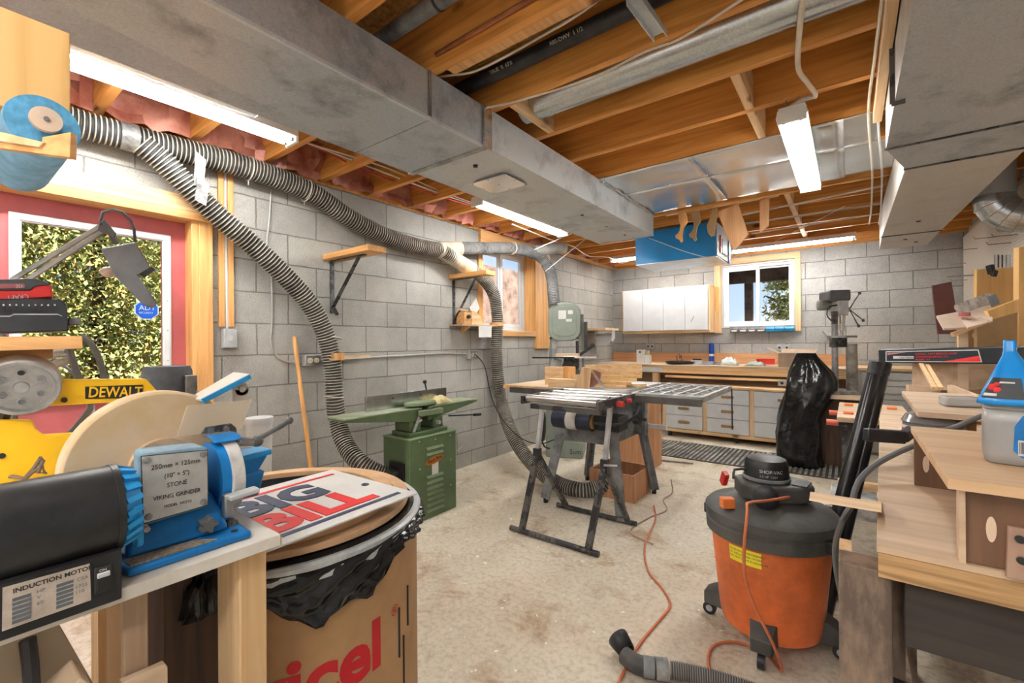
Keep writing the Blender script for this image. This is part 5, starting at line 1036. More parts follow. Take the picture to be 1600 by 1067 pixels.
# ---- vacuum hose on the floor ----
VH = thing('vacuum_hose', 'grey ribbed vacuum hose with black nozzle lying on the floor at bottom', 'hose', at(1000, 1040, z=0))
hz = .032
hose('hose_body', [at(1048, 1046, z=hz), at(1080, 1052, z=hz), at(1120, 1062, z=hz), at(1180, 1082, z=hz), at(1250, 1110, z=hz)], .030, [mat('grey_hose_rib', (.34, .32, .29), .7, var=.15), mat('grey_hose_groove', (.12, .115, .11), .7, var=.1)], VH, pitch=.008)
B().tube(spline([at(976, 1024, z=.038), at(992, 1036, z=.036), at(1012, 1042, z=.034), at(1030, 1045, z=.033)], .01), .032, 20).out('elbow', mat('scuffed_black', (.035, .035, .035), .5, var=.8, scale=10, col2=(.09, .085, .08), lo=.35, hi=.65), VH)
B().tube([at(1005, 1041, z=.035), at(1022, 1044, z=.034)], .035, 20).out('collar', GREYP, VH); B().tube([at(1024, 1044, z=.034), at(1044, 1046, z=.034)], .036, 20).out('tape_wrap', TAPE, VH)
q0, q1 = at(980, 1018, z=.04), at(968, 1000, z=.055); B().tube([q0, q1, q1 + (q1 - q0) * .25], [.032, .040, .041], 22, cap=False).out('nozzle', BLK, VH).modifiers.new('t', 'SOLIDIFY').thickness = .003
# =====================================================================
# DRUM WITH SIGN
# =====================================================================
dc = V((-1.20, .575, 0)); DR = .346; DZ_ = .76
D = thing('fibre_drum', 'big round cardboard drum lined with a black bag in the foreground', 'drum', dc)
B().lathe([(DR - .012, .02), (DR, .02), (DR, DZ_ - .02), (DR - .01, DZ_ - .02), (DR - .012, .05)], dc, n=96).out('cardboard_wall', CARD, D)
B().cyl(dc + V((0, 0, .0)), dc + V((0, 0, .03)), DR - .005, n=64).out('drum_base', CARD, D)
B().lathe([(DR + .002, DZ_ - .03), (DR + .010, DZ_ - .026), (DR + .010, DZ_ + .006), (DR + .004, DZ_ + .012), (DR - .008, DZ_ + .010), (DR - .010, DZ_ - .03)], dc, n=96).out('steel_rim', GALV, D)
# black liner folded over the rim
g = B(); n = 150; random.seed(4); rs = []
toD = math.atan2(-dc.y, -dc.x)
def drop(a):
    d = (a - toD + PI) % (2 * PI) - PI
    base = .040 + .006 * math.sin(5 * a) + .006 * math.sin(13 * a)
    return base + .065 * math.exp(-((d - .28) / .36) ** 4) - .01 * math.exp(-((d + .5) / .3) ** 2) + .02 * math.exp(-((d - .2) / .1) ** 2)
rows = 14; vs = []
for j in range(rows + 1):
    r = []
    for i in range(n):
        a = 2 * PI * i / n; dd = drop(a); z = DZ_ + .004 - dd * j / rows
        rr = DR + .014 + .006 * math.sin(23 * a + j) + .006 * math.sin(41 * a - j * 1.3) * j / rows + .018 * max(0, (dd - .14) / .15) * (j / rows) + random.uniform(-.002, .002)
        if j == 0: rr = DR - .02
        if j == 1: rr = DR + .011
        r.append(V((dc.x + rr * math.cos(a), dc.y + rr * math.sin(a), z + (.012 if j == 0 else 0))))
    vs.append(r)
g.rings(vs[::-1], cap=False); ob = g.out('bag_liner', BAG, D, sharp=180); ob.modifiers.new('t', 'SOLIDIFY').thickness = .0015
B().cyl(dc + V((0, 0, .55)), dc + V((0, 0, .56)), DR - .02, n=48).out('bag_bottom', BAG, D)
# red lettering on the drum
def cyl_hit(u, v):
    d = at(u, v, t=1) - EYE; a = d.x ** 2 + d.y ** 2; b_ = -(d.x * dc.x + d.y * dc.y); c = dc.x ** 2 + dc.y ** 2 - DR ** 2; q = b_ * b_ - a * c; t = (-b_ - math.sqrt(max(0, q))) / a; p = EYE + d * t
    return math.atan2(p.y - dc.y, p.x - dc.x), p.z
ch_ = cyl_hit(606, 961); cl_ = cyl_hit(600, 1030); LS = .150; wrap_text('vicel', dc, lambda z: DR + .0012, cl_[1], LS, cl_[0] - LS * 1.92 / DR, mat('drum_red', (.55, .012, .02), .6, var=.05), D, bold=.005, sx=1.05)
wrap_text('\u00ae', dc, lambda z: DR + .0012, cyl_hit(612, 965)[1], .035, cyl_hit(611, 960)[0], MC['drum_red'], D)
for da, z0, z1 in ((.80, .45, .57), (.86, .36, .49), (.93, .50, .60)):
    a = toD + da; B().bar(dc + V(((DR + .001) * math.cos(a), (DR + .001) * math.sin(a), z0)), dc + V(((DR + .001) * math.cos(a), (DR + .001) * math.sin(a), z1)), .004, .003).out('scuff_slot', INK, D)
# wooden hoops on top
for k, (r, zz, dx) in enumerate(((DR - .035, DZ_ + .018, 0), (DR - .075, DZ_ + .034, .012))):
    hp = B().lathe([(r - .03, 0), (r + .01, 0), (r + .012, .008), (r + .01, .016), (r - .03, .016)], dc + V((dx, -dx, zz)), n=72); hp = hp
    g = bmesh.new(); hp.b.faces.ensure_lookup_table()
    o_ = B(); N_ = 72; pr = [(r - .025, 0), (r + .012, 0), (r + .012, .016), (r - .025, .016)]
    o_.rings([[dc + V((dx + q[0] * math.cos(t), -dx + q[0] * math.sin(t), zz + q[1])) for q in pr] for t in [2 * PI * i / N_ for i in range(N_)]], closed=True)
    hp.b.free(); g.free()
    tag(o_.out('wooden_hoop', mat('bent_wood', (.58, .36, .20), .55, var=.15, scale=5), bevel=.002), ('lower wooden hoop lying on the rim of the cardboard drum', 'upper wooden hoop stacked under the printed sign on the drum')[k], 'hoop')
# printed sign
SZ = DZ_ + .072
pR = at(652, 772, z=SZ - .01); pF = at(503, 740, z=SZ); pN = at(412, 866, z=SZ - .005); pL = pF + pN - pR
SG = thing('printed_sign', 'white sign board with red and navy lettering lying across the drum', 'sign', (pF + pN) / 2)
ex = (pR - pN); ey = (pL - pN); wd, ht = ex.length, ey.length; exn = ex.normalized(); nz_ = exn.cross(ey).normalized(); eyn = nz_.cross(exn)
B().prism([pN, pR, pR + eyn * ht, pN + eyn * ht], nz_ * .004).out('board', PAPER, SG, bevel=.001)
o_ = pN + nz_ * .0045
def sgb(x0, y0, x1, y1, m, nm):
    B().prism([o_ + exn * x0 + eyn * y0, o_ + exn * x1 + eyn * y0, o_ + exn * x1 + eyn * y1, o_ + exn * x0 + eyn * y1], nz_ * .0006).out(nm, m, SG)
sgb(.10 * wd, .085 * ht, .93 * wd, .125 * ht, NAVY, 'navy_stripe'); sgb(.08 * wd, .86 * ht, .93 * wd, .895 * ht, REDP, 'red_stripe')
text('BIG', o_ + exn * .12 * wd + eyn * .52 * ht, exn, eyn, ht * .42, NAVY, SG, bold=.007, sx=wd / ht * .88)
text('BILL', o_ + exn * .10 * wd + eyn * .175 * ht, exn, eyn, ht * .42, REDP, SG, bold=.007, sx=wd / ht * .92)
text('\u00ae', o_ + exn * .88 * wd + eyn * .42 * ht, exn, eyn, ht * .08, NAVY, SG)
# =====================================================================
# GRINDING BENCH, LEFT FOREGROUND
# =====================================================================
gb = thing('grinder_bench', 'white-topped particle-board bench holding the blue wet grinder', 'bench', (-1.1, 0, 0))
bz = .90
B().box(-1.66, -.75, bz - .018, -.742, .352, bz).out('bench_top', mat('white_laminate', (.72, .67, .60), .5, var=.08, scale=10), gb, bevel=.001)
B().box(-1.66, .352, bz - .0175, -.742, .3535, bz - .0008).out('raw_edge', mat('chipboard_edge', (.50, .33, .16), .9, var=.35, scale=120), gb)
B().box(-.865, .303, 0, -.775, .345, bz - .019).out('post', PINEz, gb, bevel=.003); B().box(-.80, .163, 0, -.785, .190, bz - .019).out('post', wood('brown_post_board', (.30, .19, .12), (.42, .28, .18), 'z'), gb, bevel=.002)  # second post is a darker brown board
B().box(-1.62, .27, 0, -1.54, .345, bz - .019).out('post', PINEz, gb); B().box(-1.62, -.73, 0, -1.54, -.65, bz - .019).out('post', PINEz, gb); B().box(-.85, -.73, 0, -.77, -.65, bz - .019).out('post', PINEz, gb)
B().bar((-.79, -.60, .30), (-.79, .12, .80), .018, .09, (1, 0, 0)).out('diagonal_brace', PLY, gb, bevel=.002)
tag(B().cbox((-.93, .283, .43), (.03, .085, .86)).out('dark_plank', DARKW, bevel=.002), 'wide dark-stained plank standing under the grinding bench', 'plank')
tag(B().cbox((-.86, .21, .43), (.05, .022, .86)).out('dark_post', wood('weathered_brown', (.09, .055, .045), (.17, .11, .09), 'z', .7, False), bevel=.002), 'narrow dark post standing left of the wide stained plank', 'post')
tag(B().prism([V((-.80, -.16, .85)), at(88, 968, x=-.80), at(145, 1067, x=-.80), V((-.80, .19, .40)), V((-.80, .19, 0)), V((-.80, -.16, 0))], (-.012, 0, 0)).out('tan_panel', mat('tan_board', (.40, .31, .22), .7, var=.06, scale=3), bevel=.001), 'plain tan panel standing below the motor at the lower left corner', 'panel')
tag(B().prism([at(190, 1067, x=-.77), at(258, 1037, x=-.77), at(262, 1042, x=-.77), V((-.77, .21, 0)), V((-.77, .16, 0))], (-.012, 0, 0)).out('wood_offcut', PLY, bevel=.001), 'pale plywood offcut leaning at the bottom edge before the dark plank', 'offcut')
tg = B(); cord('motor_cable', [(-.785, .075, .86), (-.78, .078, .80), (-.78, .08, .6), (-.78, .082, .3), (-.80, .10, .02)], .0075, BLK, 'thick black cable hanging straight down below the grinder motor', 'cable')
tag(B().cbox((-1.35, .25, .10), (.50, .22, .17), rz=-.5).out('black_case', mat('black_case', (.03, .03, .035), .5, var=.2), bevel=.006), 'low black case on the floor seen under the grinding bench', 'case')
tag(B().cbox((-1.25, .05, .30), (.45, .3, .02), rz=-.4, ry=.2).out('aslant_board', wood('brown_board', (.20, .12, .08), (.30, .19, .13), 'x'), bevel=.001), 'brown board lying aslant under the grinding bench', 'board')
rag('hanging_bag', (-.93, .30, .74), .05, .04, .10, BAG, 'bit of black plastic bag hanging behind the bench post', 21)
# ---- the wet grinder ----
GR = thing('wet_grinder', 'blue two-wheel wet grinder with a large sandy stone and black motor', 'grinder', (-.9, .2, bz))
B().hexa([(-.765, .165, bz), (-.765, .318, bz), (-1.06, .33, bz), (-1.06, .12, bz), (-.765, .165, bz + .012), (-.765, .318, bz + .012), (-1.06, .33, bz + .012), (-1.06, .12, bz + .012)]).out('base_plate', BLUE, GR, bevel=.004)
B().cyl((-.785, .30, bz + .0115), (-.785, .30, bz + .0135), .005, n=10).out('bolt_hole', INK, GR)
tag(B().prism([(-.770, .168, bz + .0125), (-.770, .27, bz + .0125), (-.795, .25, bz + .0125), (-.80, .168, bz + .0125)], (0, 0, .002)).out('grit', mat('grit', (.40, .33, .25), .95, var=.6, scale=260, col2=(.10, .08, .06), bump=.5)), 'brown grinding grit spilled along the front of the grinder base', 'grit', kind='stuff')
B().hexa([(-.80, .17, bz + .012), (-.80, .30, bz + .012), (-.98, .30, bz + .012), (-.98, .15, bz + .012), (-.83, .18, bz + .07), (-.83, .285, bz + .07), (-.95, .285, bz + .07), (-.95, .17, bz + .07)]).out('pedestal', BLUE, GR, bevel=.006)
B().hexa([(-.865, .192, .950), (-.802, .187, .950), (-.802, .272, .955), (-.865, .272, .955), (-.865, .192, 1.055), (-.802, .184, 1.055), (-.802, .272, 1.050), (-.865, .272, 1.050)]).out('gearbox', mat('dusty_blue', (.16, .27, .36), .5, var=.25, scale=10), GR, bevel=.008)
g = B(); P4 = [V((-.8005, .189, .958)), V((-.8005, .2675, .961)), V((-.8005, .2675, 1.045)), V((-.8005, .187, 1.052))]; g.prism(P4, (.002, 0, 0)); gp_ = g.out('name_plate', SILV, GR)
g = B(); P5 = [p + V((.0004, 0, 0)) + (V((0, .228, 1.004)) - V((0, p.y, p.z))) * -.03 for p in P4]; g.prism(P5, (.001, 0, 0)); g.out('plate_border', mat('plate_dark', (.06, .055, .05), .6, var=.2), gp_)
yd = V((0, .0785, .0)).normalized() + V((0, 0, -.03)); 
for s_, y_, z_, sz in (('250mm \u00d7 125mm', .2275, 1.030, .0098), ('(10" \u00d7 5")', .228, 1.015, .0092), ('STONE', .228, 1.001, .0092), ('VIKING GRINDER', .2285, .985, .0088), ('MODEL  HG710', .229, .972, .0058)):
    text(s_, (-.7978, y_, z_ ), yd, (0, 0, 1), sz, INK, gp_, align='CENTER', ext=.0002, sx=.86)
for y_, z_ in ((.194, .965), (.262, .967), (.262, 1.040), (.1925, 1.046)):
    B().lathe([(.0048, 0), (.0045, .003), (.002, .0042), (.0001, .0044)], (-.799, y_, z_), (1, 0, 0), n=14).out('screw', STEELd, gp_)
# large stone
wc = V((-.96, .247, 1.005))
B().lathe([(.006, -.02), (.121, -.02), (.125, -.016), (.125, .016), (.121, .02), (.006, .02)], wc, (1, 0, 0), n=72).out('large_stone', STONE, GR, bevel=.001)
B().cyl(wc + V((.02, 0, -.0)), wc + V((.034, 0, 0)), .046, n=32).out('stone_flange', mat('dusty_flange', (.55, .40, .26), .7, var=.2), GR); B().cyl(wc, wc + V((.10, 0, 0)), .012, n=12).out('axle', STEELd, GR)
B().hexa([(-1.02, .10, bz + .012), (-.93, .10, bz + .012), (-.93, .40, bz + .012), (-1.02, .40, bz + .012), (-1.03, .10, bz + .06), (-.925, .10, bz + .06), (-.925, .41, bz + .06), (-1.03, .41, bz + .06)]).out('water_trough', BLUE, GR, bevel=.004)
# motor
my = at(190, 797, x=-.86); mcz = .994
M0 = mat('dusty_motor_black', (.026, .026, .028), .38, .1, var=.5, scale=30, col2=(.014, .014, .015), lo=.35, hi=.7)
B().cyl((-.785, -.03, mcz), (-.785, .149, mcz), .0555, n=64).out('motor_shell', M0, GR); B().cyl((-.785, .149, mcz), (-.785, .156, mcz), .0565, n=64).out('motor_band', M0, GR)
g = B(); g.cyl((-.785, .156, mcz), (-.785, .174, mcz), .050, .043, n=36); fan = g.out('fan_cover', BLUEl, GR)
for k in range(20):
    a = 2 * PI * k / 20; d = V((math.cos(a), 0, math.sin(a))); B().bar(V((-.785, .1565, mcz)) + d * .052, V((-.785, .1735, mcz)) + d * .045 + V((-d.z, 0, d.x)) * .005, .007, .006, d).out('fin', BLUEl, fan)
B().box(-.79, .174, .935, -.772, .183, .980).out('blue_flange', BLUEl, GR, bevel=.003)
B().cyl((-.79, .187, .955), (-.775, .187, .955), .004, n=8).out('flange_bolt', STEELd, GR)
mb = B().hexa([(-.90, -.04, .853), (-.797, -.04, .853), (-.797, .162, .866), (-.90, .162, .866), (-.90, -.04, .93), (-.803, -.04, .93), (-.803, .162, .93), (-.90, .162, .93)])
mb.b.free(); mbx = B().box(-.84, -.04, bz + .0005, -.75, .150, .940).out('motor_base', M0, GR, bevel=.004)
mbs = B().box(-.7415, -.04, .889, -.7365, .152, .952).box(-.75, -.04, bz + .001, -.7415, .152, .952).out('switch_panel', M0, GR, bevel=.002)
q = [at(u, v, x=-.736) for u, v in ((3, 986), (142, 937), (140, 880), (4, 918))]
inp = B().prism(q, (.0012, 0, 0)).out('rating_plate', mat('rating_plate', (.56, .47, .40), .5, .2, var=.12, scale=40), GR)
e1 = (q[1] - q[0]).normalized(); e2 = (q[3] - q[0]); L_, H_ = (q[1] - q[0]).length, e2.length; e2.normalize(); oo = q[0] + V((.0014, 0, 0))
text('INDUCTION MOTOR', oo + e1 * L_ * .56 + e2 * H_ * .80, e1, e2, .0068, INK, inp, align='CENTER', ext=.0001, bold=.0002)
for cx_ in (.10, .58):
    for k in range(6):
        B().prism([oo + e1 * L_ * a + e2 * H_ * b_ for a, b_ in ((cx_, .08 + k * .105), (cx_ + .20, .08 + k * .105), (cx_ + .20, .155 + k * .105), (cx_, .155 + k * .105))], (.0003, 0, 0)).out('table_row', mat('plate_grey', (.12, .14, .16), .5, var=0), inp)
for s_, a, b_ in (('HP', .36, .62), ('V', .36, .48), ('60', .36, .34), ('CSA', .82, .60), ('1725', .80, .42), ('110', .80, .28)): text(s_, oo + e1 * L_ * a + e2 * H_ * b_, e1, e2, .0055, mat('plate_grey', (.12, .14, .16)), inp, ext=.0001)
c = at(161, 905, x=-.736); sw = B().box(-.7366, c.y - .008, c.z - .0155, -.734, c.y + .0085, c.z + .0165).out('switch', BLK, GR, bevel=.001)
B().box(-.734, c.y - .006, c.z + .004, -.7305, c.y + .006, c.z + .010).out('rocker', GREYL, sw, bevel=.001); B().box(-.734, c.y - .006, c.z - .011, -.732, c.y + .006, c.z + .004).out('rocker', INK, sw)
text('ON', (-.7338, c.y - .004, c.z + .0108), (0, 1, 0), (0, 0, 1), .0045, PAPER, sw, ext=.0001); text('OFF', (-.7428, c.y - .0045, c.z - .0155), (0, 1, 0), (0, 0, 1), .0045, PAPER, sw, ext=.0001)
# small dry stone, guard and rest
sc = V((-.868, .305, .985))
B().lathe([(.006, -.010), (.060, -.010), (.0625, -.008), (.0625, .008), (.060, .010), (.006, .010)], sc + V((0, .012, 0)), (0, 1, 0), n=56).out('small_stone', STONEg, GR)
B().cyl(sc + V((0, -.012, 0)), sc + V((0, .002, 0)), .058, n=40).out('inner_guard', BLUE, GR)
g = B(); rs = []
for k in range(15):
    a = -.35 + 2.25 * k / 14 ; d = V((math.cos(a), 0, math.sin(a))); rs.append([sc + d * .068 + V((0, -.014, 0)), sc + d * .068 + V((0, .028, 0)), sc + d * .071 + V((0, .028, 0)), sc + d * .071 + V((0, -.014, 0))])
rs = rs[9:]
g.rings(rs); g.out('wheel_guard', BLUE, GR, bevel=.001)
ar = B().hexa([(-.815, .292, .930), (-.80, .292, .930), (-.80, .306, .930), (-.815, .306, .930), (-.815, .292, .968), (-.80, .292, .968), (-.80, .306, .968), (-.815, .306, .968)]); ar.out('rest_arm', STEELd, GR, bevel=.003)
B().bar(at(356, 778, x=-.795), at(402, 764, x=-.795), .022, .008).out('tool_rest', GREYL, GR, bevel=.002)
c = at(325, 820, x=-.79); kn = B()
kn.prism([V((c.x - .012, c.y + (.0105 + .0025 * math.cos(5 * t)) * math.cos(t), c.z + (.0105 + .0025 * math.cos(5 * t)) * math.sin(t))) for t in [2 * PI * k / 40 for k in range(40)]], (.018, 0, 0)); kn.out('star_knob', BLKm, GR, bevel=.001)
B().cyl(c + V((-.03, .004, .0)), c, .005, n=10).out('knob_shaft', STEELd, GR); B().ball(at(360, 822, x=-.82), .013, 14).out('rest_socket', BLKm, GR)
# spark shield, water tray, lever
q = [at(u, v, x=-.915) for u, v in ((276, 682), (292, 634), (392, 624), (377, 670), (318, 676))]; B().prism([q[0], q[3], q[2], q[1]], (.003, 0, 0)).out('spark_shield', CLEAR, GR)
q = [at(u, v, x=-.90) for u, v in ((313, 678), (320, 667), (360, 661), (368, 668), (372, 690), (364, 690), (360, 672))]; B().prism(q, (.004, 0, 0)).out('shield_bracket', BLKm, GR, bevel=.001)
for u, v in ((329, 673), (353, 670)): c = at(u, v, x=-.896); B().cyl(c, c + V((.003, 0, 0)), .005, n=12).out('shield_screw', STEELd, GR)
q = [at(298, 623, x=-.955), at(316, 628, x=-.92), at(391, 587, x=-.94), at(365, 584, x=-1.0)]; B().prism(q, (0, 0, .004)).out('slanted_tray', MC['dusty_blue'] if 0 else mat('tray_top', (.55, .50, .44), .7, var=.1), GR, bevel=.001)
B().bar(at(316, 627, x=-.919), at(391, 588, x=-.939), .004, .010).out('tray_lip', BLUEl, GR, bevel=.001)
c = at(378, 608, x=-.95); B().cyl(c + V((-.012, 0, 0)), c, .0135, n=22).box(c.x - .012, c.y - .013, c.z - .035, c.x, c.y + .013, c.z).out('pivot_lug', mat('dusty_lug', (.50, .44, .40), .6, var=.15), GR, bevel=.001); B().cyl(c, c + V((.003, 0, 0)), .006, n=14).out('pivot_bolt', STEEL, GR)
q = [at(u, v, x=-.93) for u, v in ((370, 708), (412, 702), (418, 712), (385, 768), (378, 768))]; B().prism(q, (-.04, 0, 0)).out('funnel', BLUE, GR, bevel=.002); B().bar(at(368, 714, x=-.925), at(416, 703, x=-.925), .05, .010).out('funnel_rim', BLUEl, GR, bevel=.002)
B().tube([at(395, 690, x=-.90), at(420, 676, x=-.90), at(440, 665, x=-.90), at(449, 658, x=-.90)], [.006, .005, .0055, .006], 10).ball(at(452, 657, x=-.90), .008, 12).ball(at(402, 689, x=-.90), .011, 14).out('lever', mat('dark_lever', (.10, .10, .10), .5, .3, var=.6), GR)
B().cyl(at(372, 690, x=-.90), at(398, 690, x=-.90), .008, n=14).out('lever_shaft', STEELd, GR)
# ---- things around the grinder ----
yp = thing('yellow_planer', 'yellow planer body with black nameplate behind the big grinding stone', 'planer', (-1.52, .22, bz)); YX = -1.5
def yq(pts, dx, x=YX, m=YEL, nm='body_panel', par=None, bv=.003): return B().prism([at(u, v, x=x) for u, v in pts], (dx, 0, 0)).out(nm, m, par or yp, bevel=bv)
yq([(-30, 596), (100, 593), (229, 592), (254, 620), (258, 700), (200, 700), (190, 628), (-30, 641)], -.03)
yq([(-30, 655), (52, 657), (56, 670), (70, 680), (140, 676), (200, 672), (200, 757), (-30, 766)], -.03)
npl = yq([(133, 604), (223, 601), (223, 622), (133, 623)], .002, YX + .0005, INK, 'name_plate', bv=0)
p0, p1 = at(137, 620.5, x=YX + .003), at(221, 619, x=YX + .003); text('D\u1d07WALT' if False else 'DEWALT', p0, p1 - p0, (0, 0, 1), .036, YEL, npl, bold=.0006, sx=(p1 - p0).length / .145, ext=.0003)
for u, v in ((100, 625), (3, 712)): c = at(u, v, x=YX); B().cyl(c, c + V((.004, 0, 0)), .006, n=12).out('bolt', BLK, yp)
mt = at(262, 600, t=1.75); sm_ = thing('sander_motor', 'dark grey motor housing on a bracket left of the door frame', 'motor', mt - V((0, 0, .1)))
B().lathe([(.075, -.10), (.08, -.06), (.08, .05), (.072, .07), (.0, .072)], mt, n=32).out('housing', mat('slate_grey', (.11, .12, .14), .5, var=.2), sm_)
B().cbox(mt + V(RGT) * .085 + V((0, 0, -.01)), (.05, .04, .09)).out('cord_box', STEELd, sm_, bevel=.003); B().bar(mt + V(RGT) * .08 + V((0, 0, -.03)), mt + V(RGT) * .16 + V((0, 0, -.07)), .006, .04).out('mount_bracket', GREYL, sm_)
sb = thing('motor_shelf', 'wooden block carrying the dark motor housing', 'stand', (mt.x, mt.y, 0)); B().box(mt.x - .1, mt.y - .1, .0, mt.x + .1, mt.y + .1, mt.z - .10).out('block', PINEz, sb)
tb_ = at(405, 652, t=1.95); bk = thing('plastic_tub', 'white plastic tub with lid between the grinder and the block wall', 'tub', (tb_.x, tb_.y, .60))
B().lathe([(.045, .60), (.052, tb_.z - .03)], (tb_.x, tb_.y, 0), n=32).out('tub_body', mat('milky_tub', (.62, .65, .66), .4, var=.05), bk); B().lathe([(.056, tb_.z - .03), (.058, tb_.z - .010), (.055, tb_.z), (.0, tb_.z + .001)], (tb_.x, tb_.y, 0), n=32).out('tub_lid', WHT, bk)
stl = thing('stool', 'plain wooden stool under the white tub', 'stool', (tb_.x, tb_.y, 0)); B().box(tb_.x - .12, tb_.y - .12, .575, tb_.x + .12, tb_.y + .12, .60).out('seat', PINE, stl, bevel=.003)
for a, b_ in ((-1, -1), (1, -1), (1, 1), (-1, 1)): B().box(tb_.x + a * .10 - .015, tb_.y + b_ * .10 - .015, 0, tb_.x + a * .10 + .015, tb_.y + b_ * .10 + .015, .575).out('leg', PINEz, stl)
# grey pulley wheel on its arm
wz_ = at(34, 602, t=1.0); ax_ = ((EYE - wz_).normalized() + V((0, 0, -.33)) + V(RGT) * -.05).normalized(); pw = thing('machine_pulley', 'grey metal contact wheel with five holes at the left edge', 'wheel', wz_ - V((0, 0, .08)))
B().lathe([(.006, -.03), (.060, -.035), (.064, -.03), (.064, .018), (.061, .022), (.055, .022), (.052, .012), (.006, .012)], wz_, ax_, n=56).out('wheel_rim', mat('brushed_grey', (.34, .33, .32), .45, .6, var=.25, scale=8), pw)
a1_ = ax_.cross(V((0, 0, 1))).normalized(); a2_ = a1_.cross(ax_).normalized()
for k in range(6):
    a = PI / 2 + 2 * PI * k / 6; c = wz_ + (a1_ * math.cos(a) + a2_ * math.sin(a)) * .034 + ax_ * .0115; B().lathe([(.008, .0), (.008, .003), (.006, .0035), (.006, .0)], c, ax_, n=18).out('hole_rim', STEELd, pw); B().cyl(c, c + ax_ * .0015, .006, n=16).out('hole', INK if k == 0 else GREYP, pw)
B().lathe([(.013, .0), (.012, .004), (.0, .005)], wz_ + ax_ * .012, ax_, n=20).out('hub_cap', STEELd, pw)
B().bar(wz_ + V((-.03, -.02, -.05)) , at(-12, 705, t=1.02), .012, .02).out('support_arm', BLK, pw); B().cyl(wz_ - ax_ * .07, wz_, .012, n=12).out('axle', STEELd, pw)
# shelf with battery charger
sa, sb_ = at(128, 535, t=1.10), at(-40, 538, t=.98)
ws = thing('tool_shelf', 'orange wooden shelf board carrying the red charger at the left edge', 'shelf', (sa + sb_) / 2)
B().bar(sa, sb_, .16, .030).out('shelf_board', ORWy, ws, bevel=.002); B().bar(at(55, 552, t=1.12), at(-40, 556, t=1.0), .10, .024).out('under_board', BRASS, ws, bevel=.002)
pst = at(-30, 560, t=1.06); B().box(pst.x - .05, pst.y - .05, bz, pst.x + .0, pst.y, pst.z - .01).out('shelf_post', PINEz, ws)
ch = thing('battery_charger', 'black battery case topped by a red battery pack on the shelf board', 'charger', (sa + sb_) / 2)
dsh = (sb_ - sa).normalized(); nsh = V((0, 0, 1)); out_ = dsh.cross(nsh).normalized()
if out_.dot(-FWD) < 0: out_ = -out_
def chp(pts, t, dep, m, nm, bv=.003):
    o_ = []
    for u, v in pts:
        d = at(u, v, t=1) - EYE; P0 = sa + out_ * t; k = (P0 - EYE).dot(out_) / d.dot(out_); o_.append(EYE + d * k)
    return B().prism(o_, -out_ * dep).out(nm, m, ch, bevel=bv)
cs_ = mat('clear_dark_case', (.05, .055, .065), .25, var=.15)
chp([(-40, 467), (60, 466), (95, 467), (105, 478), (107, 517), (60, 519), (-40, 521)], .055, .11, cs_, 'case_body')
chp([(105, 496), (126, 497), (127, 507), (107, 509)], .03, .04, GREYP, 'latch')
for k in range(9): chp([(3 + k * 10, 478), (8 + k * 10, 477.5), (8 + k * 10, 488), (3 + k * 10, 488.5)], .0565, .003, BLK, 'bit_slot', 0); chp([(4 + k * 10, 475), (7 + k * 10, 475), (7 + k * 10, 478), (4 + k * 10, 478)], .057, .003, STEEL, 'bit', 0)
chp([(-40, 493), (15, 493), (22, 490), (90, 490), (97, 493), (97, 494.5), (90, 492), (22, 492), (15, 495), (-40, 495)], .057, .002, GREYL, 'ridge', 0)
chp([(-40, 454), (48, 454), (56, 447), (80, 445), (82, 464), (40, 467), (-40, 471)], .05, .10, mat('craft_red', (.68, .03, .03), .35, var=.04), 'red_band')
chp([(-40, 437), (20, 436), (56, 435), (66, 439), (76, 441), (78, 446), (56, 448), (48, 454), (-40, 456)], .045, .09, mat('charcoal', (.06, .07, .075), .45, var=.1), 'top_cap')
chp([(-40, 444), (38, 443), (39, 449), (-40, 452)], .0475, .002, mat('label_pink', (.40, .12, .14), .5, var=0), 'label_strip', 0)
def ontop(u, v, t):
    d = at(u, v, t=1) - EYE; P0 = sa + out_ * t; return EYE + d * ((P0 - EYE).dot(out_) / d.dot(out_))
pa_, pb_ = ontop(44, 459.5, .0515), ontop(2, 462.5, .0515); text('CRAFT', pa_, pb_ - pa_, (0, 0, -1), .017, WHT, ch, ext=.0003, sx=(pb_ - pa_).length / .063)
pa_, pb_ = ontop(36, 444.5, .049), ontop(20, 445, .049); text('V20', pa_, pb_ - pa_, (0, 0, -1), .011, WHT, ch, ext=.0003, sx=(pb_ - pa_).length / .024)
for i, pts in enumerate((((0, 520), (12, 535), (22, 560), (28, 585)), ((108, 545), (118, 575), (128, 605), (140, 640)), ((128, 525), (145, 540), (158, 570), (165, 605), (172, 640)), ((70, 548), (95, 568), (118, 585), (132, 610), (145, 632)))):
    cord('machine_cable', [at(u, v, t=1.15 + .08 * i) for u, v in pts] + [V((-1.6, .12 + .05 * i, .906))], .008 if i != 3 else .005, mat('grey_cable', (.16, .16, .165), .5, var=.1), ('thick grey cable in front of the left end of the shelf', 'grey cable dropping below the middle of the shelf', 'outermost grey cable curving from the right end of the shelf', 'thin dark cable crossing behind the other shelf cables')[i], 'cable')
cl = cord('cable_coil', [at(u, v, t=1.25) for u, v in ((55, 560), (80, 552), (105, 548), (112, 556), (90, 566), (60, 570), (58, 562), (85, 556), (108, 552), (110, 562), (80, 574), (66, 576))], .007, mat('pale_coil', (.42, .38, .36), .6, var=.1), 'coil of pale grey cable under the orange shelf', 'cable')
cord('loose_cable', [at(u, v, t=1.0) for u, v in ((0, 748), (15, 742), (30, 750), (45, 742), (66, 712), (70, 712), (58, 745), (72, 738), (74, 728), (60, 730), (40, 748))], .004, mat('brown_cable', (.20, .14, .11), .6, var=.1), 'loose brown-grey cable coiled on top of the grinder motor', 'cable')
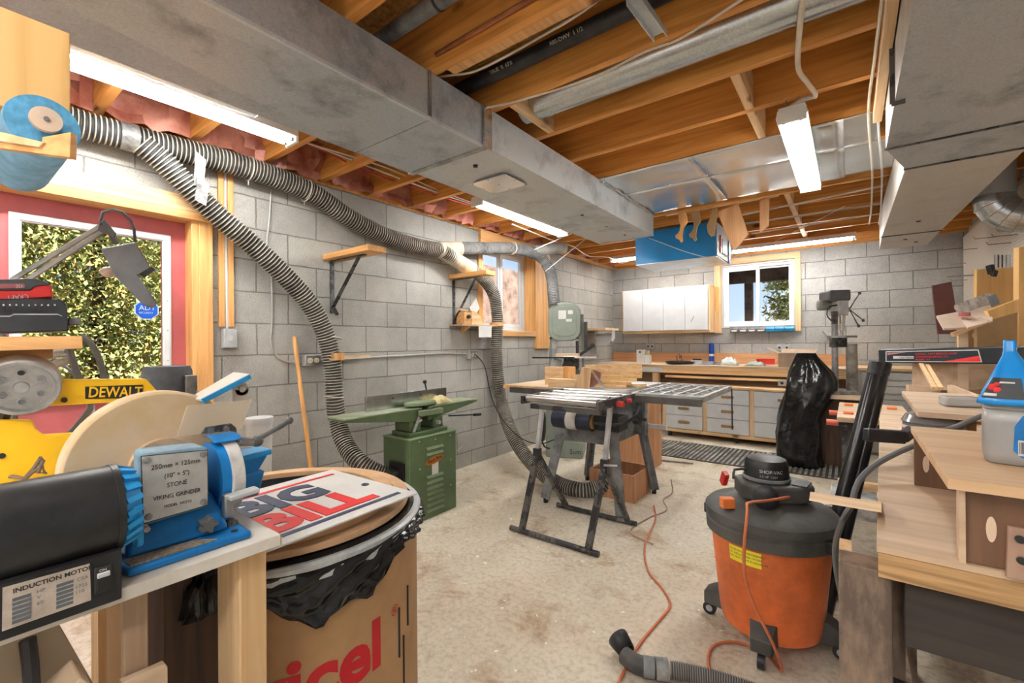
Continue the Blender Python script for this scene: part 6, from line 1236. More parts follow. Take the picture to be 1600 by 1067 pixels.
# ---- lamp ----
LT = 1.28
lp = thing('desk_lamp', 'grey swing-arm lamp with angular head hanging before the door glass', 'lamp', at(20, 435, t=1.2))
for du in (0, 16):
    B().bar(at(18 + du, 438 + du * .3, t=1.22), at(158 + du * .25, 353 + du * .5, t=LT), .008, .012).out('arm', STEELd, lp, bevel=.001)
q = [at(u, v, t=LT - .012) for u, v in ((155, 348), (163, 342), (182, 365), (178, 372), (168, 366), (152, 360))]; B().prism(q, (q[0] - EYE).normalized() * .024).out('elbow_joint', BLKm, lp, bevel=.002)
B().bar(at(172, 360, t=LT), at(182, 380, t=LT), .012, .012).out('neck', BLKm, lp)
q = [at(u, v, t=LT - .03) for u, v in ((157, 388), (212, 378), (234, 415), (237, 422), (216, 430), (246, 474), (240, 482), (225, 478), (180, 432))]
B().prism(q[::-1], (q[0] - EYE).normalized() * .045).out('lamp_head', mat('slate_head', (.24, .245, .27), .45, .2, var=.12), lp, bevel=.004)
q = [at(u, v, t=LT - .034) for u, v in ((217, 428), (236, 416), (243, 421), (226, 434))]; B().prism(q, (q[0] - EYE).normalized() * .045).out('head_clip', BLK, lp, bevel=.001)
q = at(170, 425, t=LT + .02); B().ball(q, .020, 18, (1, 1, .8)).out('lens_bulge', mat('lens_tan', (.55, .42, .34), .3, var=.05), lp)
cord('lamp_cord', [at(u, v, t=LT) for u, v in ((156, 346), (158, 334), (168, 328), (186, 329), (203, 343), (210, 360), (211, 378))], .004, GREYP, None, parent=lp, cat=None)
# ---- overhead cabinet with towel roll ----
oc = thing('overhead_cabinet', 'plywood cabinet hanging at the top left corner above the towel roll', 'cabinet', (-1.25, 0, 1.60))
ca = at(110, 100, t=.83)
B().box(-1.62, -.60, 1.62, ca.x - .0, ca.y, 1.79).out('cabinet_body', PLYo, oc, bevel=.002)
B().box(-1.45, -.55, 1.79, -1.41, -.51, 2.36).out('hanger_post', PINEz, oc, bevel=.002)
sbx = [at(u, v, t=.80) for u, v in ((0, 205), (70, 222), (68, 230), (0, 220))]
q = [at(-40, 196, t=.74), at(68, 222, t=.74), at(60, 230, t=.74), at(-40, 214, t=.74)]; B().prism(q, V(FWD) * .018).out('hanger_rail', PINEy, oc, bevel=.001)
q = [at(66, 214, t=.745), at(110, 206, t=.745), at(109, 246, t=.745), at(-40, 226, t=.745), at(-40, 216, t=.745), at(64, 230, t=.745)]; B().prism(q, V(FWD) * .012).out('end_board', ORWy, oc, bevel=.001)
tr0 = at(68, 194, t=.80); tw = thing('towel_roll', 'large roll of blue shop towels hanging under the plywood cabinet', 'towel roll', tr0)
tx = V((-1, .0, 0))
B().lathe([(.02, 0), (.048, 0), (.050, .004), (.050, .33), (.02, .33)], tr0, tx, n=48).out('roll', [TOWEL], tw); B().lathe([(.018, -.0015), (.0485, -.0015), (.0485, .0)], tr0, tx, n=48).out('roll_end', TOWELd, tw)
B().cyl(tr0 + V((.02, 0, 0)), tr0 + V((.03, 0, .0)), .021, n=28).out('hub_disc', mat('pale_wood_disc', (.66, .50, .38), .6, var=.08), tw); B().cyl(tr0 + V((.03, 0, 0)), tr0 + V((.033, 0, 0)), .004, n=10).cyl(tr0 + V((-.28, 0, 0)), tr0 + V((.02, 0, 0)), .012, n=12).out('axle', STEELd, tw)
# =====================================================================
# RIGHT BENCH
# =====================================================================
rb = thing('plywood_bench', 'large plywood-topped bench on weathered brown legs along the right wall', 'bench', (.5, 2, 0))
RZ = .82; bx0 = .045
ed = lambda y: .038 + .0435 * (y - 1.1)
B().prism([(ed(1.09), 1.09, RZ - .012), (.94, 1.09, RZ - .012), (.94, 3.15, RZ - .012), (ed(3.15), 3.15, RZ - .012)], (0, 0, .012)).out('plywood_top', PLY, rb, bevel=.001)
B().prism([(ed(1.094) + .002, 1.094, RZ - .060), (.94, 1.094, RZ - .060), (.94, 3.15, RZ - .060), (ed(3.15) + .002, 3.15, RZ - .060)], (0, 0, .047)).out('core_board', wood('plank_core', (.28, .15, .06), (.54, .33, .15), 'x', .7, True, 2.5), rb, bevel=.001)
B().box(.08, 1.14, RZ - .20, .94, 1.18, RZ - .061).out('front_apron', DARKW if 0 else wood('black_brown_apron', (.022, .017, .015), (.05, .038, .03), 'x', .7, False), rb, bevel=.002)
B().box(.15, 1.2, RZ - .20, .19, 3.1, RZ - .061).out('side_apron', MC['black_brown_apron'], rb, bevel=.002)
B().box(-.022, 1.125, 0, .062, 1.195, RZ - .061).out('leg', GREYW, rb, bevel=.003); B().box(-.022, 1.20, .30, .0, 1.26, RZ - .061).out('leg_cleat', PINEz, rb)
B().box(.05, 1.26, .32, .09, 1.33, RZ - .061).out('leg_block', GREYW, rb)
for x, y in ((.84, 1.13), (.14, 3.0), (.84, 3.0), (.10, 2.1)): B().box(x, y, 0, x + .08, y + .08, RZ - .061).out('leg', GREYW, rb)
B().bar((.06, 1.16, .46), (.94, 1.14, .42), .04, .14).out('lower_rail', MC['black_brown_apron'], rb)
B().box(.12, 1.30, .10, .14, 3.0, .20).out('stretcher', GREYW, rb)
tag(B().hexa([at(u, v, z=RZ + .024 - dz) for dz in (.024, 0) for u, v in ((1264, 782), (1378, 801), (1378, 785), (1266, 768))]).out('pine_stick', PINE, bevel=.001), 'flat pine stick jutting left from the corner of the plywood bench', 'board')
# risers and boards on the bench
RT = .975
def riser(nm, lab, q, m, hole=None):
    t = thing(nm, lab, 'riser', ((q[0] + q[2]) / 2, (q[1] + q[3]) / 2, RZ)); B().box(q[0], q[1], RZ, q[2], q[3], RT - .019).out('panel', m, t, bevel=.001)
    for (x, z) in hole or []: B().prism([V((x + .0065 * math.cos(a), q[1] - .0006, z + .022 * math.sin(a))) for a in [2 * PI * k / 18 for k in range(18)]], (0, .001, 0)).out('slot_hole', PAPER if 0 else mat('light_slot', (.72, .55, .40), .6, var=0), t)
    return t
nb = [at(u, v, z=RT) for u, v in ((1470.7, 741), (1431.5, 673))]; xb = min(nb[0].x, nb[1].x) + .005
tag(B().box(xb, 1.045, RT - .018, .93, 1.62, RT).out('shelf_plank', wood('warm_ply', (.56, .34, .18), (.70, .47, .28), 'x', .6, False, .5), bevel=.001), 'warm plywood shelf board raised over the bench, carrying the jug', 'board')
riser('brown_riser', 'dark brown upright panel with oval slots under the front of the jug board', (.158, 1.10, .93, 1.118), PLYd, [(.19, .885), (.245, .882)])
B().box(.150, 1.092, RZ, .158, 1.118, RT - .019).out('pale_edge', PLY, bpy.data.objects['brown_riser'])
riser('brown_riser', 'dark brown upright panel with one oval slot under the far end of the jug board', (.135, 1.60, .26, 1.615), PLYd, [(.158, .88)])
tag((lambda a, b_: B().prism([(a.x, a.y, RT - .018), (.93, a.y, RT - .018), (.93, b_.y, RT - .018), (b_.x, b_.y, RT - .018)], (0, 0, .018)))(at(1434, 643, z=RT), at(1409, 611, z=RT)).out('shelf_plank', PLY, bevel=.001), 'farther plywood shelf board raised over the bench behind the power tool', 'board')
riser('brown_riser', 'brown upright panel under the near end of the farther shelf board', (.215, 2.28, .36, 2.295), BRASS, [(.26, .89)]); riser('brown_riser', 'brown upright panel under the far end of the farther shelf board', (.24, 2.9, .9, 2.915), BRASS)
c = at(1571, 860, y=1.075); tp = thing('hole_gauge', 'small brown wooden gauge with two round holes leaning on the front riser', 'gauge', (c.x, 1.09, RZ))
gx = .215; B().prism([(gx - .014, 1.075, RZ), (gx + .020, 1.075, RZ), (gx + .012, 1.093, RZ + .080), (gx - .008, 1.093, RZ + .080)], (0, -.008, 0)).out('gauge_plate', wood('walnut', (.27, .15, .10), (.38, .23, .16), 'z', .6, False), tp, bevel=.001)
for z in (.030, .062): B().cyl((gx + .004, 1.070 + z * .2, RZ + z), (gx + .004, 1.064 + z * .2, RZ + z + .001), .006, n=18).out('bore', INK, tp)
# jug and cut-bottle funnel
jb = at(1578, 700, z=RT); jb = V((.248, 1.250, RT)); JP = V((jb.x, jb.y, 0)).normalized(); JR = V((JP.y, -JP.x, 0)); JG = thing('grey_jug', 'grey plastic jug with blue and white label on the raised board', 'jug', jb)
def squ(c, w, d, r, z, n=40):
    out = []
    for k in range(n):
        a = 2 * PI * k / n; x, y = math.cos(a), math.sin(a); f = (abs(x) ** 4 + abs(y) ** 4) ** -.25; out.append(c + JR * (x * f * w) + JP * (y * f * d) + V((0, 0, z - c.z * 0)))
    return out
g = B(); g.rings([[p for p in squ(jb, w, d, 0, z)] for w, d, z in ((.034, .035, 0), (.040, .042, .004), (.043, .045, .02), (.043, .045, .08), (.042, .044, .098), (.039, .04, .101), (.042, .044, .104), (.039, .04, .107), (.041, .043, .110), (.036, .036, .125), (.025, .025, .14), (.014, .014, .16))]); g.out('jug_body', mat('jug_grey', (.36, .355, .35), .35, .15, var=.06), JG, sharp=60)
fr_ = jb - JP * .0455
B().prism([fr_ + JR * a + V((0, 0, z)) for a, z in ((-.002, .03), (.008, .018), (.036, .016), (.036, .095), (.010, .095), (.0, .075))], JP * -.001).out('blue_label', BLUE, JG)
B().prism([fr_ - JP * .0015 + JR * a + V((0, 0, z)) for a, z in ((.004, .022), (.020, .022), (.020, .05), (.004, .05))], JP * -.0005).out('barcode_patch', PAPER, JG)
for k in range(8): B().prism([fr_ - JP * .0022 + JR * (.0055 + k * .0017) + V((0, 0, z)) + JR * a for a, z in ((0, .026), (.0007 + .0003 * (k % 3), .026), (.0007 + .0003 * (k % 3), .047), (0, .047))], JP * -.0003).out('bar_line', INK, JG)
fc = jb + JR * .008 + V((0, 0, 0)); FN = thing('blue_funnel', 'blue plastic bottle top used as a funnel, set over the grey jug', 'funnel', fc + V((0, 0, .12)))
g = B(); g.rings([[p for p in squ(fc + JR * dx, w, d, 0, z)] for w, d, z, dx in ((.052, .05, .112, -.006), (.050, .05, .120, -.006), (.030, .032, .165, -.008), (.020, .022, .186, -.010), (.0115, .0125, .203, -.012), (.0095, .0105, .210, -.013), (.0088, .0095, .212, -.013), (.0088, .0095, .230, -.013), (.008, .0085, .232, -.013))], cap=False); fo = g.out('funnel_body', mat('funnel_blue', (.015, .27, .72), .2, var=.05), FN, sharp=60); fo.modifiers.new('t', 'SOLIDIFY').thickness = .0015
def fpt(s, h): # on the front left slope of the funnel
    f = (h - .120) / .045; w = .050 - .020 * f; d = .05 - .018 * f; return fc + JR * (-.007 + s * w) - JP * (d * (1 - s ** 4) ** .25 + .0015) + V((0, 0, h))
def fpatch(s0, s1, h0, h1, off=0, n=12):
    g = B(); vs = [[g.b.verts.new(fpt(s0 + (s1 - s0) * i / n, h0 + (h1 - h0) * j / 4) - JP * off) for j in range(5)] for i in range(n + 1)]
    for i in range(n):
        for j in range(4): g._f([vs[i][j], vs[i + 1][j], vs[i + 1][j + 1], vs[i][j + 1]])
    return g
fpatch(-.90, .25, .124, .162).out('label', mat('label_black', (.03, .035, .04), .4, var=0), FN)
for s, h, r in ((-.70, .144, .007), (-.52, .139, .006), (-.60, .149, .005)): B().ball(fpt(s, h), r, 12, (1, .3, 1)).out('fruit_print', REDP, FN)
p_ = fpt(-.80, .153); text('Heinz' if False else 'Ocean', fpt(-.70, .153) - JP * .001, JR + V((0, 0, .35)), (0, 0, 1), .010, PAPER, FN) if False else fpatch(-.88, -.50, .128, .133, .0012).out('white_print', PAPER, FN); fpatch(-.55, .0, .152, .155, .0012).out('white_print', PAPER, FN)
# power tool on bench
pt_ = at(1458, 668, t=1.50); PT = thing('power_tool', 'electric hand tool with clear round guard and long black handle on the bench', 'power tool', (pt_.x, pt_.y, RZ))
oz = V((pt_.x, pt_.y, RZ + .055)); B().box(oz.x - .04, oz.y - .04, RZ, oz.x + .05, oz.y + .05, RZ + .055).out('foot_block', BLK, PT, bevel=.004); B().lathe([(.05, 0), (.075, .005), (.078, .05), (.070, .065)], oz, n=36).out('tool_base', mat('tool_grey', (.16, .16, .17), .4, .2, var=.2), PT)
B().lathe([(.079, .012), (.0795, .045)], oz, n=36, cap=False).out('white_band', PAPER, PT); B().lathe([(.0798, .02), (.0798, .035)], oz, n=36, cap=False).out('red_band', REDP, PT)
B().lathe([(.078, .052), (.082, .058), (.070, .080), (.03, .090), (.0, .091)], oz, n=36).out('clear_guard', mat('smoky_plastic', (.30, .28, .27), .15, var=.15, trans=.3), PT)
B().bar(at(1352, 679, t=1.42), at(1412, 683, t=1.42), .025, .040).out('handle', BLK, PT, bevel=.004); B().bar(at(1410, 683, t=1.42), oz + V((-.05, -.02, .03)), .03, .03).out('handle_neck', BLK, PT, bevel=.004)
cord('tool_cord', [at(1452, 676, t=1.40), at(1490, 668, t=1.33), at(1520, 655, t=1.28), at(1550, 645, t=1.25)], .007, mat('tool_cord', (.14, .14, .15), .5, var=0), None, parent=PT, cat=None)
cord('grey_power_cord', [at(1440, 692, t=1.28), at(1405, 706, t=1.25), at(1365, 728, t=1.22), at(1340, 755, t=1.2), at(1330, 790, t=1.18), at(1316, 815, t=1.14), at(1305, 860, t=1.25), at(1312, 920, t=1.35), at(1330, 985, t=1.42), at(1345, 1040, t=1.45)], .0075, mat('tool_cord', (.14, .14, .15)), 'thick dark grey cord running over the bench edge and down to the floor', 'cord')
ev = at(1500, 635, z=RT); B_ = thing('glasses_case', 'dark glossy case with clear wrap on the farther shelf board', 'case', (ev.x, ev.y, RT)); B().cbox((ev.x, ev.y, RT + .018), (.10, .06, .034), rz=.2).out('case_body', mat('glossy_grey', (.10, .11, .13), .15, var=.4, scale=20, col2=(.5, .5, .5), lo=.7, hi=.5), B_, bevel=.008)
# leaning vacuum wands and floor stand
for i, (u, w_) in enumerate(((1370, 1313), (1382, 1329))):
    a, b_ = at(u, 567, t=1.90 + .01 * i), at(w_, 790, t=1.86)
    e = b_ + (b_ - a) * ((b_.z - .03) / (a.z - b_.z)); t = thing('vacuum_wand', ('left', 'right')[i] + ' of two black plastic vacuum tubes leaning beside the plywood bench', 'vacuum tube', (e.x, e.y, 0))
    B().cyl(a, e, .024, .028, n=24).out('tube', mat('gloss_black', (.02, .02, .022), .2, var=.2), t); m_ = a.lerp(e, .52); B().cyl(m_, m_ + (e - a).normalized() * .02, .030, n=24).out('joint_ring', GREYP, t); B().cyl(a, a + (e - a).normalized() * .05, .0265, n=24).out('end_sleeve', BLK, t)
fs = thing('folding_stand', 'black perforated folding stand standing behind the vacuum', 'stand', at(1310, 940, z=0)); p0, p1, p2 = at(1288, 920, z=.02), at(1340, 948, z=.02), at(1300, 820, t=1.95)
B().cyl(p0, p1, .018, n=14).out('foot_bar', BLKm, fs); B().bar(p0.lerp(p1, .3), at(1296, 790, t=2.1), .03, .03, (1, 0, 0)).out('upright', BLKm, fs)
B().prism([at(1298, 830, t=2.0), at(1318, 850, t=2.0), at(1316, 915, t=2.0)], V(FWD) * .006).out('perforated_plate', mat('perforated', (.05, .05, .052), .5, .2, var=0), fs)
# radial arm of the saw
ra, rb_ = at(1380, 556, t=3.05), at(1640, 555, t=2.10)
RA = thing('radial_arm_saw', 'black radial arm with red and white label spanning the right side', 'radial arm saw', ((ra + rb_) / 2).xyz * 1.0)
da = (rb_ - ra).normalized(); na = V((-da.y, da.x, 0)).normalized()
if na.dot(EYE - ra) < 0: na = -na
B().bar(ra, rb_, .07, .092).out('arm', mat('arm_black', (.02, .025, .03), .35, var=.15), RA, bevel=.008)
o2 = ra + na * .0355; LA = (rb_ - ra).length
def apt(u, v):
    d = at(u, v, t=1) - EYE; return EYE + d * ((o2 - EYE).dot(na) / d.dot(na)) + na * .0004
def apoly(pts, m, nm, k=0): return B().prism([apt(u, v) + na * .0005 * k for u, v in pts], na * .0004).out(nm, m, RA)
apoly([(1384, 549), (1529, 546), (1535, 566), (1384, 565)], PAPER, 'label_border'); apoly([(1385.5, 550), (1528, 547.5), (1533, 565), (1385.5, 564)], mat('label_dark', (.02, .03, .04), .4, var=0), 'label_field', 1)
apoly([(1387, 551), (1418, 550), (1387, 555)], mat('dull_pink', (.45, .2, .2), .5, var=0), 'label_wedge', 2); apoly([(1472, 565), (1530, 556), (1533, 565)], REDP, 'label_wedge', 2); apoly([(1396, 556), (1428, 556.3), (1428, 560.5), (1396, 560.5)], PAPER, 'label_box', 2)
for s_, (u, v), (u2, v2), sz, m_ in (('RADIAL ARM BENCH SAW', (1431, 555), (1500, 553.5), .016, REDP), ('10-IN MOTOR BRAKE, KEY', (1431, 559), (1492, 558), .014, REDP), ('CRAFTSMAN', (1406, 560), (1427, 560), .015, INK), ('MODEL 113', (1431, 563), (1456, 562.5), .012, REDP)):
    a, b_ = apt(u, v) + na * .0022, apt(u2, v2) + na * .0022; text(s_, a, b_ - a, (0, 0, 1), sz, m_, RA, ext=.0002, sx=(b_ - a).length / (len(s_) * sz * .62))
bs_ = ra.lerp(rb_, .85); B().cyl((rb_.x, rb_.y, RZ), (rb_.x, rb_.y, rb_.z - .045), .04, n=20).out('column', STEELd, RA)
# belt, tray, plywood pieces at far right
PX = lambda u, v, t: at(u, v, t=t)
bt = B(); L_ = [PX(1457, 446, 4.3), PX(1487, 440, 4.3), PX(1492, 470, 4.3), PX(1497, 522, 4.3), PX(1466, 522, 4.3), PX(1459, 470, 4.3)]; bt.prism(L_, V(FWD) * .012)
tag(bt.out('sanding_belt', mat('maroon_belt', (.20, .085, .075), .8, var=.08), bevel=.002), 'maroon sanding belt hanging in front of the far block wall at right', 'belt')
g = B(); g.cyl(PX(1478, 436, 4.3) + V((0, 0, .02)), V((.955, PX(1478, 436, 4.3).y, PX(1478, 436, 4.3).z + .02)), .006, n=8); tag(g.out('peg_hook', STEELd), 'long steel peg hook carrying the maroon sanding belt', 'hook')
tag(B().prism([at(u, v, x=.954) for u, v in ((1496, 441), (1500, 441), (1502, 500), (1497, 512))], (-.01, 0, 0)).out('green_strip', mat('sage_strip', (.36, .42, .34), .5, var=.1)), 'narrow grey-green strip hanging beside the maroon belt', 'strip')
un = thing('plywood_unit', 'plywood shelf unit with brown panel at the far right edge', 'shelf unit', PX(1560, 560, 2.75))
for nm, pts, t, dep, m in (('back_panel', ((1526, 421), (1592, 417), (1592, 545), (1526, 545)), 2.9, .02, PLYo), ('side_post', ((1592, 386), (1640, 380), (1640, 545), (1592, 545)), 2.65, .03, PLYo), ('slanted_front', ((1543, 486), (1592, 467), (1592, 487), (1549, 500)), 2.55, .02, PLYo), ('lower_panel', ((1527, 508), (1545, 500), (1590, 488), (1590, 545), (1527, 545)), 2.6, .02, BRASS)):
    B().prism([PX(u, v, t) for u, v in pts], V(FWD) * dep).out(nm, m, un, bevel=.001)
a = PX(1597, 545, 2.66); B().box(a.x, a.y, RZ if a.x < .93 else 0, a.x + .03, a.y + .05, a.z).out('support_leg', PLYo, un); a = PX(1532, 545, 2.72); B().box(a.x, a.y, 0 if a.y > 3.15 else RZ, a.x + .03, a.y + .05, a.z).out('support_leg', PLYo, un)
hb = thing('slotted_board', 'pale upright boards with oval slots left of the brown panel', 'board', PX(1515, 560, 2.9))
for pts in (((1498, 512), (1511, 511), (1511, 560), (1495, 560)), ((1512, 511), (1526, 511), (1526, 560), (1512, 560))): B().prism([PX(u, v, 2.85) for u, v in pts], V(FWD) * .015).out('upright', BRASS, hb, bevel=.001)
for u in (1508.5, 1522): B().prism([PX(u + 3 * math.cos(a), 524 + 4 * math.sin(a), 2.847) for a in [2 * PI * k / 14 for k in range(14)]], V(FWD) * .001).out('slot', WHT, hb)
a = PX(1511, 560, 2.86); B().box(a.x - .08, a.y, RZ if a.y < 3.15 else 0, a.x + .06, a.y + .015, a.z).out('foot_panel', PLY, hb)
ty = thing('parts_tray', 'cluttered wooden tray with plastic bags and small hardware at right', 'tray', PX(1500, 510, 2.6))
B().prism([PX(1463, 496, 2.55), PX(1496, 490, 2.62), PX(1512, 514, 2.5), PX(1474, 516, 2.45)], (0, 0, .010)).out('tray_flap', mat('pale_tray', (.66, .52, .42), .7, var=.05), ty)
B().prism([PX(1496, 491, 2.62), PX(1549, 478, 2.72), PX(1551, 503, 2.5), PX(1512, 514, 2.48)], (0, 0, .008)).out('tray_bottom', MC['pale_tray'], ty)
B().prism([PX(1491, 482, 2.60), PX(1545, 462, 2.72), PX(1560, 470, 2.72), PX(1500, 492, 2.6)], (0, 0, .02)).out('plastic_bag', mat('cloudy_bag', (.62, .60, .60), .25, var=.25, scale=20), ty); B().prism([PX(1543, 466, 2.6), PX(1556, 462, 2.6), PX(1562, 474, 2.6), PX(1549, 480, 2.6)], (0, 0, .01)).out('blue_sheet', mat('grey_blue', (.25, .30, .38), .6, var=.2), ty)
B().cyl(PX(1507, 494, 2.55), PX(1507, 494, 2.55) + V((0, 0, .02)), .025, n=18).out('red_cap', mat('dusty_red', (.45, .10, .10), .6, var=.1), ty)
for u, v in ((1515, 500), (1523, 503), (1531, 498), (1538, 500), (1520, 508)): B().cbox(PX(u, v, 2.55), (.04, .02, .012), rz=u).out('hardware', (STEELd, BRASS)[u % 2], ty, bevel=.002)
a = PX(1505, 515, 2.55); B().box(a.x - .02, a.y, 0 if a.y > 3.15 else RZ, a.x + .02, a.y + .04, a.z).out('tray_support', PLY, ty)
tag(B().prism([PX(1490, 440 + 80, 2.52), PX(1546, 500, 2.5), PX(1548, 503, 2.5), PX(1492, 526, 2.52)], V(FWD) * .02).out('thin_stick', PINE), 'thin pine stick lying across the front of the parts tray', 'stick')
# peg hooks and small tools on the pegboard
for i, (u, v, u2) in enumerate(((1535, 370, 1556), (1550, 379, 1580), (1478, 411, 1510), (1490, 437, 1512), (1515, 388, 1527), (1585, 358, 1600), (1600, 366, 1590))):
    b_ = at(u2, v, x=.955); e = b_ + V((-.12, -.0, -.0)); g = B().tube([b_, e, e + V((-.008, 0, .02))], .0035, 7)
    tag(g.out('peg_hook', STEELd), ('first', 'second', 'third', 'fourth', 'fifth', 'sixth', 'seventh')[i] + ' empty wire hook on the cream pegboard, counted from the top duct downwards', 'hook', 'empty wire hooks on the pegboard')
c = at(1545, 408, x=.93); sc_ = thing('hanging_snips', 'dark spring clamp gripping the top of the plywood panel', 'clamp', PX(1550, 430, 2.85)); B().bar(PX(1546, 414, 2.85), PX(1550, 428, 2.85), .03, .03).bar(PX(1550, 426, 2.84), PX(1557, 428, 2.84), .02, .04).out('clamp_body', BLK, sc_, bevel=.004)
hh = thing('file_rack', 'small rack of dark files hanging on the pegboard above the plywood panel', 'files', at(1562, 400, x=.94))
for k in range(5): a = at(1554 + k * 6, 398, x=.94); b_ = at(1554 + k * 6, 418, x=.94); B().bar(a, b_, .02, .006).out('file', (STEELd, BLK, BLK, STEELd, STEEL)[k], hh)
# pine offcut planks standing by the second cabinet
tag(B().bar(PX(1430, 552, 3.2), at(1460, 607, z=.982), .018, .014).out('thin_batten', PINEz), 'left thin brown batten leaning across the grey drawer cabinet', 'batten'); tag(B().bar(PX(1438, 552, 3.2), at(1470, 607, z=.982), .018, .014).out('thin_batten', PINEz), 'right thin brown batten leaning across the grey drawer cabinet', 'batten')
bx2 = thing('pale_box', 'pale plywood box behind the blue funnel under the radial arm', 'box', PX(1530, 600, 2.4)); B().prism([PX(1497, 568, 2.6), PX(1560, 570, 2.6), PX(1560, 605, 2.6), PX(1497, 612, 2.6)], V(FWD) * .3).out('box_body', PLY, bx2, bevel=.002)
tag(B().prism([PX(1484, 602, 2.1), PX(1490, 602, 2.1), PX(1530, 617, 1.95), PX(1530, 628, 1.95), PX(1484, 616, 2.1)], V(FWD) * .012).out('plywood_offcut', PLY), 'pointed plywood offcut standing on the farther shelf board', 'offcut')
tag(B().prism([PX(1420, 601, 2.6), PX(1470, 604, 2.5), PX(1470, 612, 2.5), PX(1420, 612, 2.6)], V(FWD) * .02).out('plywood_offcut', PLY), 'low plywood strip along the far edge of the farther shelf board', 'offcut')
# =====================================================================
# OVERHEAD EXTRAS
# =====================================================================
ac = thing('air_cleaner', 'blue box-shaped air cleaner hanging from the joists near the back', 'air cleaner', (-1.37, 4.75, 2.0))
B().box(-1.77, 4.47, 2.005, -.99, 5.05, 2.33).out('blue_casing', mat('casing_blue', (.015, .24, .60), .4, var=.05, scale=3), ac, bevel=.006)
B().box(-1.77, 4.48, 2.0, -.99, 5.04, 2.005).out('bottom_panel', mat('casing_silver', (.55, .58, .60), .3, .5, var=.1), ac)
sf = B().box(-.99, 4.49, 2.01, -.985, 5.03, 2.32).out('side_panel', WHT, ac, bevel=.002); B().box(-.985, 4.66, 2.05, -.98, 4.90, 2.22).out('filter_frame', PAPER, sf); B().box(-.98, 4.68, 2.07, -.977, 4.88, 2.20).out('control_screen', BLK, sf); B().box(-.985, 4.60, 2.05, -.975, 4.63, 2.22).out('red_trim', RED, sf); B().box(-.99, 4.96, 2.0, -.975, 5.03, 2.25).out('blue_edge', MC['casing_blue'], sf)
B().box(-1.7, 4.5, 2.33, -1.66, 5.0, 2.36).box(-1.10, 4.5, 2.33, -1.06, 5.0, 2.36).out('hanging_strap', STEELd, ac)
def legshape(u0, v0, k=1.0, y=4.15):
    pts = [(0, 0), (12, 0), (14, 6), (15, 14), (9, 24), (7, 36), (8, 44), (5, 47), (2, 42), (-3, 40), (-4, 36), (0, 33), (3, 28), (4, 20), (1, 12)]
    return [at(u0 + a * k, v0 + b_ * k, y=y) for a, b_ in pts]
for i, (u, v, m, lab) in enumerate(((1059, 332, ORWz, 'orange wooden cutout shaped like a bent leg hanging below the sheet metal'), (1080, 330, BRASS, 'dark wooden cutout shaped like a bent leg, second from the left'),)):
    tag(B().prism(legshape(u, v), (0, .02, 0)).out('wooden_cutout', m, bevel=.001), lab, 'template')
tag(B().prism([at(a, b_, y=4.15) for a, b_ in ((1112, 325), (1120, 325), (1119, 345), (1116, 368), (1111, 370), (1106, 364), (1104, 352), (1109, 342))], (0, .02, 0)).out('wooden_cutout', BRASS, bevel=.001), 'brown spindle-shaped wooden cutout, third from the left below the sheet metal', 'template')
tag(B().prism([at(a, b_, y=4.15) for a, b_ in ((1121, 331), (1153, 318), (1169, 366), (1148, 391), (1138, 375))], (0, .02, 0)).out('plywood_template', wood('orange_ply', (.58, .28, .12), (.74, .42, .2), 'z', .5, True), bevel=.001), 'large angular orange plywood template hanging beside the blue box', 'template')
tag(B().prism([at(a, b_, y=4.15) for a, b_ in ((1187, 312), (1202, 309), (1201, 352), (1187, 364))], (0, .02, 0)).out('plywood_template', MC['orange_ply'], bevel=.001), 'narrow pointed plywood template hanging right of the large one', 'template')
tag(B().box(-1.35, 4.12, 2.37, -.45, 4.18, 2.40).out('template_rail', PINE), 'rail under the joists from which the wooden templates hang', 'rail')
# =====================================================================
# OUTSIDE
# =====================================================================
struct(B().box(-40, -40, -.42, 40, 60, -.40).out('ground', mat('leaf_litter', (.22, .13, .06), .95, var=.4, scale=3, col2=(.08, .05, .025)), loc=(0, 0, -.4)), 'brown leaf-strewn ground outside')
LF = [mat('leaf_yellow_green', (.52, .55, .18), .6, var=.2, scale=3), mat('leaf_mid_green', (.30, .37, .13), .6, var=.2, scale=3), mat('leaf_gold', (.60, .42, .13), .6, var=.2, scale=3)]
def tree(name, label, base, h, r, n, seed, trunk=.09, z0=.4, leaf=.030, cat='tree'):
    random.seed(seed); t = thing(name, label, cat, base); b0 = V(base)
    B().tube([b0, b0 + V((.05, .02, h * .5)), b0 + V((0, .05, h * .95))], [trunk, trunk * .7, trunk * .2], 10).out('trunk', mat('bark', (.10, .07, .05), .9, var=.4), t)
    g = B(); cl = [(b0 + V((random.gauss(0, r * .45), random.gauss(0, r * .45), random.uniform(z0, h))), random.uniform(.25, .5) * r) for _ in range(46)]
    for _ in range(n):
        c, q = random.choice(cl); p = c + V((random.gauss(0, q), random.gauss(0, q), random.gauss(0, q * .8)))
        if p.z < b0.z + .15: continue
        if abs(p.x) < 3.35 and p.y < 7: continue
        a = V((random.gauss(0, 1), random.gauss(0, 1), random.gauss(0, 1))).normalized(); s = leaf * random.uniform(.5, 1.2); b_ = a.cross(V((random.random(), random.random(), random.random()))).normalized()
        g.mi = random.choice((0, 0, 1, 1, 2)); g.quad(p - a * s, p - b_ * s * .5, p + a * s, p + b_ * s * .5)
    g.out('crown', LF, t)
tree('cedar_tree', 'yellow-green evergreen filling the middle of the door glass', (-6.6, 1.15, -.4), 5.2, 1.15, 46000, 1)
tree('cedar_tree', 'evergreen at the left side of the door glass', (-7.0, .15, -.4), 4.6, 1.0, 30000, 2)
tree('cedar_tree', 'evergreen at the right side of the door glass', (-6.9, 2.5, -.4), 5.0, 1.1, 30000, 3)
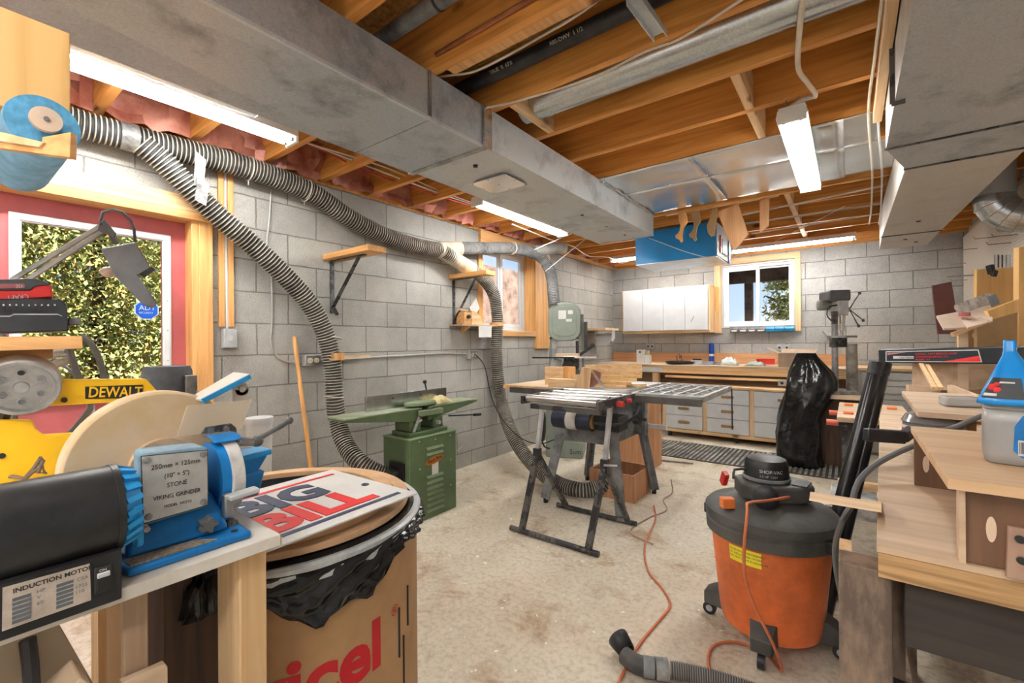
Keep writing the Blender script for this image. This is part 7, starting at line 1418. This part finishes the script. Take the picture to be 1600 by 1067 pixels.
tree('background_tree', 'darker tree standing behind the evergreens outside the door', (-9.5, 1.9, -.4), 6.5, 1.8, 9000, 4, .14, 1.2, .12)
tree('background_tree', 'second darker tree behind the left evergreen outside the door', (-9.5, -.6, -.4), 6.5, 1.8, 8000, 6, .14, 1.2, .12)
# outside the back window: porch post, deck and branch
pc = at(1170, 470, y=7.7); tag(B().box(pc.x - .055, 7.66, -.4, pc.x + .055, 7.77, 2.62).out('porch_post', mat('weathered_post', (.13, .11, .10), .9, var=.3), bevel=.004), 'weathered grey porch post seen through the back window', 'post')
dk = thing('porch_deck', 'dark underside of a porch deck above the back window', 'deck', (-1, 7.5, 2.35)); B().box(-3.5, 7.56, at(1160, 442, y=7.56).z, 3, 7.655, 2.62).out('beam', MC['weathered_post'], dk); 
for k in range(8): B().box(-3.5 + k * .8, 6.9, 2.46, -3.45 + k * .8, 7.5, 2.62).out('deck_joist', MC['weathered_post'], dk)
B().box(-3.5, 6.90, 2.63, 3, 8.2, 2.67).out('deck_boards', MC['weathered_post'], dk)
random.seed(8); br_ = thing('tree_branch', 'leafy tree branch seen through the right half of the back window', 'branch', (.6, 10.2, -.4)); b1_ = at(1262, 500, y=10.2); B().tube([V((b1_.x + .3, 10.2, -.4)), V((b1_.x + .15, 10.2, 1.4)), at(1238, 468, y=10.2), at(1215, 470, y=10.2), at(1195, 462, y=10.2)], [.10, .08, .05, .03, .01], 8).out('limb', MC['bark'], br_)
g = B()
for _ in range(1500):
    u = random.gauss(1222, 14); v = random.choice((random.gauss(470, 7), random.gauss(445, 6), random.gauss(490, 8), random.gauss(430, 6)))
    if u < 1192: continue
    p = at(u, v, y=10.2 + random.uniform(-.3, .3)); a = V((random.gauss(0, 1), random.gauss(0, 1), random.gauss(0, 1))).normalized(); b_ = a.cross(V((1, .3, .2))).normalized(); g.mi = random.choice((0, 1, 1)); s = .05; g.quad(p - a * s, p - b_ * s * .5, p + a * s, p + b_ * s * .5)
g.out('leaves', LF, br_)
tag(B().box(-5.6, 3.0, -.4, -5.2, 7.5, 2.6).out('garden_fence', mat('brown_fence', (.30, .21, .17), .9, var=.3, scale=5)), 'brown wall seen through the small left window', 'wall')
